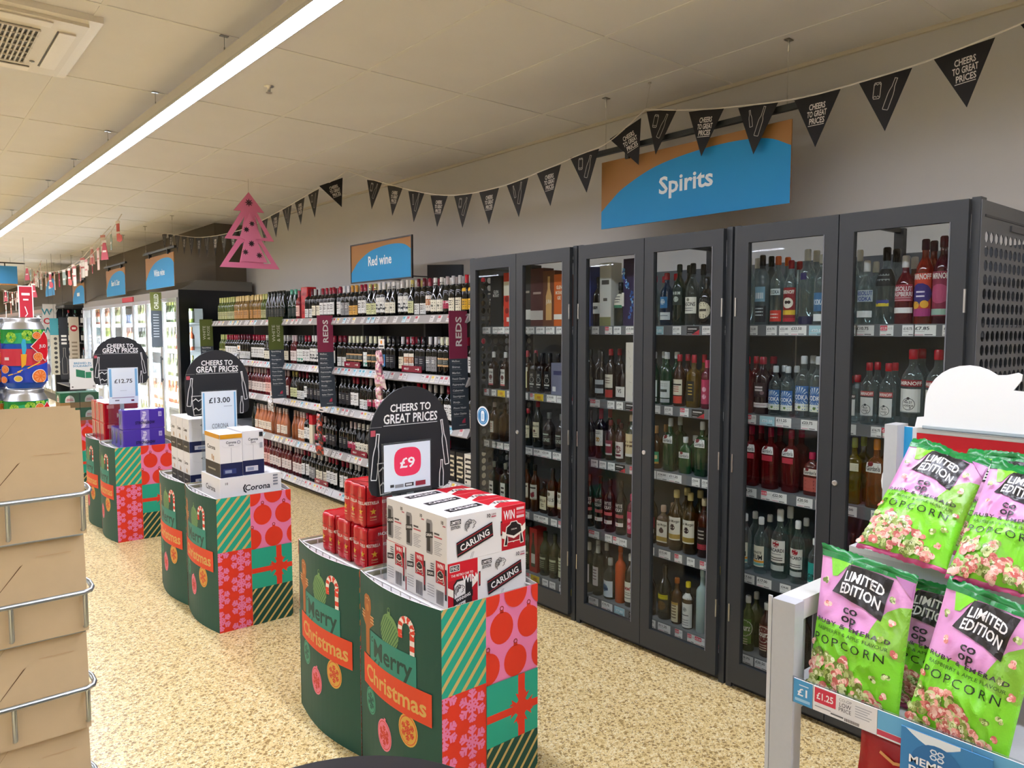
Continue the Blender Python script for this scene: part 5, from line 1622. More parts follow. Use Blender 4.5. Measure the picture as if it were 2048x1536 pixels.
def bin_meshes():
    """pieces of one dump bin: x 0..BW across, y 0..BL deep, the west side bows outward"""
    bul = lambda y: -.034 * sin(pi * max(0, min(1, y / BL)))
    N = 14
    def side(sgn):
        b = MB('card')
        T = .004
        for i in range(N):
            ya, yb = BL * i / N, BL * (i + 1) / N
            xa, xb = bul(ya), bul(yb)
            if sgn < 0:
                v = [(xa, ya, 0), (xb, yb, 0), (xb, yb, BH), (xa, ya, BH), (xa + T, ya, 0), (xb + T, yb, 0), (xb + T, yb, BH), (xa + T, ya, BH)]
            else:
                v = [(BW - xa, ya, 0), (BW - xb, yb, 0), (BW - xb, yb, BH), (BW - xa, ya, BH), (BW - xa - T, ya, 0), (BW - xb - T, yb, 0), (BW - xb - T, yb, BH), (BW - xa - T, ya, BH)]
            b.add(v, [(0, 3, 2, 1), (3, 7, 6, 2), (4, 5, 6, 7)], [DGREEN, 'dcd8d4', 'd2cecc'])
        if sgn < 0:
            d = Decal(b, lambda s, z, h: (bul(BL - s) - h - .0003, BL - s, z), maxlen=.045, step=.00014)
        else:
            d = Decal(b, lambda s, z, h: (BW - bul(s) + h + .0003, s, z), maxlen=.045, step=.00014)
        # artwork, s from the left edge
        gx, gy, k = .085, .555, 1.0
        G = [(-.020, -.12), (.014, -.12), (.016, -.02), (.056, .006), (.052, .034), (.026, .030), (.034, .058), (.030, .088), (.012, .100), (-.016, .100), (-.034, .088), (-.036, .058), (-.028, .030), (-.054, .034), (-.058, .006), (-.022, -.02)]
        d.poly([(gx + x, gy + y) for x, y in G], 'a8622a')
        d.disc(gx - .002, gy + .052, .014, 'c47e3c', n=12)
        for q in (-.014, 0, .014):
            d.disc(gx + q - .002, gy + .086 - abs(q) * .2, .0026, 'ecd9b4', n=6, up=False)
            for x0, x1 in ((-.062, -.03), (.026, .060)):
                d.rect(gx + x0, gy + .018 + q * .8, gx + x1, gy + .0205 + q * .8, 'dcc69a', up=False)
        d.off = .0006
        cx, cy = .262, .575
        d.disc(cx, cy, .058, '6f9a5e', ry=.064, n=26)
        for q in range(-5, 6):
            L = .062 * sqrt(max(0, 1 - (q / 6.2) ** 2))
            d.line([(cx + q * .010 - L * .5, cy - L * .62 - q * .004), (cx + q * .010 + L * .35, cy + L * .6 - q * .006)], .0030, '2a5a40', up=False)
        d.up()
        d.rect(cx - .009, cy + .058, cx + .009, cy + .072, '6f9a5e'); d.line([(cx + .008 * cos(k * pi / 4), cy + .078 + .008 * sin(k * pi / 4)) for k in range(8)], .0025, '6f9a5e', True)
        d.off = .0006
        cane = [(.392, .52 + q * .018) for q in range(0, 6)] + [(.362 + .032 * cos(a), .614 + .034 * sin(a)) for a in [pi * k / 9 for k in range(0, 10)]] + [(.329, .600), (.330, .588)]
        for i, (a, c) in enumerate(zip(cane, cane[1:])):
            d.line([a, c], .023, ['d8402c', 'f0e8e0'][i % 2], up=False)
        d.off = .0014
        d.poly([(.113, .42), (.412, .42), (.412, .535), (.113, .535)], '2c8878')
        d.text('Merry', .265, .452, .066, '16423a', fit=.25, bold=1)
        d.line([(.165, .446), (.150, .434), (.165, .424), (.185, .432), (.19, .446)], .006, '16423a')
        d.line([(.138, .518), (.126, .513), (.128, .501), (.138, .503)], .004, '16423a')
        d.poly([(.046, .322), (.484, .322), (.484, .432), (.046, .432)], 'dc4522')
        d.text('Christmas', .266, .348, .060, 'd6a95c', fit=.39, bold=1)
        for bx, by, rx, c, fc in ((.108, .272, .044, '3f9a7c', '17554a'), (.220, .195, .050, 'e87a94', 'd0402c'), (.366, .272, .050, 'd8a848', 'd0452c')):
            d.off = .0006
            d.disc(bx, by, rx, c, ry=rx * 1.12, n=24)
            d.disc(bx, by, rx * .9, fc, ry=rx * 1.0, n=24); d.disc(bx, by, rx * .84, c, ry=rx * .94, n=24)
            snowflake(d, bx, by, rx * .66, fc, .005)
            d.rect(bx, by + rx * 1.08, bx + .012, by + rx * 1.26, c)
        return b
    def front(sgn):
        b = MB('card')
        y = 0 if sgn < 0 else BL
        b.box(0, BW, min(y, y - .004 * sgn), max(y, y - .004 * sgn), 0, BH, 'a8a48c')
        d = Decal(b, (lambda x, z, h: (x, -h, z)) if sgn < 0 else (lambda x, z, h: (BW - x, BL + h, z)), step=.00014)
        xm = .178
        zt = .43
        stripes(d, (0, zt, xm, BH), TEAL, GOLD)
        d.clip = (0, 0, xm, zt); d.rect(0, 0, xm, zt, RED)
        for r_ in range(5):
            snowflake(d, .120, .372 - r_ * .124, .053, PINK, .0085)
            snowflake(d, .008, .434 - r_ * .124, .050, PINK, .0085)
        d.clip = (xm, zt - .012, BW, BH); d.rect(xm, zt - .012, BW, BH, PINK)
        for bx, by in ((.245, .60), (.365, .595), (.305, .472), (.185, .472), (.428, .472), (.185, .71), (.305, .715), (.425, .705)):
            bauble(d, bx, by, .052, RED)
        d.clip = (xm, .20, BW, zt - .012); d.rect(xm, .20, BW, zt - .012, TEAL)
        d.rect(xm, .285, BW, .312, RED); d.rect(.315, .2, .345, zt, RED)
        for k in range(8):
            a = k * pi / 4 + .3
            d.poly([(.33, .30), (.33 + .058 * cos(a - .18), .30 + .062 * sin(a - .18)), (.33 + .047 * cos(a), .30 + .05 * sin(a)), (.33 + .058 * cos(a + .18), .30 + .062 * sin(a + .18))], RED, up=False)
        d.up(); d.disc(.33, .30, .03, RED, n=12)
        d.clip = None
        stripes(d, (xm, 0, BW, .20), DGREEN, GOLD, .046, .013)
        return b
    k = MB('metal')                             # white wire basket that carries the packs
    for x in (.012, BW - .012):
        for q in range(9):
            k.tube([(x, .02 + q * (BL - .04) / 8, .02), (x, .02 + q * (BL - .04) / 8, BH - .012)], .0025, 'e4e2e0', 'gloss', n=5)
    for y in (.012, BL - .012):
        for q in range(7):
            k.tube([(.02 + q * (BW - .04) / 6, y, .02), (.02 + q * (BW - .04) / 6, y, BH - .012)], .0025, 'e4e2e0', 'gloss', n=5)
    k.tube([(.012, .012, BH - .01), (BW - .012, .012, BH - .01), (BW - .012, BL - .012, BH - .01), (.012, BL - .012, BH - .01)], .004, 'eceae8', 'gloss', n=6, closed=True)
    k.box(.012, BW - .012, .012, BL - .012, BH - .035, BH - .03, 'bdbab8', 'card')
    return [('side_panel', side(-1).mesh('side_panel')), ('side_panel', side(1).mesh('side_panel')), ('front_panel', front(-1).mesh('front_panel')), ('back_panel', front(1).mesh('back_panel')), ('basket', k.mesh('basket'))]
BIN = bin_meshes()
DECK = BH - .03
def dump_bin(x, y, label):
    o = thing('dump_bin', label, 'display bin', (x, y, 0), 0, 'Merry Christmas dump bins')
    for n, me in BIN:
        link(n, me, o)
G1, G2, G3, G4 = (1.305, 1.905), (1.290, 3.945), (1.285, 6.16), (1.25, 8.30)
for (x, y), who in ((G1, 'white and red beer boxes'), (G2, 'upright navy and white beer boxes'), (G3, 'purple cider packs'), (G4, 'green beer cases')):
    dump_bin(x, y, 'Merry Christmas cardboard bin with patterned end under the ' + who)
for (x, y), who in ((G1, 'red beer multipacks'), (G2, 'shaded tall beer boxes'), (G3, 'red beer boxes'), (G4, 'back of the green beer cases')):
    dump_bin(x, y + BL + .008, 'green Merry Christmas cardboard bin under the ' + who)

# ---- white and red lager boxes
def lion(d, x, y, s, c):
    for k in range(9):
        a = 1.2 + k * .28
        d.line([(x + s * .12 * cos(a), y + s * .12 * sin(a)), (x + s * .34 * cos(a + .25), y + s * (.30 + .04 * (k % 2)) * sin(a + .25)), (x + s * .42 * cos(a + .6), y + s * .36 * sin(a + .6))], s * .035, c, up=False)
    d.line([(x + s * .02, y + s * .28), (x + s * .2, y + s * .26), (x + s * .34, y + s * .12), (x + s * .3, y + s * .04), (x + s * .2, y + s * .02), (x + s * .24, y - s * .08), (x + s * .12, y - s * .16)], s * .035, c)
    d.disc(x + s * .17, y + s * .15, s * .03, c, n=8)
def jacket(d, x, y, s):
    d.poly([(x - .14 * s, y + .42 * s), (x + .14 * s, y + .42 * s), (x + .18 * s, y + .34 * s), (x + .34 * s, y + .26 * s), (x + .46 * s, y - .40 * s), (x + .30 * s, y - .42 * s), (x + .27 * s, y - .30 * s), (x - .27 * s, y - .30 * s), (x - .30 * s, y - .42 * s), (x - .46 * s, y - .40 * s), (x - .34 * s, y + .26 * s), (x - .18 * s, y + .34 * s)], 'f0e8dc')
    d.poly([(x - .11 * s, y + .39 * s), (x + .11 * s, y + .39 * s), (x + .16 * s, y + .31 * s), (x + .31 * s, y + .23 * s), (x + .34 * s, y + .02 * s), (x, y - .10 * s), (x - .34 * s, y + .02 * s), (x - .31 * s, y + .23 * s), (x - .16 * s, y + .31 * s)], '1e1416')
    d.poly([(x - .27 * s, y - .08 * s), (x, y - .19 * s), (x + .27 * s, y - .08 * s), (x + .25 * s, y - .27 * s), (x - .25 * s, y - .27 * s)], '8c1020')
    for sg in (1, -1):
        d.poly([(x + sg * .33 * s, y - .02 * s), (x + sg * .29 * s, y - .08 * s), (x + sg * .30 * s, y - .38 * s), (x + sg * .42 * s, y - .37 * s)], '1e1416')
    d.text('CARLING', x, y + .12 * s, .05 * s, 'e8e0d8', fit=.26 * s)
CBW, CBD, CBH = .335, .126, .153
def lager_box(variant):
    b = MB('card')
    b.box(0, CBW, 0, CBD, 0, CBH, 'e9e7e5')
    d = Decal(b, face_south(0, 0, 0), step=.00015, clip=(0.0003, 0.0003, CBW - .0003, CBH - .0003))
    if variant == 'a':
        r0, r1, wx = 0, .122, .125
    else:
        r0, r1, wx = .228, CBW, 0
    d.rect(r0, 0, r1, CBH, 'b80d22'); d.rect(r0, CBH * .62, r1, CBH, 'd01428')
    mid = (r0 + r1) / 2
    if variant == 'a':
        d.rect(.008, CBH - .03, .048, CBH - .008, 'e9e7e5'); d.rect(.0105, CBH - .0275, .0455, CBH - .0105, '1c1a1c'); d.text('FIND', .028, CBH - .025, .012, 'e9e7e5', fit=.03)
        d.text('THE RETRO CAR TO', .058, CBH - .047, .008, 'f4e8e6', fit=.09)
        d.poly([(0, .075), (.05, .045), (.122, .10), (.122, .075), (.05, .02), (0, .05)], 'f0e8dc')
        d.poly([(.022, 0), (.098, 0), (.098, .08), (.085, .095), (.035, .095), (.022, .08)], '1c1a1c')
        d.poly([(.026, 0), (.07, 0), (.07, .088), (.038, .088), (.026, .076)], 'e4e2e0')
        d.text('WIN', .088, CBH - .075, .026, 'f6f2f0', fit=.058)
        lion(d, .048, .058, .055, '1c1a1c')
        d.poly([(.024, .01), (.10, .028), (.10, .05), (.024, .032)], '1c1a1c'); d.text('WINNING', .062, .027, .011, 'f0ecea', fit=.06, rot=.22)
        d.text('CAN', .05, .004, .010, '1c1a1c', fit=.03)
        d.rect(.125, .055, .132, .105, '1c1a1c'); d.rect(.1265, .06, .1305, .1, 'c02030')
    else:
        d.text('WIN', r0 + .034, CBH - .046, .032, 'f6f2f0', fit=.05)
        for q in range(3):
            d.rect(r0 + .066, CBH - .02 - q * .014, r1 - .006, CBH - .011 - q * .014, ['e8c8c8', 'd86070', 'e8c8c8'][q])
        d.poly([(r0, .070), (mid, .045), (r1, .085), (r1, .06), (mid, .022), (r0, .045)], 'f0e8dc')
        jacket(d, mid, .055, .10)
        d.rect(r0 - .006, .055, r0 + .001, .105, '1c1a1c'); d.rect(r0 - .0045, .06, r0 - .0005, .1, 'c02030')
    # white half
    d.rect(wx + .012, CBH - .028, wx + .055, CBH - .012, '1c1a1c'); d.text('LIMITED', wx + .0335, CBH - .0255, .0105, 'f0eeec', fit=.039)
    d.text('EDITION', wx + .0335, CBH - .042, .0105, '2a282a', fit=.037)
    lion(d, wx + .095, CBH - .04, .062, '5a585a')
    ca, sa = cos(.30), sin(.30)
    def para(x0, y0, x1, y1, c):
        ox, oy = wx + .112, .062
        d.poly([(ox + x * ca - y * sa * .3, oy + x * sa * 1.0 + y) for x, y in ((x0, y0), (x1, y0), (x1, y1), (x0, y1))], c)
    para(-.078, -.024, .078, .026, '1c1a1c')
    para(-.078, -.0175, .078, -.0145, 'a01c2c'); para(-.078, .0185, .078, .0215, 'a01c2c')
    d.text('CARLING', wx + .1145, .0515, .022, 'f6f4f2', fit=.128, rot=.30)
    for q in (0, .006):
        d.line([(wx + .10 + q, .024), (wx + .092 + q, .004)], .0012, '3a383a')
    d.text('10', wx + .168, CBH - .025, .013, '2a282a', fit=.017); d.text('CANS', wx + .19, CBH - .019, .006, '6a3038', fit=.02); d.rect(wx + .18, CBH - .026, wx + .2, CBH - .022, 'b85060')
    # end facing the aisle
    d = Decal(b, face_west(0, CBD, 0), step=.00015, clip=(.0003, .0003, CBD - .0003, CBH - .0003))
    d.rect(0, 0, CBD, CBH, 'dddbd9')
    if variant == 'a':
        d.rect(.058, CBH * .5, .112, CBH - .002, 'b80d22'); d.text('WIN', .085, CBH - .024, .016, 'f6f2f0', fit=.036); jacket(d, .085, CBH * .66, .05)
        d.rect(.112, .03, .122, CBH - .02, '1c1a1c'); d.rect(.114, .05, .12, CBH - .04, 'b02030')
        d.poly([(.008, .088), (.05, .094), (.05, .114), (.008, .108)], '1c1a1c'); d.text('CARLING', .029, .097, .009, 'eee', fit=.034, rot=.14) if False else d.text('CARLING', .029, .0965, .009, 'f0eeec', fit=.034, rot=.14)
        for q in range(3): d.rect(.03, CBH - .02 - q * .008, .05, CBH - .016 - q * .008, '6a686a', up=False)
        for q in range(5): d.rect(.01, .06 - q * .009, .05, .063 - q * .009, 'a4a2a4', up=False)
        for q in range(10): d.rect(.064 + q * .0042, .008, .0662 + q * .0042, .055, '3a383a', up=False)
    else:
        d.poly([(.008, .012), (.04, .012), (.044, .02), (.044, .118), (.038, .128), (.010, .128), (.005, .118), (.005, .02)], '8a888a')
        d.rect(.010, .02, .03, .115, '2a282a'); d.poly([(.004, .062), (.046, .07), (.046, .09), (.004, .082)], '141214'); d.text('CARLING', .025, .0725, .009, 'f0eeec', fit=.036, rot=.16)
        d.text('10', .10, CBH - .027, .012, '2a282a', fit=.016); d.rect(.104, CBH - .034, .12, CBH - .03, 'b85060')
        d.rect(.055, .085, .085, .091, '4a484a'); d.rect(.055, .075, .1, .08, 'c05a60')
        for q in range(8): d.rect(.055, .06 - q * .006, .10 - (q % 3) * .008, .0625 - q * .006, 'a4a2a4', up=False)
    # top
    d = Decal(b, face_up(0, 0, CBH), step=.00015, clip=(.0003, .0003, CBW - .0003, CBD - .0003))
    if variant == 'b':
        d.rect(.21, 0, CBW, CBD, 'c41226'); d.poly([(.21, .02), (.27, .06), (CBW, .03), (CBW, .06), (.27, .09), (.21, .05)], 'f0e8dc')
        d.text('WIN', .27, .05, .03, '1c1a1c', fit=.07)
        d.poly([(.05, .05), (.20, .065), (.20, .105), (.05, .09)], '1c1a1c'); d.text('CARLING', .125, .07, .02, 'f0eeec', fit=.12, rot=.1)
    else:
        d.rect(0, 0, .12, CBD, 'c41226'); d.poly([(.15, .04), (.31, .05), (.31, .09), (.15, .08)], '1c1a1c')
    return b.mesh('lager_box')
LB = {v: lager_box(v) for v in 'ab'}
POS = ['nearest', 'middle', 'rearmost']
for i in range(3):
    for lv, v in ((0, 'a'), (1, 'b')):
        o = link('lager_box', LB[v], None, (G1[0] + .060 + R.uniform(-.002, .002), G1[1] + .05 + i * (CBD + .0015), DECK + .0005 + lv * (CBH + .0008)))
        tag(o, 'white and red ten-can lager box, %s of the %s row' % (POS[i], ['lower', 'upper'][lv]), 'beer box', 'lager boxes on the nearest Christmas bin')

# ---- red shrink-wrapped lager multipacks
def multipack(nx, ny, r=.0325, H=.160):
    b = MB('gloss')
    X, Y = nx * 2 * r, ny * 2 * r
    pts = []
    M_ = 8
    def bulge(t, n):
        return -.007 * (1 - abs(sin(pi * t * n)))  if 0.5 / n < t < 1 - .5 / n else -.016 * (1 - sin(pi * min(t, 1 - t) * n)) 
    for k in range(nx * M_):
        t = k / (nx * M_); pts.append((X * t, -bulge(t, nx)))
    for k in range(ny * M_):
        t = k / (ny * M_); pts.append((X + bulge(t, ny), Y * t))
    for k in range(nx * M_):
        t = k / (nx * M_); pts.append((X * (1 - t), Y + bulge(t, nx)))
    for k in range(ny * M_):
        t = k / (ny * M_); pts.append((-bulge(t, ny), Y * (1 - t)))
    n = len(pts)
    cx, cy = X / 2, Y / 2
    rings = [(0, .93), (.008, .985), (.014, 1), (H - .016, 1), (H - .008, .985), (H, .92), (H - .004, .80)]
    v = [(cx + (x - cx) * s, cy + (y - cy) * s, z) for z, s in rings for x, y in pts]
    f = [(i * n + j, i * n + (j + 1) % n, (i + 1) * n + (j + 1) % n, (i + 1) * n + j) for i in range(len(rings) - 1) for j in range(n)]
    b.add(v, f, 'bd0f1c', 'gloss', True)
    b.add(v[:n], [tuple(range(n - 1, -1, -1))], 'bd0f1c'); b.add(v[-n:], [tuple(range(n))], 'c81c26')
    for ax, L, nn in (('s', X, nx), ('w', Y, ny)):
        if ax == 's':
            fm = lambda x, z, h: (x, -bulge(x / X, nx) - h, z)
        else:
            fm = lambda x, z, h: (-bulge(1 - x / Y, ny) - h, Y - x, z)
        d = Decal(b, fm, 'gloss', maxlen=.012, step=.0004, clip=(.004, .016, L - .004, H - .018))
        for k in range(nn):
            c = (k + .5) * 2 * r
            st = []
            for q in range(10):
                a = pi / 2 + q * pi / 5; rr = .014 if q % 2 == 0 else .0058
                st.append((c + rr * cos(a), .060 + rr * sin(a)))
            d.poly(st, 'd8a02c')
            d.text('ESTRELLA', c, .088, .012, 'f0dcd4', fit=.052); d.text('DAMM', c, .036, .007, 'd8a070', fit=.026)
            d.rect(c - .018, .112, c + .018, .115, '8a0c16'); d.rect(c - .014, .028, c + .014, .030, 'd89a80')
    d = Decal(b, lambda x, z, h: (x, -bulge(x / X, nx) - h, z), 'gloss', maxlen=.012, step=.001)
    d.text('PACK', X * .35, H - .032, .012, 'f4e8e4', fit=.04)
    return b.mesh('beer_multipack')
MP32 = multipack(2, 3); MP23 = multipack(3, 2)
bx, by = G1[0] + .055, G1[1] + BL + .03
for i, who in enumerate(('nearest of the three lower red packs', 'middle of the three lower red packs', 'rearmost of the three lower red packs')):
    o = link('beer_multipack', MP23, None, (bx, by + .015 + i * .134, DECK + .0005))
    tag(o, 'red shrink-wrapped beer multipack, ' + who, 'beer multipack', 'red beer multipacks')
o = link('beer_multipack', MP32, None, (bx + .005, by + .03, DECK + .1615))
tag(o, 'red shrink-wrapped beer multipack stacked on top of the others', 'beer multipack', 'red beer multipacks')

# ---- navy and white beer boxes
def corona(w, d_, h, kind):
    b = MB('card')
    b.box(0, w, 0, d_, 0, h, 'e8e8ea')
    f = Decal(b, face_south(0, 0, 0), step=.0004, clip=(.0004, .0004, w - .0004, h - .0004))
    s = Decal(b, face_west(0, d_, 0), step=.0004, clip=(.0004, .0004, d_ - .0004, h - .0004))
    if kind == 'flat':
        f.text('Corona', w * .60, h * .36, h * .26, '20242e', fit=w * .42, shear=.08)
        f.line([(w * .40, h * .62), (w * .375, h * .5), (w * .385, h * .36), (w * .41, h * .3)], .008, '20242e')
        f.text('10', w * .1, h * .72, h * .1, '4a4e58', fit=.018)
        for q in range(4): f.rect(w * .86, h * .85 - q * h * .13, w * .94, h * .93 - q * h * .13, '8a8e98', up=False)
        s.text('Corona', d_ * .5, h * .36, h * .24, '4a4c54', fit=d_ * .5)
    else:
        f.rect(0, 0, w, h * .33, '141e4c'); f.line([(w * .5, h * .33), (w * .5, h * .68)], .0015, '8a8c98')
        f.poly([(w * .08, h * .74), (w * .2, h * .69), (w * .8, h * .69), (w * .92, h * .74)], 'd8d8dc'); f.poly([(w * .09, h * .745), (w * .2, h * .697), (w * .8, h * .697), (w * .91, h * .745)], 'e8e8ea')
        f.text('Corona', w * .5, h * .78, h * .06, '3a3c48', fit=w * .46); f.text('Extra', w * .5, h * .725, h * .04, '3a3c48', fit=w * .22)
        f.rect(w * .12, h * .08, w * .7, h * .20, '2c3a72' if kind == 'gold' else 'c8ccdc'); f.rect(w * .2, h * .10, w * .5, h * .17, '8a96b8')
        s.rect(0, 0, d_, h * .33, '2a241e'); s.text('Corona', d_ * .42, h * .62, h * .10, '3a3634', fit=d_ * .55); s.rect(d_ * .45, h * .38, d_ * .5, h * .5, 'b8842c'); s.rect(d_ * .55, h * .36, d_ * .6, h * .47, 'b8842c')
        s.rect(d_ * .2, h * .14, d_ * .7, h * .18, '9a9484')
        if kind == 'gold':
            f.rect(0, h * .90, w, h, 'd89a1c'); s.rect(0, h * .90, d_, h, 'd89a1c'); f.disc(w * .84, h * .80, w * .075, '2c3a6a'); f.disc(w * .84, h * .80, w * .055, 'e8e8ea')
        else:
            f.rect(w * .78, h * .86, w * .95, h * .96, '26282e'); f.rect(w * .80, h * .6, w * .93, h * .72, 'a8acb4')
        t = Decal(b, face_up(0, 0, h)); t.line([(w * .5, 0), (w * .5, d_)], .002, 'b8b8bc')
    return b.mesh('beer_box')
cx, cy = G2[0], G2[1]
o = link('beer_box', corona(.335, .30, .125, 'flat'), None, (cx + .035, cy + .04, DECK + .0005)); tag(o, 'flat white beer box lying under two upright beer boxes', 'beer box')
o = link('beer_box', corona(.118, .235, .232, 'gold'), None, (cx + .045, cy + .055, DECK + .1265)); tag(o, 'upright navy and white beer box with gold top edge', 'beer box')
o = link('beer_box', corona(.118, .235, .240, 'plain'), None, (cx + .166, cy + .06, DECK + .1265)); tag(o, 'upright navy and white beer box with plain white top', 'beer box')
cm = corona(.235, .118, .195, 'plain')
for i in range(3):
    for lv in range(2):
        o = link('beer_box', cm, None, (cx + .045, cy + BL + .05 + i * .122, DECK + .0005 + lv * .196))
        tag(o, 'shaded beer box with dark foot behind the £13.00 sign, %s of the %s three' % (POS[i], ['lower', 'upper'][lv]), 'beer box', 'beer boxes behind the second price board')

# ---- purple cider and red beer packs
def pack(w, d_, h, colr, kind):
    b = MB('gloss')
    b.rbox(0, w, 0, d_, 0, h, .012, colr, 'gloss')
    f = Decal(b, face_south(-.0005, 0, 0), step=.0005); s = Decal(b, face_west(-.0005, d_, 0), step=.0005)
    if kind == 'cider':
        f.rect(w * .42, .006, w * .62, h - .006, '8a7ad0')
        for q in range(6):
            f.poly([(w * (.43 + .03 * (q % 3)), .01 + q * h / 7), (w * (.50 + .03 * (q % 3)), .01 + q * h / 7), (w * (.56 - .03 * (q % 2)), .012 + (q + 1) * h / 7.4), (w * (.47 - .02 * (q % 2)), .012 + (q + 1) * h / 7.4)], 'd4ccec')
        f.text('STRONGBOW', w * .52, h * .26, h * .15, '1a1430', fit=w * .46)
        f.rect(w * .84, h * .6, w * .92, h * .85, 'b0a4e0'); f.text('10', w * .88, h * .66, h * .12, '4a3a9a', fit=w * .05)
        s.rect(d_ * .2, h * .2, d_ * .5, h * .8, '3a2a6a')
    else:
        f.text('MADRI', w * .62, h * .25, h * .24, 'e8c0b8', fit=w * .5); f.rect(w * .1, h * .72, w * .3, h * .9, 'e08a88')
        s.rect(d_ * .3, h * .1, d_ * .36, h * .9, '8a0c18')
    return b.mesh('drinks_pack')
x, y = G3
pc = pack(.30, .13, .152, '4b33a8', 'cider')
for i in range(3):
    for lv in range(2 if i == 0 else 1):
        o = link('cider_pack', pc, None, (x + .07, y + .045 + i * .133, DECK + .0005 + lv * .1528))
        tag(o, 'purple cider pack, ' + ('front of the lower row', 'middle of the lower row', 'rearmost of the lower row')[i] if lv == 0 else 'purple cider pack on top of the other purple packs', 'cider pack', 'purple cider packs')
pm = pack(.26, .15, .16, 'b00e1c', 'beer')
for i in range(3):
    for lv in range(2):
        o = link('beer_pack', pm, None, (x + .045, y + BL + .04 + i * .153, DECK + .0005 + lv * .1608))
        tag(o, 'red beer pack behind the purple cider, %s of the %s three' % (POS[i], ['lower', 'upper'][lv]), 'beer pack', 'red beer packs behind the cider')
# ---- green beer cases
def case():
    b = MB('card')
    w, d_, h = .165, .24, .15
    b.box(0, w, 0, d_, 0, .055, '9a7646'); b.box(.001, w - .001, .001, d_ - .001, .055, h, '14603c')  # brown lower band, green above it
    f = Decal(b, face_south(.001, 0, 0), step=.0006); s = Decal(b, face_west(.001, d_, 0), step=.0006)
    for q, W in ((f, w), (s, d_)):
        q.poly([(W * .25, .057)] + [(W * .5 - W * .25 * cos(k * pi / 8), .075 + .05 * sin(k * pi / 8)) for k in range(9)] + [(W * .75, .057)], 'e0dcd4')
        q.rect(W * .34, .085, W * .66, .093, 'c86a70'); q.rect(W * .32, .07, W * .68, .078, 'c86a70')
    return b.mesh('beer_case')
cs_ = case()
x, y = G4
for i in range(2):
    for lv in range(2):
        o = link('beer_case', cs_, None, (x + .03 + i * .17, y + .04, DECK + .0005 + lv * .1508))
        tag(o, 'green beer case with a brown lower band, %s of the %s pair' % (['left', 'right'][i], ['lower', 'upper'][lv]), 'beer case', 'green beer cases')

# ---- arched price boards and their price cards
def arch_board(x0, y, z0, W, H, label):
    o = thing('price_board', label, 'sign', (x0, y, 0), 0, 'arched price boards')
    b = MB('card')
    r = W * .10
    out = [(r, 0)] + [(W - r, 0), (W - r * .3, r * .3), (W, r)] + [(W, H * .38)] + [(W / 2 + W / 2 * cos(pi * k / 22), H * .5 + H * .5 * sin(pi * k / 22)) for k in range(23)] + [(0, H * .38), (0, r), (r * .3, r * .3)]
    b.prism([(p, q + z0) for p, q in out][::-1], 0, .006, '25262a', axis='y')
    d = Decal(b, lambda u, v, h: (u, -h, z0 + v), step=.0005)
    k = W / .37
    d.text('CHEERS TO', W * .5, H * .77, .030 * k, 'eeeeec', fit=.185 * k, shear=.04); d.text('GREAT PRICES', W * .5, H * .665, .036 * k, 'eeeeec', fit=.245 * k, shear=.04)
    d.rect(W * .17, H * .643, W * .83, H * .649, 'd8d8d6'); d.rect(W * .015, H * .638, W * .15, H * .642, '9a9a9a')
    d.rect(W * .02, H * .56, W * .075, H * .615, 'b8505c')
    cw = .0038 * k
    draw_outline(d, 'beer', W * .075, H * .37, H * .42, -.12, cw, 'e4e4e2', .62)
    draw_outline(d, 'wine', W * .915, H * .44, H * .44, .14, cw, 'e4e4e2', .62)
    draw_outline(d, 'beer', W * .875, H * .14, H * .26, -.03, cw, 'e4e4e2', .75)
    d.line([(W * .09, H * .31), (W * .12, H * .02), (W * .24, H * .03), (W * .25, H * .31)], cw, 'e4e4e2', True)
    for q in (.1, .24):
        d.line([(W * .11, H * q), (W * .15, H * (q + .03)), (W * .19, H * (q - .01)), (W * .24, H * (q + .02))], cw * 1.3, 'e4e4e2')
    b.build('board', o)
    p = MB('gloss'); p.box(W / 2 - .015, W / 2 + .015, .007, .011, DECK, z0 + H * .5, 'cfd2d4'); p.build('post', o)
    p = MB('gloss'); p.box(W / 2 - .05, W / 2 + .05, -.01, .02, DECK + .0005, DECK + .004, 'cfd2d4'); p.build('foot', o)
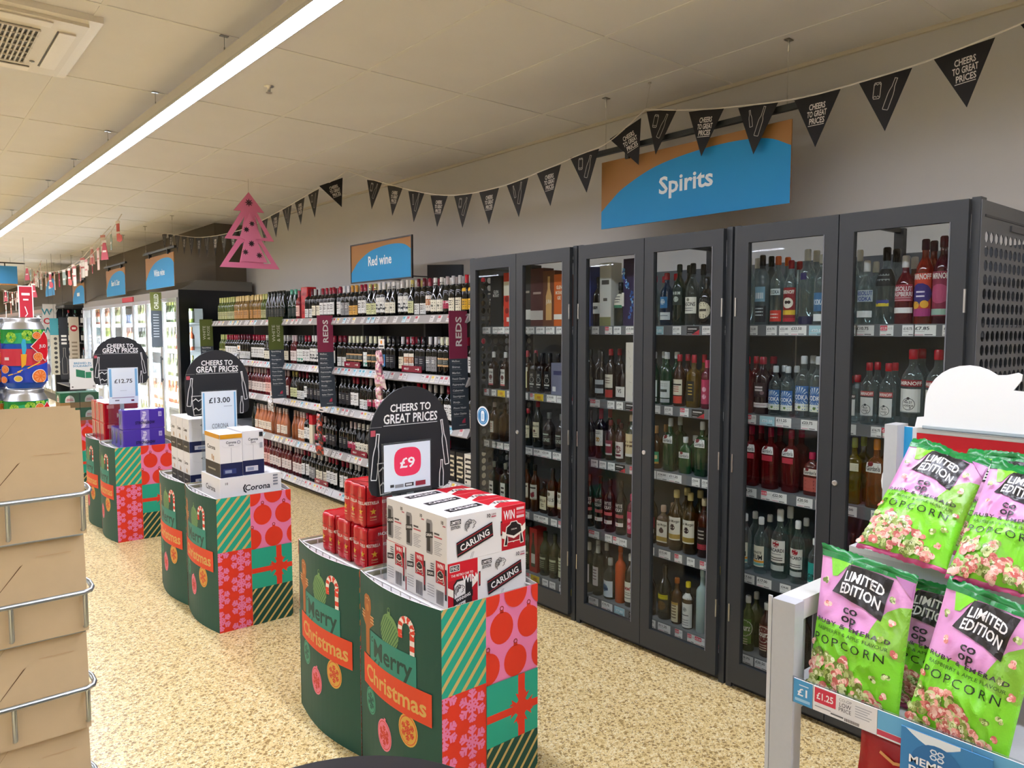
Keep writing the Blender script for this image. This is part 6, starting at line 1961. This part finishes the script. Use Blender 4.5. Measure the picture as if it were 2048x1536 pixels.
def price_card(x0, y, z0, W, H, kind, label):
    o = thing('price_card', label, 'sign', (x0, y, 0), 0, 'price cards')
    a = MB('film'); a.box(-.006, W + .006, .002, .005, DECK + .001, z0 + H + .006, 'eef4f6'); a.build('holder', o)
    b = MB('card'); b.box(0, W, 0, .0015, z0, z0 + H, 'dfe9f2')
    d = Decal(b, lambda u, v, h: (u, -h, z0 + v), step=.0004)
    if kind == '9':
        pts = []
        for k in range(36):
            t = 2 * pi * k / 36
            c, s = cos(t), sin(t)
            q = (abs(c) ** 3.2 + abs(s) ** 3.2) ** (-1 / 3.2)
            pts.append((W * .5 + W * .29 * q * c, H * .60 + H * .31 * q * s))
        d.poly(pts, 'e8355a'); d.text('£9', W * .49, H * .48, H * .22, 'f6f2f2', fit=W * .34)
        d.rect(W * .12, H * .08, W * .2, H * .14, '3a3a3a'); d.rect(W * .22, H * .06, W * .4, H * .13, '8a8a8c'); d.rect(W * .43, H * .06, W * .62, H * .14, '2c2a2c'); d.rect(W * .45, H * .08, W * .58, H * .12, 'dcdcdc'); d.rect(W * .66, H * .05, W * .88, H * .15, '8a2434')
    elif kind == '13':
        d.rect(.006, H * .06, W * .08, H * .97, '7cb4dc'); d.rect(W * .92, H * .06, W - .006, H * .97, '7cb4dc'); d.rect(.004, .004, W - .004, .01, '9cc8e4')
        d.text('£13.00', W * .5, H * .72, H * .13, '3a4048', fit=W * .62); d.rect(W * .62, H * .62, W * .86, H * .635, 'a8b4c0'); d.text('CORONA', W * .5, H * .10, H * .12, '6a727c', bold=0, fit=W * .48)
    elif kind == '12':
        d.rect(W * .03, H * .2, W * .11, H * .97, '7cb4dc'); d.rect(W * .89, H * .2, W * .97, H * .97, '7cb4dc')
        d.text('£12.75', W * .5, H * .58, H * .11, '4a5058', fit=W * .62); d.rect(W * .38, H * .36, W * .6, H * .37, 'b0bac4'); d.rect(W * .1, H * .16, W * .85, H * .185, 'a8a0b8'); d.rect(W * .2, H * .08, W * .34, H * .11, '6a6a78'); d.rect(W * .74, H * .06, W * .84, H * .11, '6a3050')
    else:
        d.rect(0, 0, W, H, 'e4e6e4')
        d.text('BREWED IN', W * .5, H * .82, H * .07, '3a8ab0', fit=W * .66); d.text('SOLIDARITY', W * .5, H * .73, H * .07, '3a8ab0', fit=W * .72)
        d.poly([(W * .24, H * .42), (W * .58, H * .36), (W * .58, H * .60), (W * .24, H * .66)], '2a7858'); d.rect(W * .6, H * .36, W * .82, H * .56, '2f8460'); d.disc(W * .84, H * .64, W * .07, '2a6a54', n=12)
        d.rect(W * .06, H * .06, W * .12, H * .1, '4a4a4a'); d.rect(W * .86, H * .06, W * .94, H * .11, '9a9a98')
    b.build('card', o)
arch_board(1.337, 2.41, .985, .362, .405, 'black arched CHEERS TO GREAT PRICES board above the £9 card')
price_card(1.368, 2.355, 1.012, .20, .172, '9', 'white price card with a pink £9 blob by the red and white boxes')
arch_board(1.302, 4.455, 1.105, .365, .38, 'black arched CHEERS TO GREAT PRICES board above the £13.00 card')
price_card(1.353, 4.33, 1.02, .195, .235, '13', 'pale blue £13.00 price card above the upright beer boxes')
arch_board(1.255, 6.64, 1.165, .395, .385, 'black arched CHEERS TO GREAT PRICES board above the £12.75 card')
price_card(1.308, 6.40, 1.03, .212, .28, '12', 'pale blue £12.75 price card above the purple cider packs')
price_card(1.355, 8.25, 1.03, .225, .295, 'b', 'white BREWED IN SOLIDARITY card above the green beer cases')
# ------------------------------------------------------------------ popcorn stand in the right foreground
ST = thing('shop_stand', 'light grey metal shop stand holding the popcorn bags', 'display stand', (0, 0, 0))
GRY = 'b9bcbf'
b = MB('powder')
b.box(1.400, 1.436, .772, .822, 0, 1.042, GRY); b.box(1.400, 1.404, .824, .832, 0, 1.046, 'c6c9cb')
b.box(1.436, 1.86, .776, .822, 1.000, 1.042, 'd2d2cc'); b.box(1.436, 1.470, .786, .812, .85, 1.0, GRY)
b.box(1.60, 1.64, .786, .812, .85, 1.0, GRY)
b.box(1.436, 1.86, .786, .812, .80, .855, GRY)
b.build('post', ST)
b = MB('powder'); b.box(1.86, 1.92, .776, .806, 0, 1.372, 'b4b6b6'); b.build('post', ST)
b = MB('powder'); b.box(1.86, 1.92, -.45, -.42, 0, 1.372, 'b4b6b6'); b.build('post', ST)
b = MB('powder'); b.box(1.40, 1.436, -.45, -.40, 0, 1.04, GRY); b.build('post', ST)
b = MB('powder'); b.box(1.42, 1.90, -.42, .775, .838, .850, 'c9ccce'); b.build('shelf', ST)
b = MB('powder'); b.box(1.42, 1.90, -.42, .775, .45, .462, 'c9ccce'); b.build('shelf', ST)
b = MB('powder'); b.box(1.60, 1.90, -.42, .76, 1.118, 1.130, 'c9ccce'); b.box(1.60, 1.612, -.42, .76, 1.06, 1.118, 'b8bbbd'); b.build('shelf', ST)
b = MB('powder'); b.box(1.40, 1.90, -.44, .80, .03, .10, '6a6c6e'); b.build('base', ST)
# header panel
b = MB('card'); b.box(1.90, 1.912, -.42, .781, .86, 1.366, 'e8e8e8')
d = Decal(b, face_west(1.90, .781, .86), step=.0006)
d.rect(0, 0, .024, .506, '2f9fd4'); d.rect(.034, 0, 1.2, .494, 'c2101f')
b.build('header_panel', ST)
b = MB('film'); b.box(1.885, 1.897, -.42, .73, 1.366, 1.374, 'd8e0e4'); b.build('header_channel', ST)
# ticket strip with its tickets
b = MB('film'); b.box(1.3985, 1.4015, -.40, .772, .839, .893, 'e2e8ec'); so = b.build('ticket_strip', ST)
def stk(y0, y1, fn):
    q = MB('card'); w = y0 - y1
    q.box(1.3965, 1.3985, y1, y0, .841, .891, 'e9e7e6')
    fn(Decal(q, face_west(1.3965, y0, .841), step=.0004), w); q.build('price_ticket', so)
def t1(d, w):
    d.rect(0, 0, w, .05, '4a9acb'); d.text('£1', w * .52, .018, .016, 'f2f6fa', fit=.026); d.rect(w * .3, .039, w * .8, .041, 'd8e8f2'); d.rect(w * .1, .006, w * .9, .012, '9cc8e2')
def t2(d, w):
    d.rect(.003, .018, w * .37, .048, 'd23a50'); d.text('£1.25', w * .195, .026, .014, 'f6eaec', fit=w * .28)
    d.text('CO-OP', w * .52, .039, .006, '8a8a8c', bold=0, fit=w * .2); d.text('LOW', w * .52, .028, .009, '4a4a4c', bold=0, fit=w * .19); d.text('PRICE', w * .52, .019, .008, '4a4a4c', bold=0, fit=w * .2)
    for q in range(5): d.rect(w * .68, .04 - q * .005, w * (.93 - .03 * (q % 3)), .042 - q * .005, 'b4b4b6', up=False)
    d.rect(w * .04, .010, w * .3, .012, '9a9a9c', up=False); d.rect(w * .3, .006, w * .5, .009, '6a6a6c', up=False)
    for q in range(14): d.rect(w * .52 + q * .0021, .003, w * .52 + q * .0021 + .0012, .009, '4a4a4c', up=False)
def t3(d, w):
    d.rect(0, .014, w, .05, '6ab0d8'); d.rect(0, .003, w, .013, 'c8485c'); d.rect(0, 0, w, .003, 'e8e6e6')
stk(.768, .7275, t1); stk(.726, .600, t2); stk(.599, .44, t3); stk(.439, .28, t3)

# hanging barker
b = MB('card'); b.box(1.386, 1.388, .405, .552, .70, .884, '3f84bc')
d = Decal(b, face_west(1.386, .552, .70), step=.0004)
d.poly([(.008, .184)] + [(.008 + .09 * k / 8, .184 - .018 * sin(pi * k / 8) - .006 * k / 8) for k in range(9)] + [(.098, .184)], 'e4ecf2')
d.disc(.062, .125, .045, '3572a8', n=26)
for sg in (-1, 1):
    d.line([(.062 + sg * .006 + .005 * cos(k * pi / 3), .158 + .004 * sin(k * pi / 3)) for k in range(6)], .0022, 'dbe8f2', True)
    d.line([(.062 + sg * .006 + .005 * cos(k * pi / 3), .148 + .004 * sin(k * pi / 3)) for k in range(6)], .0022, 'dbe8f2', True)
d.text('MEMBER', .058, .125, .0145, 'f2f6fa', fit=.086); d.text('PRICES', .058, .106, .0145, 'f2f6fa', fit=.086)
tag(b.build('shelf_barker'), 'blue MEMBER PRICES card hanging from the popcorn shelf edge', 'sign')

# white cut-out topper, seen from behind
Y = lambda y, z: (y * 1.1875, 1.6 - (1.6 - z) * 1.1875)
pts = [Y(*p) for p in [(.632, 1.404), (.628, 1.425), (.615, 1.427)] + [(.537 + .077 * cos(pi - a), 1.456 + .077 * sin(a)) if False else (.537 - .077 * cos(a), 1.456 + .077 * sin(a)) for a in [pi - k * pi / 14 for k in range(0, 11)]]]
pts += [Y(*p) for p in [(.474, 1.517), (.456, 1.522), (.449, 1.519), (.450, 1.508), (.462, 1.489), (.44, 1.488), (.33, 1.488), (.30, 1.47), (.30, 1.404)]]
b = MB('card'); b.prism(pts, 1.894, 1.899, 'eef0ee', axis='x')
tag(b.build('topper_board'), 'plain white cut-out topper board standing on the popcorn stand', 'sign')
b = MB('card'); b.prism([(.782 + .055 * cos(a), 1.22 + .062 * sin(a)) for a in [2 * pi * k / 24 for k in range(24)]], 1.922, 1.926, 'e8eceb', axis='x')
b.build('side_disc', ST)

# ---- popcorn bags
PK, LIME, OLV, DKG = 'd894c6', '7fd42c', '80b834', '0f7a34'
def kernel(d, x, y, s, kind, rnd):
    pal = {'p': ['d07a6c', 'e8a494', 'f2c4b4', 'c25e58', 'e09084', 'f6dccb'], 'g': ['8a9c48', 'b4c27c', 'd2da9e', '66782e', 'a2b25e', 'e4e8c0']}[kind]
    for k in range(7):
        a = rnd.uniform(0, 6.28); q = s * (.55 if k < 4 else .35)
        rr = s * rnd.uniform(.45, .66) * (1 if k < 4 else .6)
        d.disc(x + cos(a) * q, y + sin(a) * q * .68, rr, rnd.choice(pal[:4] if k < 4 else pal[2:]), ry=rr * .68, n=9, up=False)
        d.off += .000013
    d.off -= .00005
def popcorn_bag(BL_, BR_, TR_, TL_, T, label, seed):
    rnd = random.Random(seed)
    BL_, BR_, TR_, TL_ = map(Vector, (BL_, BR_, TR_, TL_))
    nrm = ((BR_ - BL_).cross(TL_ - BL_)).normalized()
    W = ((BR_ - BL_).length + (TR_ - TL_).length) / 2
    H = ((TL_ - BL_).length + (TR_ - BR_).length) / 2
    off = Vector((seed * 3.1, seed * 1.7, 0))
    def height(u, v, sg):
        e = max(0, sin(pi * u)) ** .55 * max(0, sin(pi * min(1, max(0, v * .97 + .015)))) ** .5
        puff = T * e * (1.0 + .25 * cos(pi * v))
        n1 = noise.noise(Vector((u * 3.2, v * 4.0, sg)) + off) * .014
        n2 = abs(noise.noise(Vector((u * 7 + v * 2, v * 5 - u * 2, sg * 2)) + off)) * -.011
        edge = min(u, 1 - u) * 4; edge = min(1, edge)
        pl = sin(u * 34 + seed) * .0030 * (math.exp(-v / .10) + math.exp(-(1 - v) / .12))
        return puff + (n1 + n2) * e + pl * edge * min(1, e * 3 + .15)
    def P(u, v, sg=1, lift=0.0):
        pinch = .020 * sin(pi * min(1, max(0, v))) ** .5
        uu = u + (0.5 - u) * pinch * 2
        a = BL_ + (BR_ - BL_) * uu
        c = TL_ + (TR_ - TL_) * uu
        h = height(u, v, sg) if sg > 0 else -.65 * height(u, v, sg)
        return a + (c - a) * v + nrm * (h + lift * sg)
    root = thing('popcorn_bag', label, 'popcorn bag', BL_, 0, 'limited edition popcorn bags')
    base = BL_
    b = MB('foil')
    NU, NV = 36, 48
    v = [P(i / NU, j / NV) - base for i in range(NU + 1) for j in range(NV + 1)]
    f = [(i * (NV + 1) + j, (i + 1) * (NV + 1) + j, (i + 1) * (NV + 1) + j + 1, i * (NV + 1) + j + 1) for i in range(NU) for j in range(NV)]
    b.add(v, f, [PK if (k % NV) / NV > .50 else LIME for k in range(len(f))], 'foil', True)
    NU2, NV2 = 14, 18
    v = [P(i / NU2, j / NV2, -1) - base for i in range(NU2 + 1) for j in range(NV2 + 1)]
    f = [(i * (NV2 + 1) + j, i * (NV2 + 1) + j + 1, (i + 1) * (NV2 + 1) + j + 1, (i + 1) * (NV2 + 1) + j) for i in range(NU2) for j in range(NV2)]
    b.add(v, f, [('e8e6e4' if 4 < k // NV2 < 9 else LIME) for k in range(len(f))], 'foil', True)
    d = Decal(b, lambda x, y, h: P(x, y, 1, h + .0006) - base, 'foil', maxlen=.030, step=.00022)
    # ground colours
    d.poly([(0.0, .0), (1, 0), (1, .53), (.7, .50), (.3, .49), (0, .49)], LIME)
    d.poly([(1, .40), (1, .80), (.90, .78), (.78, .72), (.70, .64), (.64, .52), (.60, .47), (.72, .44)], OLV)
    d.poly([(.10, .985), (.40, .985), (.30, .93), (.22, .85), (.16, .84)], LIME)
    d.poly([(0, .955), (0, 1), (1, 1), (1, .975), (.5, .965), (.2, .965)], DKG)
    d.poly([(.80, .99), (1, .985), (1, .86), (.94, .90)], 'b070a6')
    # LIMITED EDITION plate
    d.poly([(.33, .955), (.52, .965), (.80, .955), (.76, .80), (.74, .640), (.55, .695), (.36, .720), (.19, .735), (.27, .85)], '1e1b1b')
    bend = lambda u: -.55 * u * u
    d.text('LIMITED', .515, .848, .074, 'f0eeec', fit=.42, shear=.12, rot=-.06, bend=bend)
    d.text('EDITION', .485, .752, .078, 'f0eeec', fit=.44, shear=.12, rot=-.08, bend=bend)
    # logo: two lines of two linked letters
    for t, yy in (('CO', .618), ('OP', .558)):
        d.text(t.lower(), .43, yy, .064, '1e1b1e', fit=.17)
    d.text('RUBY & EMERALD', .47, .505, .032, '3a2038', bold=1, fit=.84, gap=.1)
    d.text('RASPBERRY & APPLE FLAVOUR', .47, .455, .026, '1c3a0a', bold=0, fit=.80)
    d.text('POPCORN', .46, .365, .064, '16260c', fit=.84, bold=0, gap=.16)
    # heap of popcorn
    for k in range(74):
        x = .03 + .80 * rnd.random()
        top = .30 * max(0.08, 1 - ((x - .28) / .56) ** 2)
        y = .02 + (1 - k / 74) * top * .95
        kernel(d, x, y, .058 * rnd.uniform(.75, 1.2), 'p' if rnd.random() < .58 else 'g', rnd)
    for x, y, kd in ((.18, .64, 'p'), (.10, .80, 'g'), (.86, .66, 'p'), (.80, .53, 'g'), (.92, .45, 'p'), (.88, .28, 'g'), (.76, .24, 'g'), (.86, .14, 'p'), (.05, .36, 'p'), (.84, .82, 'g'), (.07, .28, 'g')):
        kernel(d, x, y, .040, kd, rnd)
    b.build('pouch', root)
    # flat crimped seals
    for nm, v0, dz in (('top_seal', 1, .013), ('bottom_seal', 0, -.011)):
        s = MB('foil')
        n = 30
        up_ = (TL_ - BL_).normalized()
        row = []
        for k in range(n + 1):
            p = P(k / n, v0)
            q = p + up_ * (dz * (1 if k % 2 else .86)) + nrm * (.0035 * sin(k * .9 + seed) + (.006 if v0 else .004) * sin(k * .27 + seed * 2))
            row.append((p, q))
        vv = [t - base + nrm * o_ for o_ in (0, -.0006) for pr in row for t in pr]
        m = 2 * (n + 1)
        fs = [(2 * k, 2 * k + 2, 2 * k + 3, 2 * k + 1) for k in range(n)] + [(m + 2 * k, m + 2 * k + 1, m + 2 * k + 3, m + 2 * k + 2) for k in range(n)] + [(2 * k + 1, 2 * k + 3, m + 2 * k + 3, m + 2 * k + 1) for k in range(n)]
        s.add(vv, fs, DKG if v0 else 'c0487c', 'foil', True)
        s.build(nm, root)
popcorn_bag((1.425, .755, .862), (1.425, .572, .868), (1.500, .578, 1.118), (1.500, .768, 1.141), .030, 'pink and lime popcorn bag at the left of the front row, whole front showing', 1)
popcorn_bag((1.425, .562, .880), (1.425, .395, .862), (1.485, .366, 1.108), (1.490, .522, 1.136), .030, 'pink and lime popcorn bag at the right of the front row', 2)
popcorn_bag((1.510, .700, 1.166), (1.515, .532, 1.150), (1.675, .520, 1.330), (1.670, .668, 1.362), .028, 'pink and lime popcorn bag leaning back at the left of the upper row', 3)
popcorn_bag((1.505, .530, 1.146), (1.505, .370, 1.140), (1.640, .372, 1.318), (1.645, .508, 1.340), .030, 'pink and lime popcorn bag at the right of the upper row', 4)
popcorn_bag((1.700, .590, 1.140), (1.700, .430, 1.140), (1.760, .440, 1.338), (1.760, .590, 1.338), .024, 'popcorn bag half hidden behind the upper two, against the red header', 5)
popcorn_bag((1.530, .670, .862), (1.530, .475, .858), (1.580, .480, 1.085), (1.580, .665, 1.09), .026, 'popcorn bag half hidden behind the front row', 6)
popcorn_bag((1.600, .375, 1.170), (1.600, .215, 1.170), (1.690, .290, 1.385), (1.690, .440, 1.395), .022, 'popcorn bag cut off by the right edge above the others', 7)

def red_packet(x, y0, y1, z0, z1, label):
    b = MB('foil')
    N = 12
    for sg in (1, -1):
        v = []
        for i in range(N + 1):
            for j in range(N + 1):
                u, q = i / N, j / N
                h = .028 * (sin(pi * u) * sin(pi * q)) ** .6 if 0 < i < N and 0 < j < N else 0
                v.append((x - sg * h + .03 * q + .002 * sin(i * 2.1 + j), y0 + (y1 - y0) * u, z0 + (z1 - z0) * q))
        f = [(i * (N + 1) + j, (i + 1) * (N + 1) + j, (i + 1) * (N + 1) + j + 1, i * (N + 1) + j + 1) for i in range(N) for j in range(N)]
        b.add(v, f if sg > 0 else [q[::-1] for q in f], 'a80c14', 'foil', True)
    d = Decal(b, lambda s, z, h: (x - .029 + .03 * ((z - z0) / (z1 - z0)) - h + .012 * (2 * s / (y0 - y1) - 1) ** 2, y0 - s, z), 'foil', maxlen=.03)
    w = y0 - y1
    d.line([(w * .3, z1 - .05), (w * .45, z1 - .06), (w * .6, z1 - .055)], .006, 'e0a060')
    tag(b.build('crisp_packet'), label, 'crisps')
red_packet(1.47, .672, .50, .60, .822, 'red foil packet on the shelf below the popcorn')
red_packet(1.47, .48, .31, .60, .80, 'red foil packet behind the MEMBER PRICES card')

# ------------------------------------------------------------------ wire rack of cardboard, left foreground
RK = thing('wire_rack', 'chrome wire rack holding flat cardboard sheets', 'rack', (0, 0, 0))
RY = 1.40
def rail(z, xr):
    b = MB('metal')
    c = 'c0cad4'
    y = RY - .012
    path = [(-.55, y, z - .004), (xr - .014, y, z), (xr - .004, y + .004, z + .001), (xr, y + .014, z + .003), (xr - .001, y + .03, z + .007), (xr - .010, y + .055, z + .012), (xr - .012, y + .20, z + .012)]
    b.tube(path, .0042, c, n=10)
    for q in (xr - .012, xr - .116, xr - .22, xr - .32, xr - .43):
        b.tube([(q, y + .006, z - .002), (q, y + .006, z - .058), (q, y + .03, z - .070), (q, y + .16, z - .070)], .0036, c, n=8)
    b.tube([(-.55, y + .018, z - .070), (xr - .012, y + .018, z - .070)], .003, c, n=8)
    b.build('rail', RK)
for z, xr in ((1.331, .252), (1.166, .250), (1.002, .248), (.84, .246)):
    rail(z, xr)
b = MB('metal')
for x in (-.50, .225):
    b.tube([(x, RY + .20, 0), (x, RY + .20, 1.36)], .007, 'b4bcc4', n=10)
b.box(-.55, .25, RY + .01, RY + .36, .04, .06, '9aa0a6')
b.build('frame', RK)
# deck the cans stand on
b = MB('metal'); b.box(-.35, .235, RY + .085, RY + .33, 1.366, 1.374, 'a8aeb4'); b.build('deck', RK)
TIERS = [(1.262, .206, .246), (1.096, .206, .243), (.928, .204, .241), (.760, .204, .239), (.592, .204, .237)]
for t, (z0, h, xr) in enumerate(TIERS):
    for k in range(3):
        b = MB('kraft')
        T = .0032
        dx = -.006 * k + (.0 if k else .0)
        y = RY + .002 + k * .0048
        hh = h + (.0 if k == 0 else .0035 * k)
        b.box(-.60, xr + dx, 0, T, 0, hh, 'c6ae88')
        d = Decal(b, plane((-.60, 0, 0), (1, 0, 0), (0, 0, 1)), step=.0004)
        if k == 0:
            X = xr + .60
            d.poly([(X - .088, hh - .006), (X - .091, hh - .0095), (X - .150, hh - .088), (X - .147, hh - .083)], '7c6040')
            d.poly([(X - .088, hh - .078), (X - .0925, hh - .081), (X - .150, hh - .152), (X - .1465, hh - .148)], '6a5034')
            d.rect(X - .07, hh - .070, X - .02, hh - .0690, 'c4a47c')
        o = b.build('cardboard_sheet', None, (0, y, z0 + k * .0002))
        o.rotation_euler.x = radians(-5.0)
        tag(o, 'brown cardboard sheet, %s of the %s tier in the wire rack' % (['front', 'middle', 'rear'][k], ['top', 'second', 'third', 'fourth', 'lowest'][t]), 'cardboard', 'cardboard sheets in the rack')

# cans above the cardboard
def can_mesh(ang):
    b = MB('gloss')
    r = .0335
    b.lathe([(.026, 0), (r, .010), (r, .103), (.0285, .114)], '1d58b8', 'gloss', seg=28)
    b.lathe([(.0285, .114), (.0272, .117), (.0285, .122), (.0275, .1235), (.026, .119)], 'd0d2d4', 'metal', seg=28)
    b.lathe([(.0262, -.0005), (.026, .002)], 'c8cacc', 'metal', seg=28)
    b.lathe([(r + .0001, .103), (.0286, .114)], 'c4c8ca', 'metal', seg=28, caps=False)
    d = Decal(b, lambda x, z, h: ((r + h + .0002) * cos(ang + x / r), (r + h + .0002) * sin(ang + x / r), z), 'gloss', maxlen=.008, step=.0002, clip=(-.095, .0105, .095, .1025))
    d.rect(-.095, .078, .095, .1025, '1f8f3c'); d.poly([(-.035, .0785), (.012, .0785), (.008, .090), (-.002, .097), (-.02, .094)], '35b878')
    d.poly([(-.095, .0785), (-.03, .0785), (-.04, .068), (-.095, .068)], '2a46b0'); d.rect(-.095, .040, .095, .069, 'd83c4c')
    d.poly([(-.095, .0105), (.095, .0105), (.095, .040), (.05, .046), (.0, .036), (-.05, .043), (-.095, .036)], '2c4cc0')
    for x, z in ((-.018, .089), (.006, .0925), (.022, .098), (-.07, .09), (.07, .092)):
        for k in range(9):
            d.disc(x + .005 * cos(k * .7), z + .006 * sin(k * .7), .0035, ['8fce3c', 'b4e05a', '6ab430'][k % 3], n=8, up=False)
        d.up()
    d.poly([(-.003, .078), (-.001, .086), (.003, .086), (.004, .07), (.002, .060), (-.002, .060)], '38b8e0')
    d.poly([(-.004, .060), (.004, .060), (.002, .042), (-.004, .036)], 'f0b030')
    d.poly([(.010, .073), (.034, .100), (.058, .073), (.034, .047)], 'd8202c'); d.line([(.010, .073), (.034, .100), (.058, .073), (.034, .047)], .0012, 'f0e4dc', True)
    d.text('JUD', .030, .071, .0055, 'f6eeee', fit=.014)
    for x, z, q in ((.022, .021, .0125), (.020, .055, .008), (-.028, .034, .007), (-.03, .016, .006), (.018, .092, .0065), (-.07, .03, .011), (.07, .03, .011)):
        d.disc(x, z, q, 'f4e6d8', n=18); d.disc(x, z, q * .9, 'ee7a2c', n=18)
        for k in range(8):
            a = k * pi / 4
            d.poly([(x + q * .15 * cos(a), z + q * .15 * sin(a)), (x + q * .75 * cos(a - .28), z + q * .75 * sin(a - .28)), (x + q * .75 * cos(a + .28), z + q * .75 * sin(a + .28))], 'f59a58', up=False)
        d.up()
    d.disc(-.008, .018, .0055, 'f2e8d0', n=14); d.disc(-.008, .018, .0045, 'e8c24a', n=14)
    for k in range(5):
        d.line([(-.02 + k * .006, .024 + k * .003), (-.005 + k * .006, .030 + k * .004)], .0016, ['f4c63c', '3a5cd0'][k % 2])
    d.rect(-.024, .050, -.018, .055, 'f0e0dc')
    return b.mesh('can')
aim = math.atan2(-1.56, -.188)
cm_ = can_mesh(aim)
for (x, y), who in (((.188, 1.565), 'rightmost'), ((.137, 1.608), 'second from the right')):
    for lv in range(2):
        o = link('beer_can', cm_, None, (x, y, 1.3745 + lv * .1245))
        tag(o, 'bright fruit-printed beer can above the cardboard, %s of the %s layer' % (who, ['lower', 'upper'][lv]), 'beer can', 'fruit-printed beer cans')

# dark round drum at the bottom edge
b = MB('powder')
b.lathe([(.21, 0), (.235, .02), (.262, .86), (.270, .868), (.270, .895), (.262, .90), (.10, .902), (.001, .902)], '1b1b1d', seg=48)
tag(b.build('litter_bin', None, (.424, .854, 0)), 'dark round-topped drum cut off by the bottom edge of the view', 'bin')
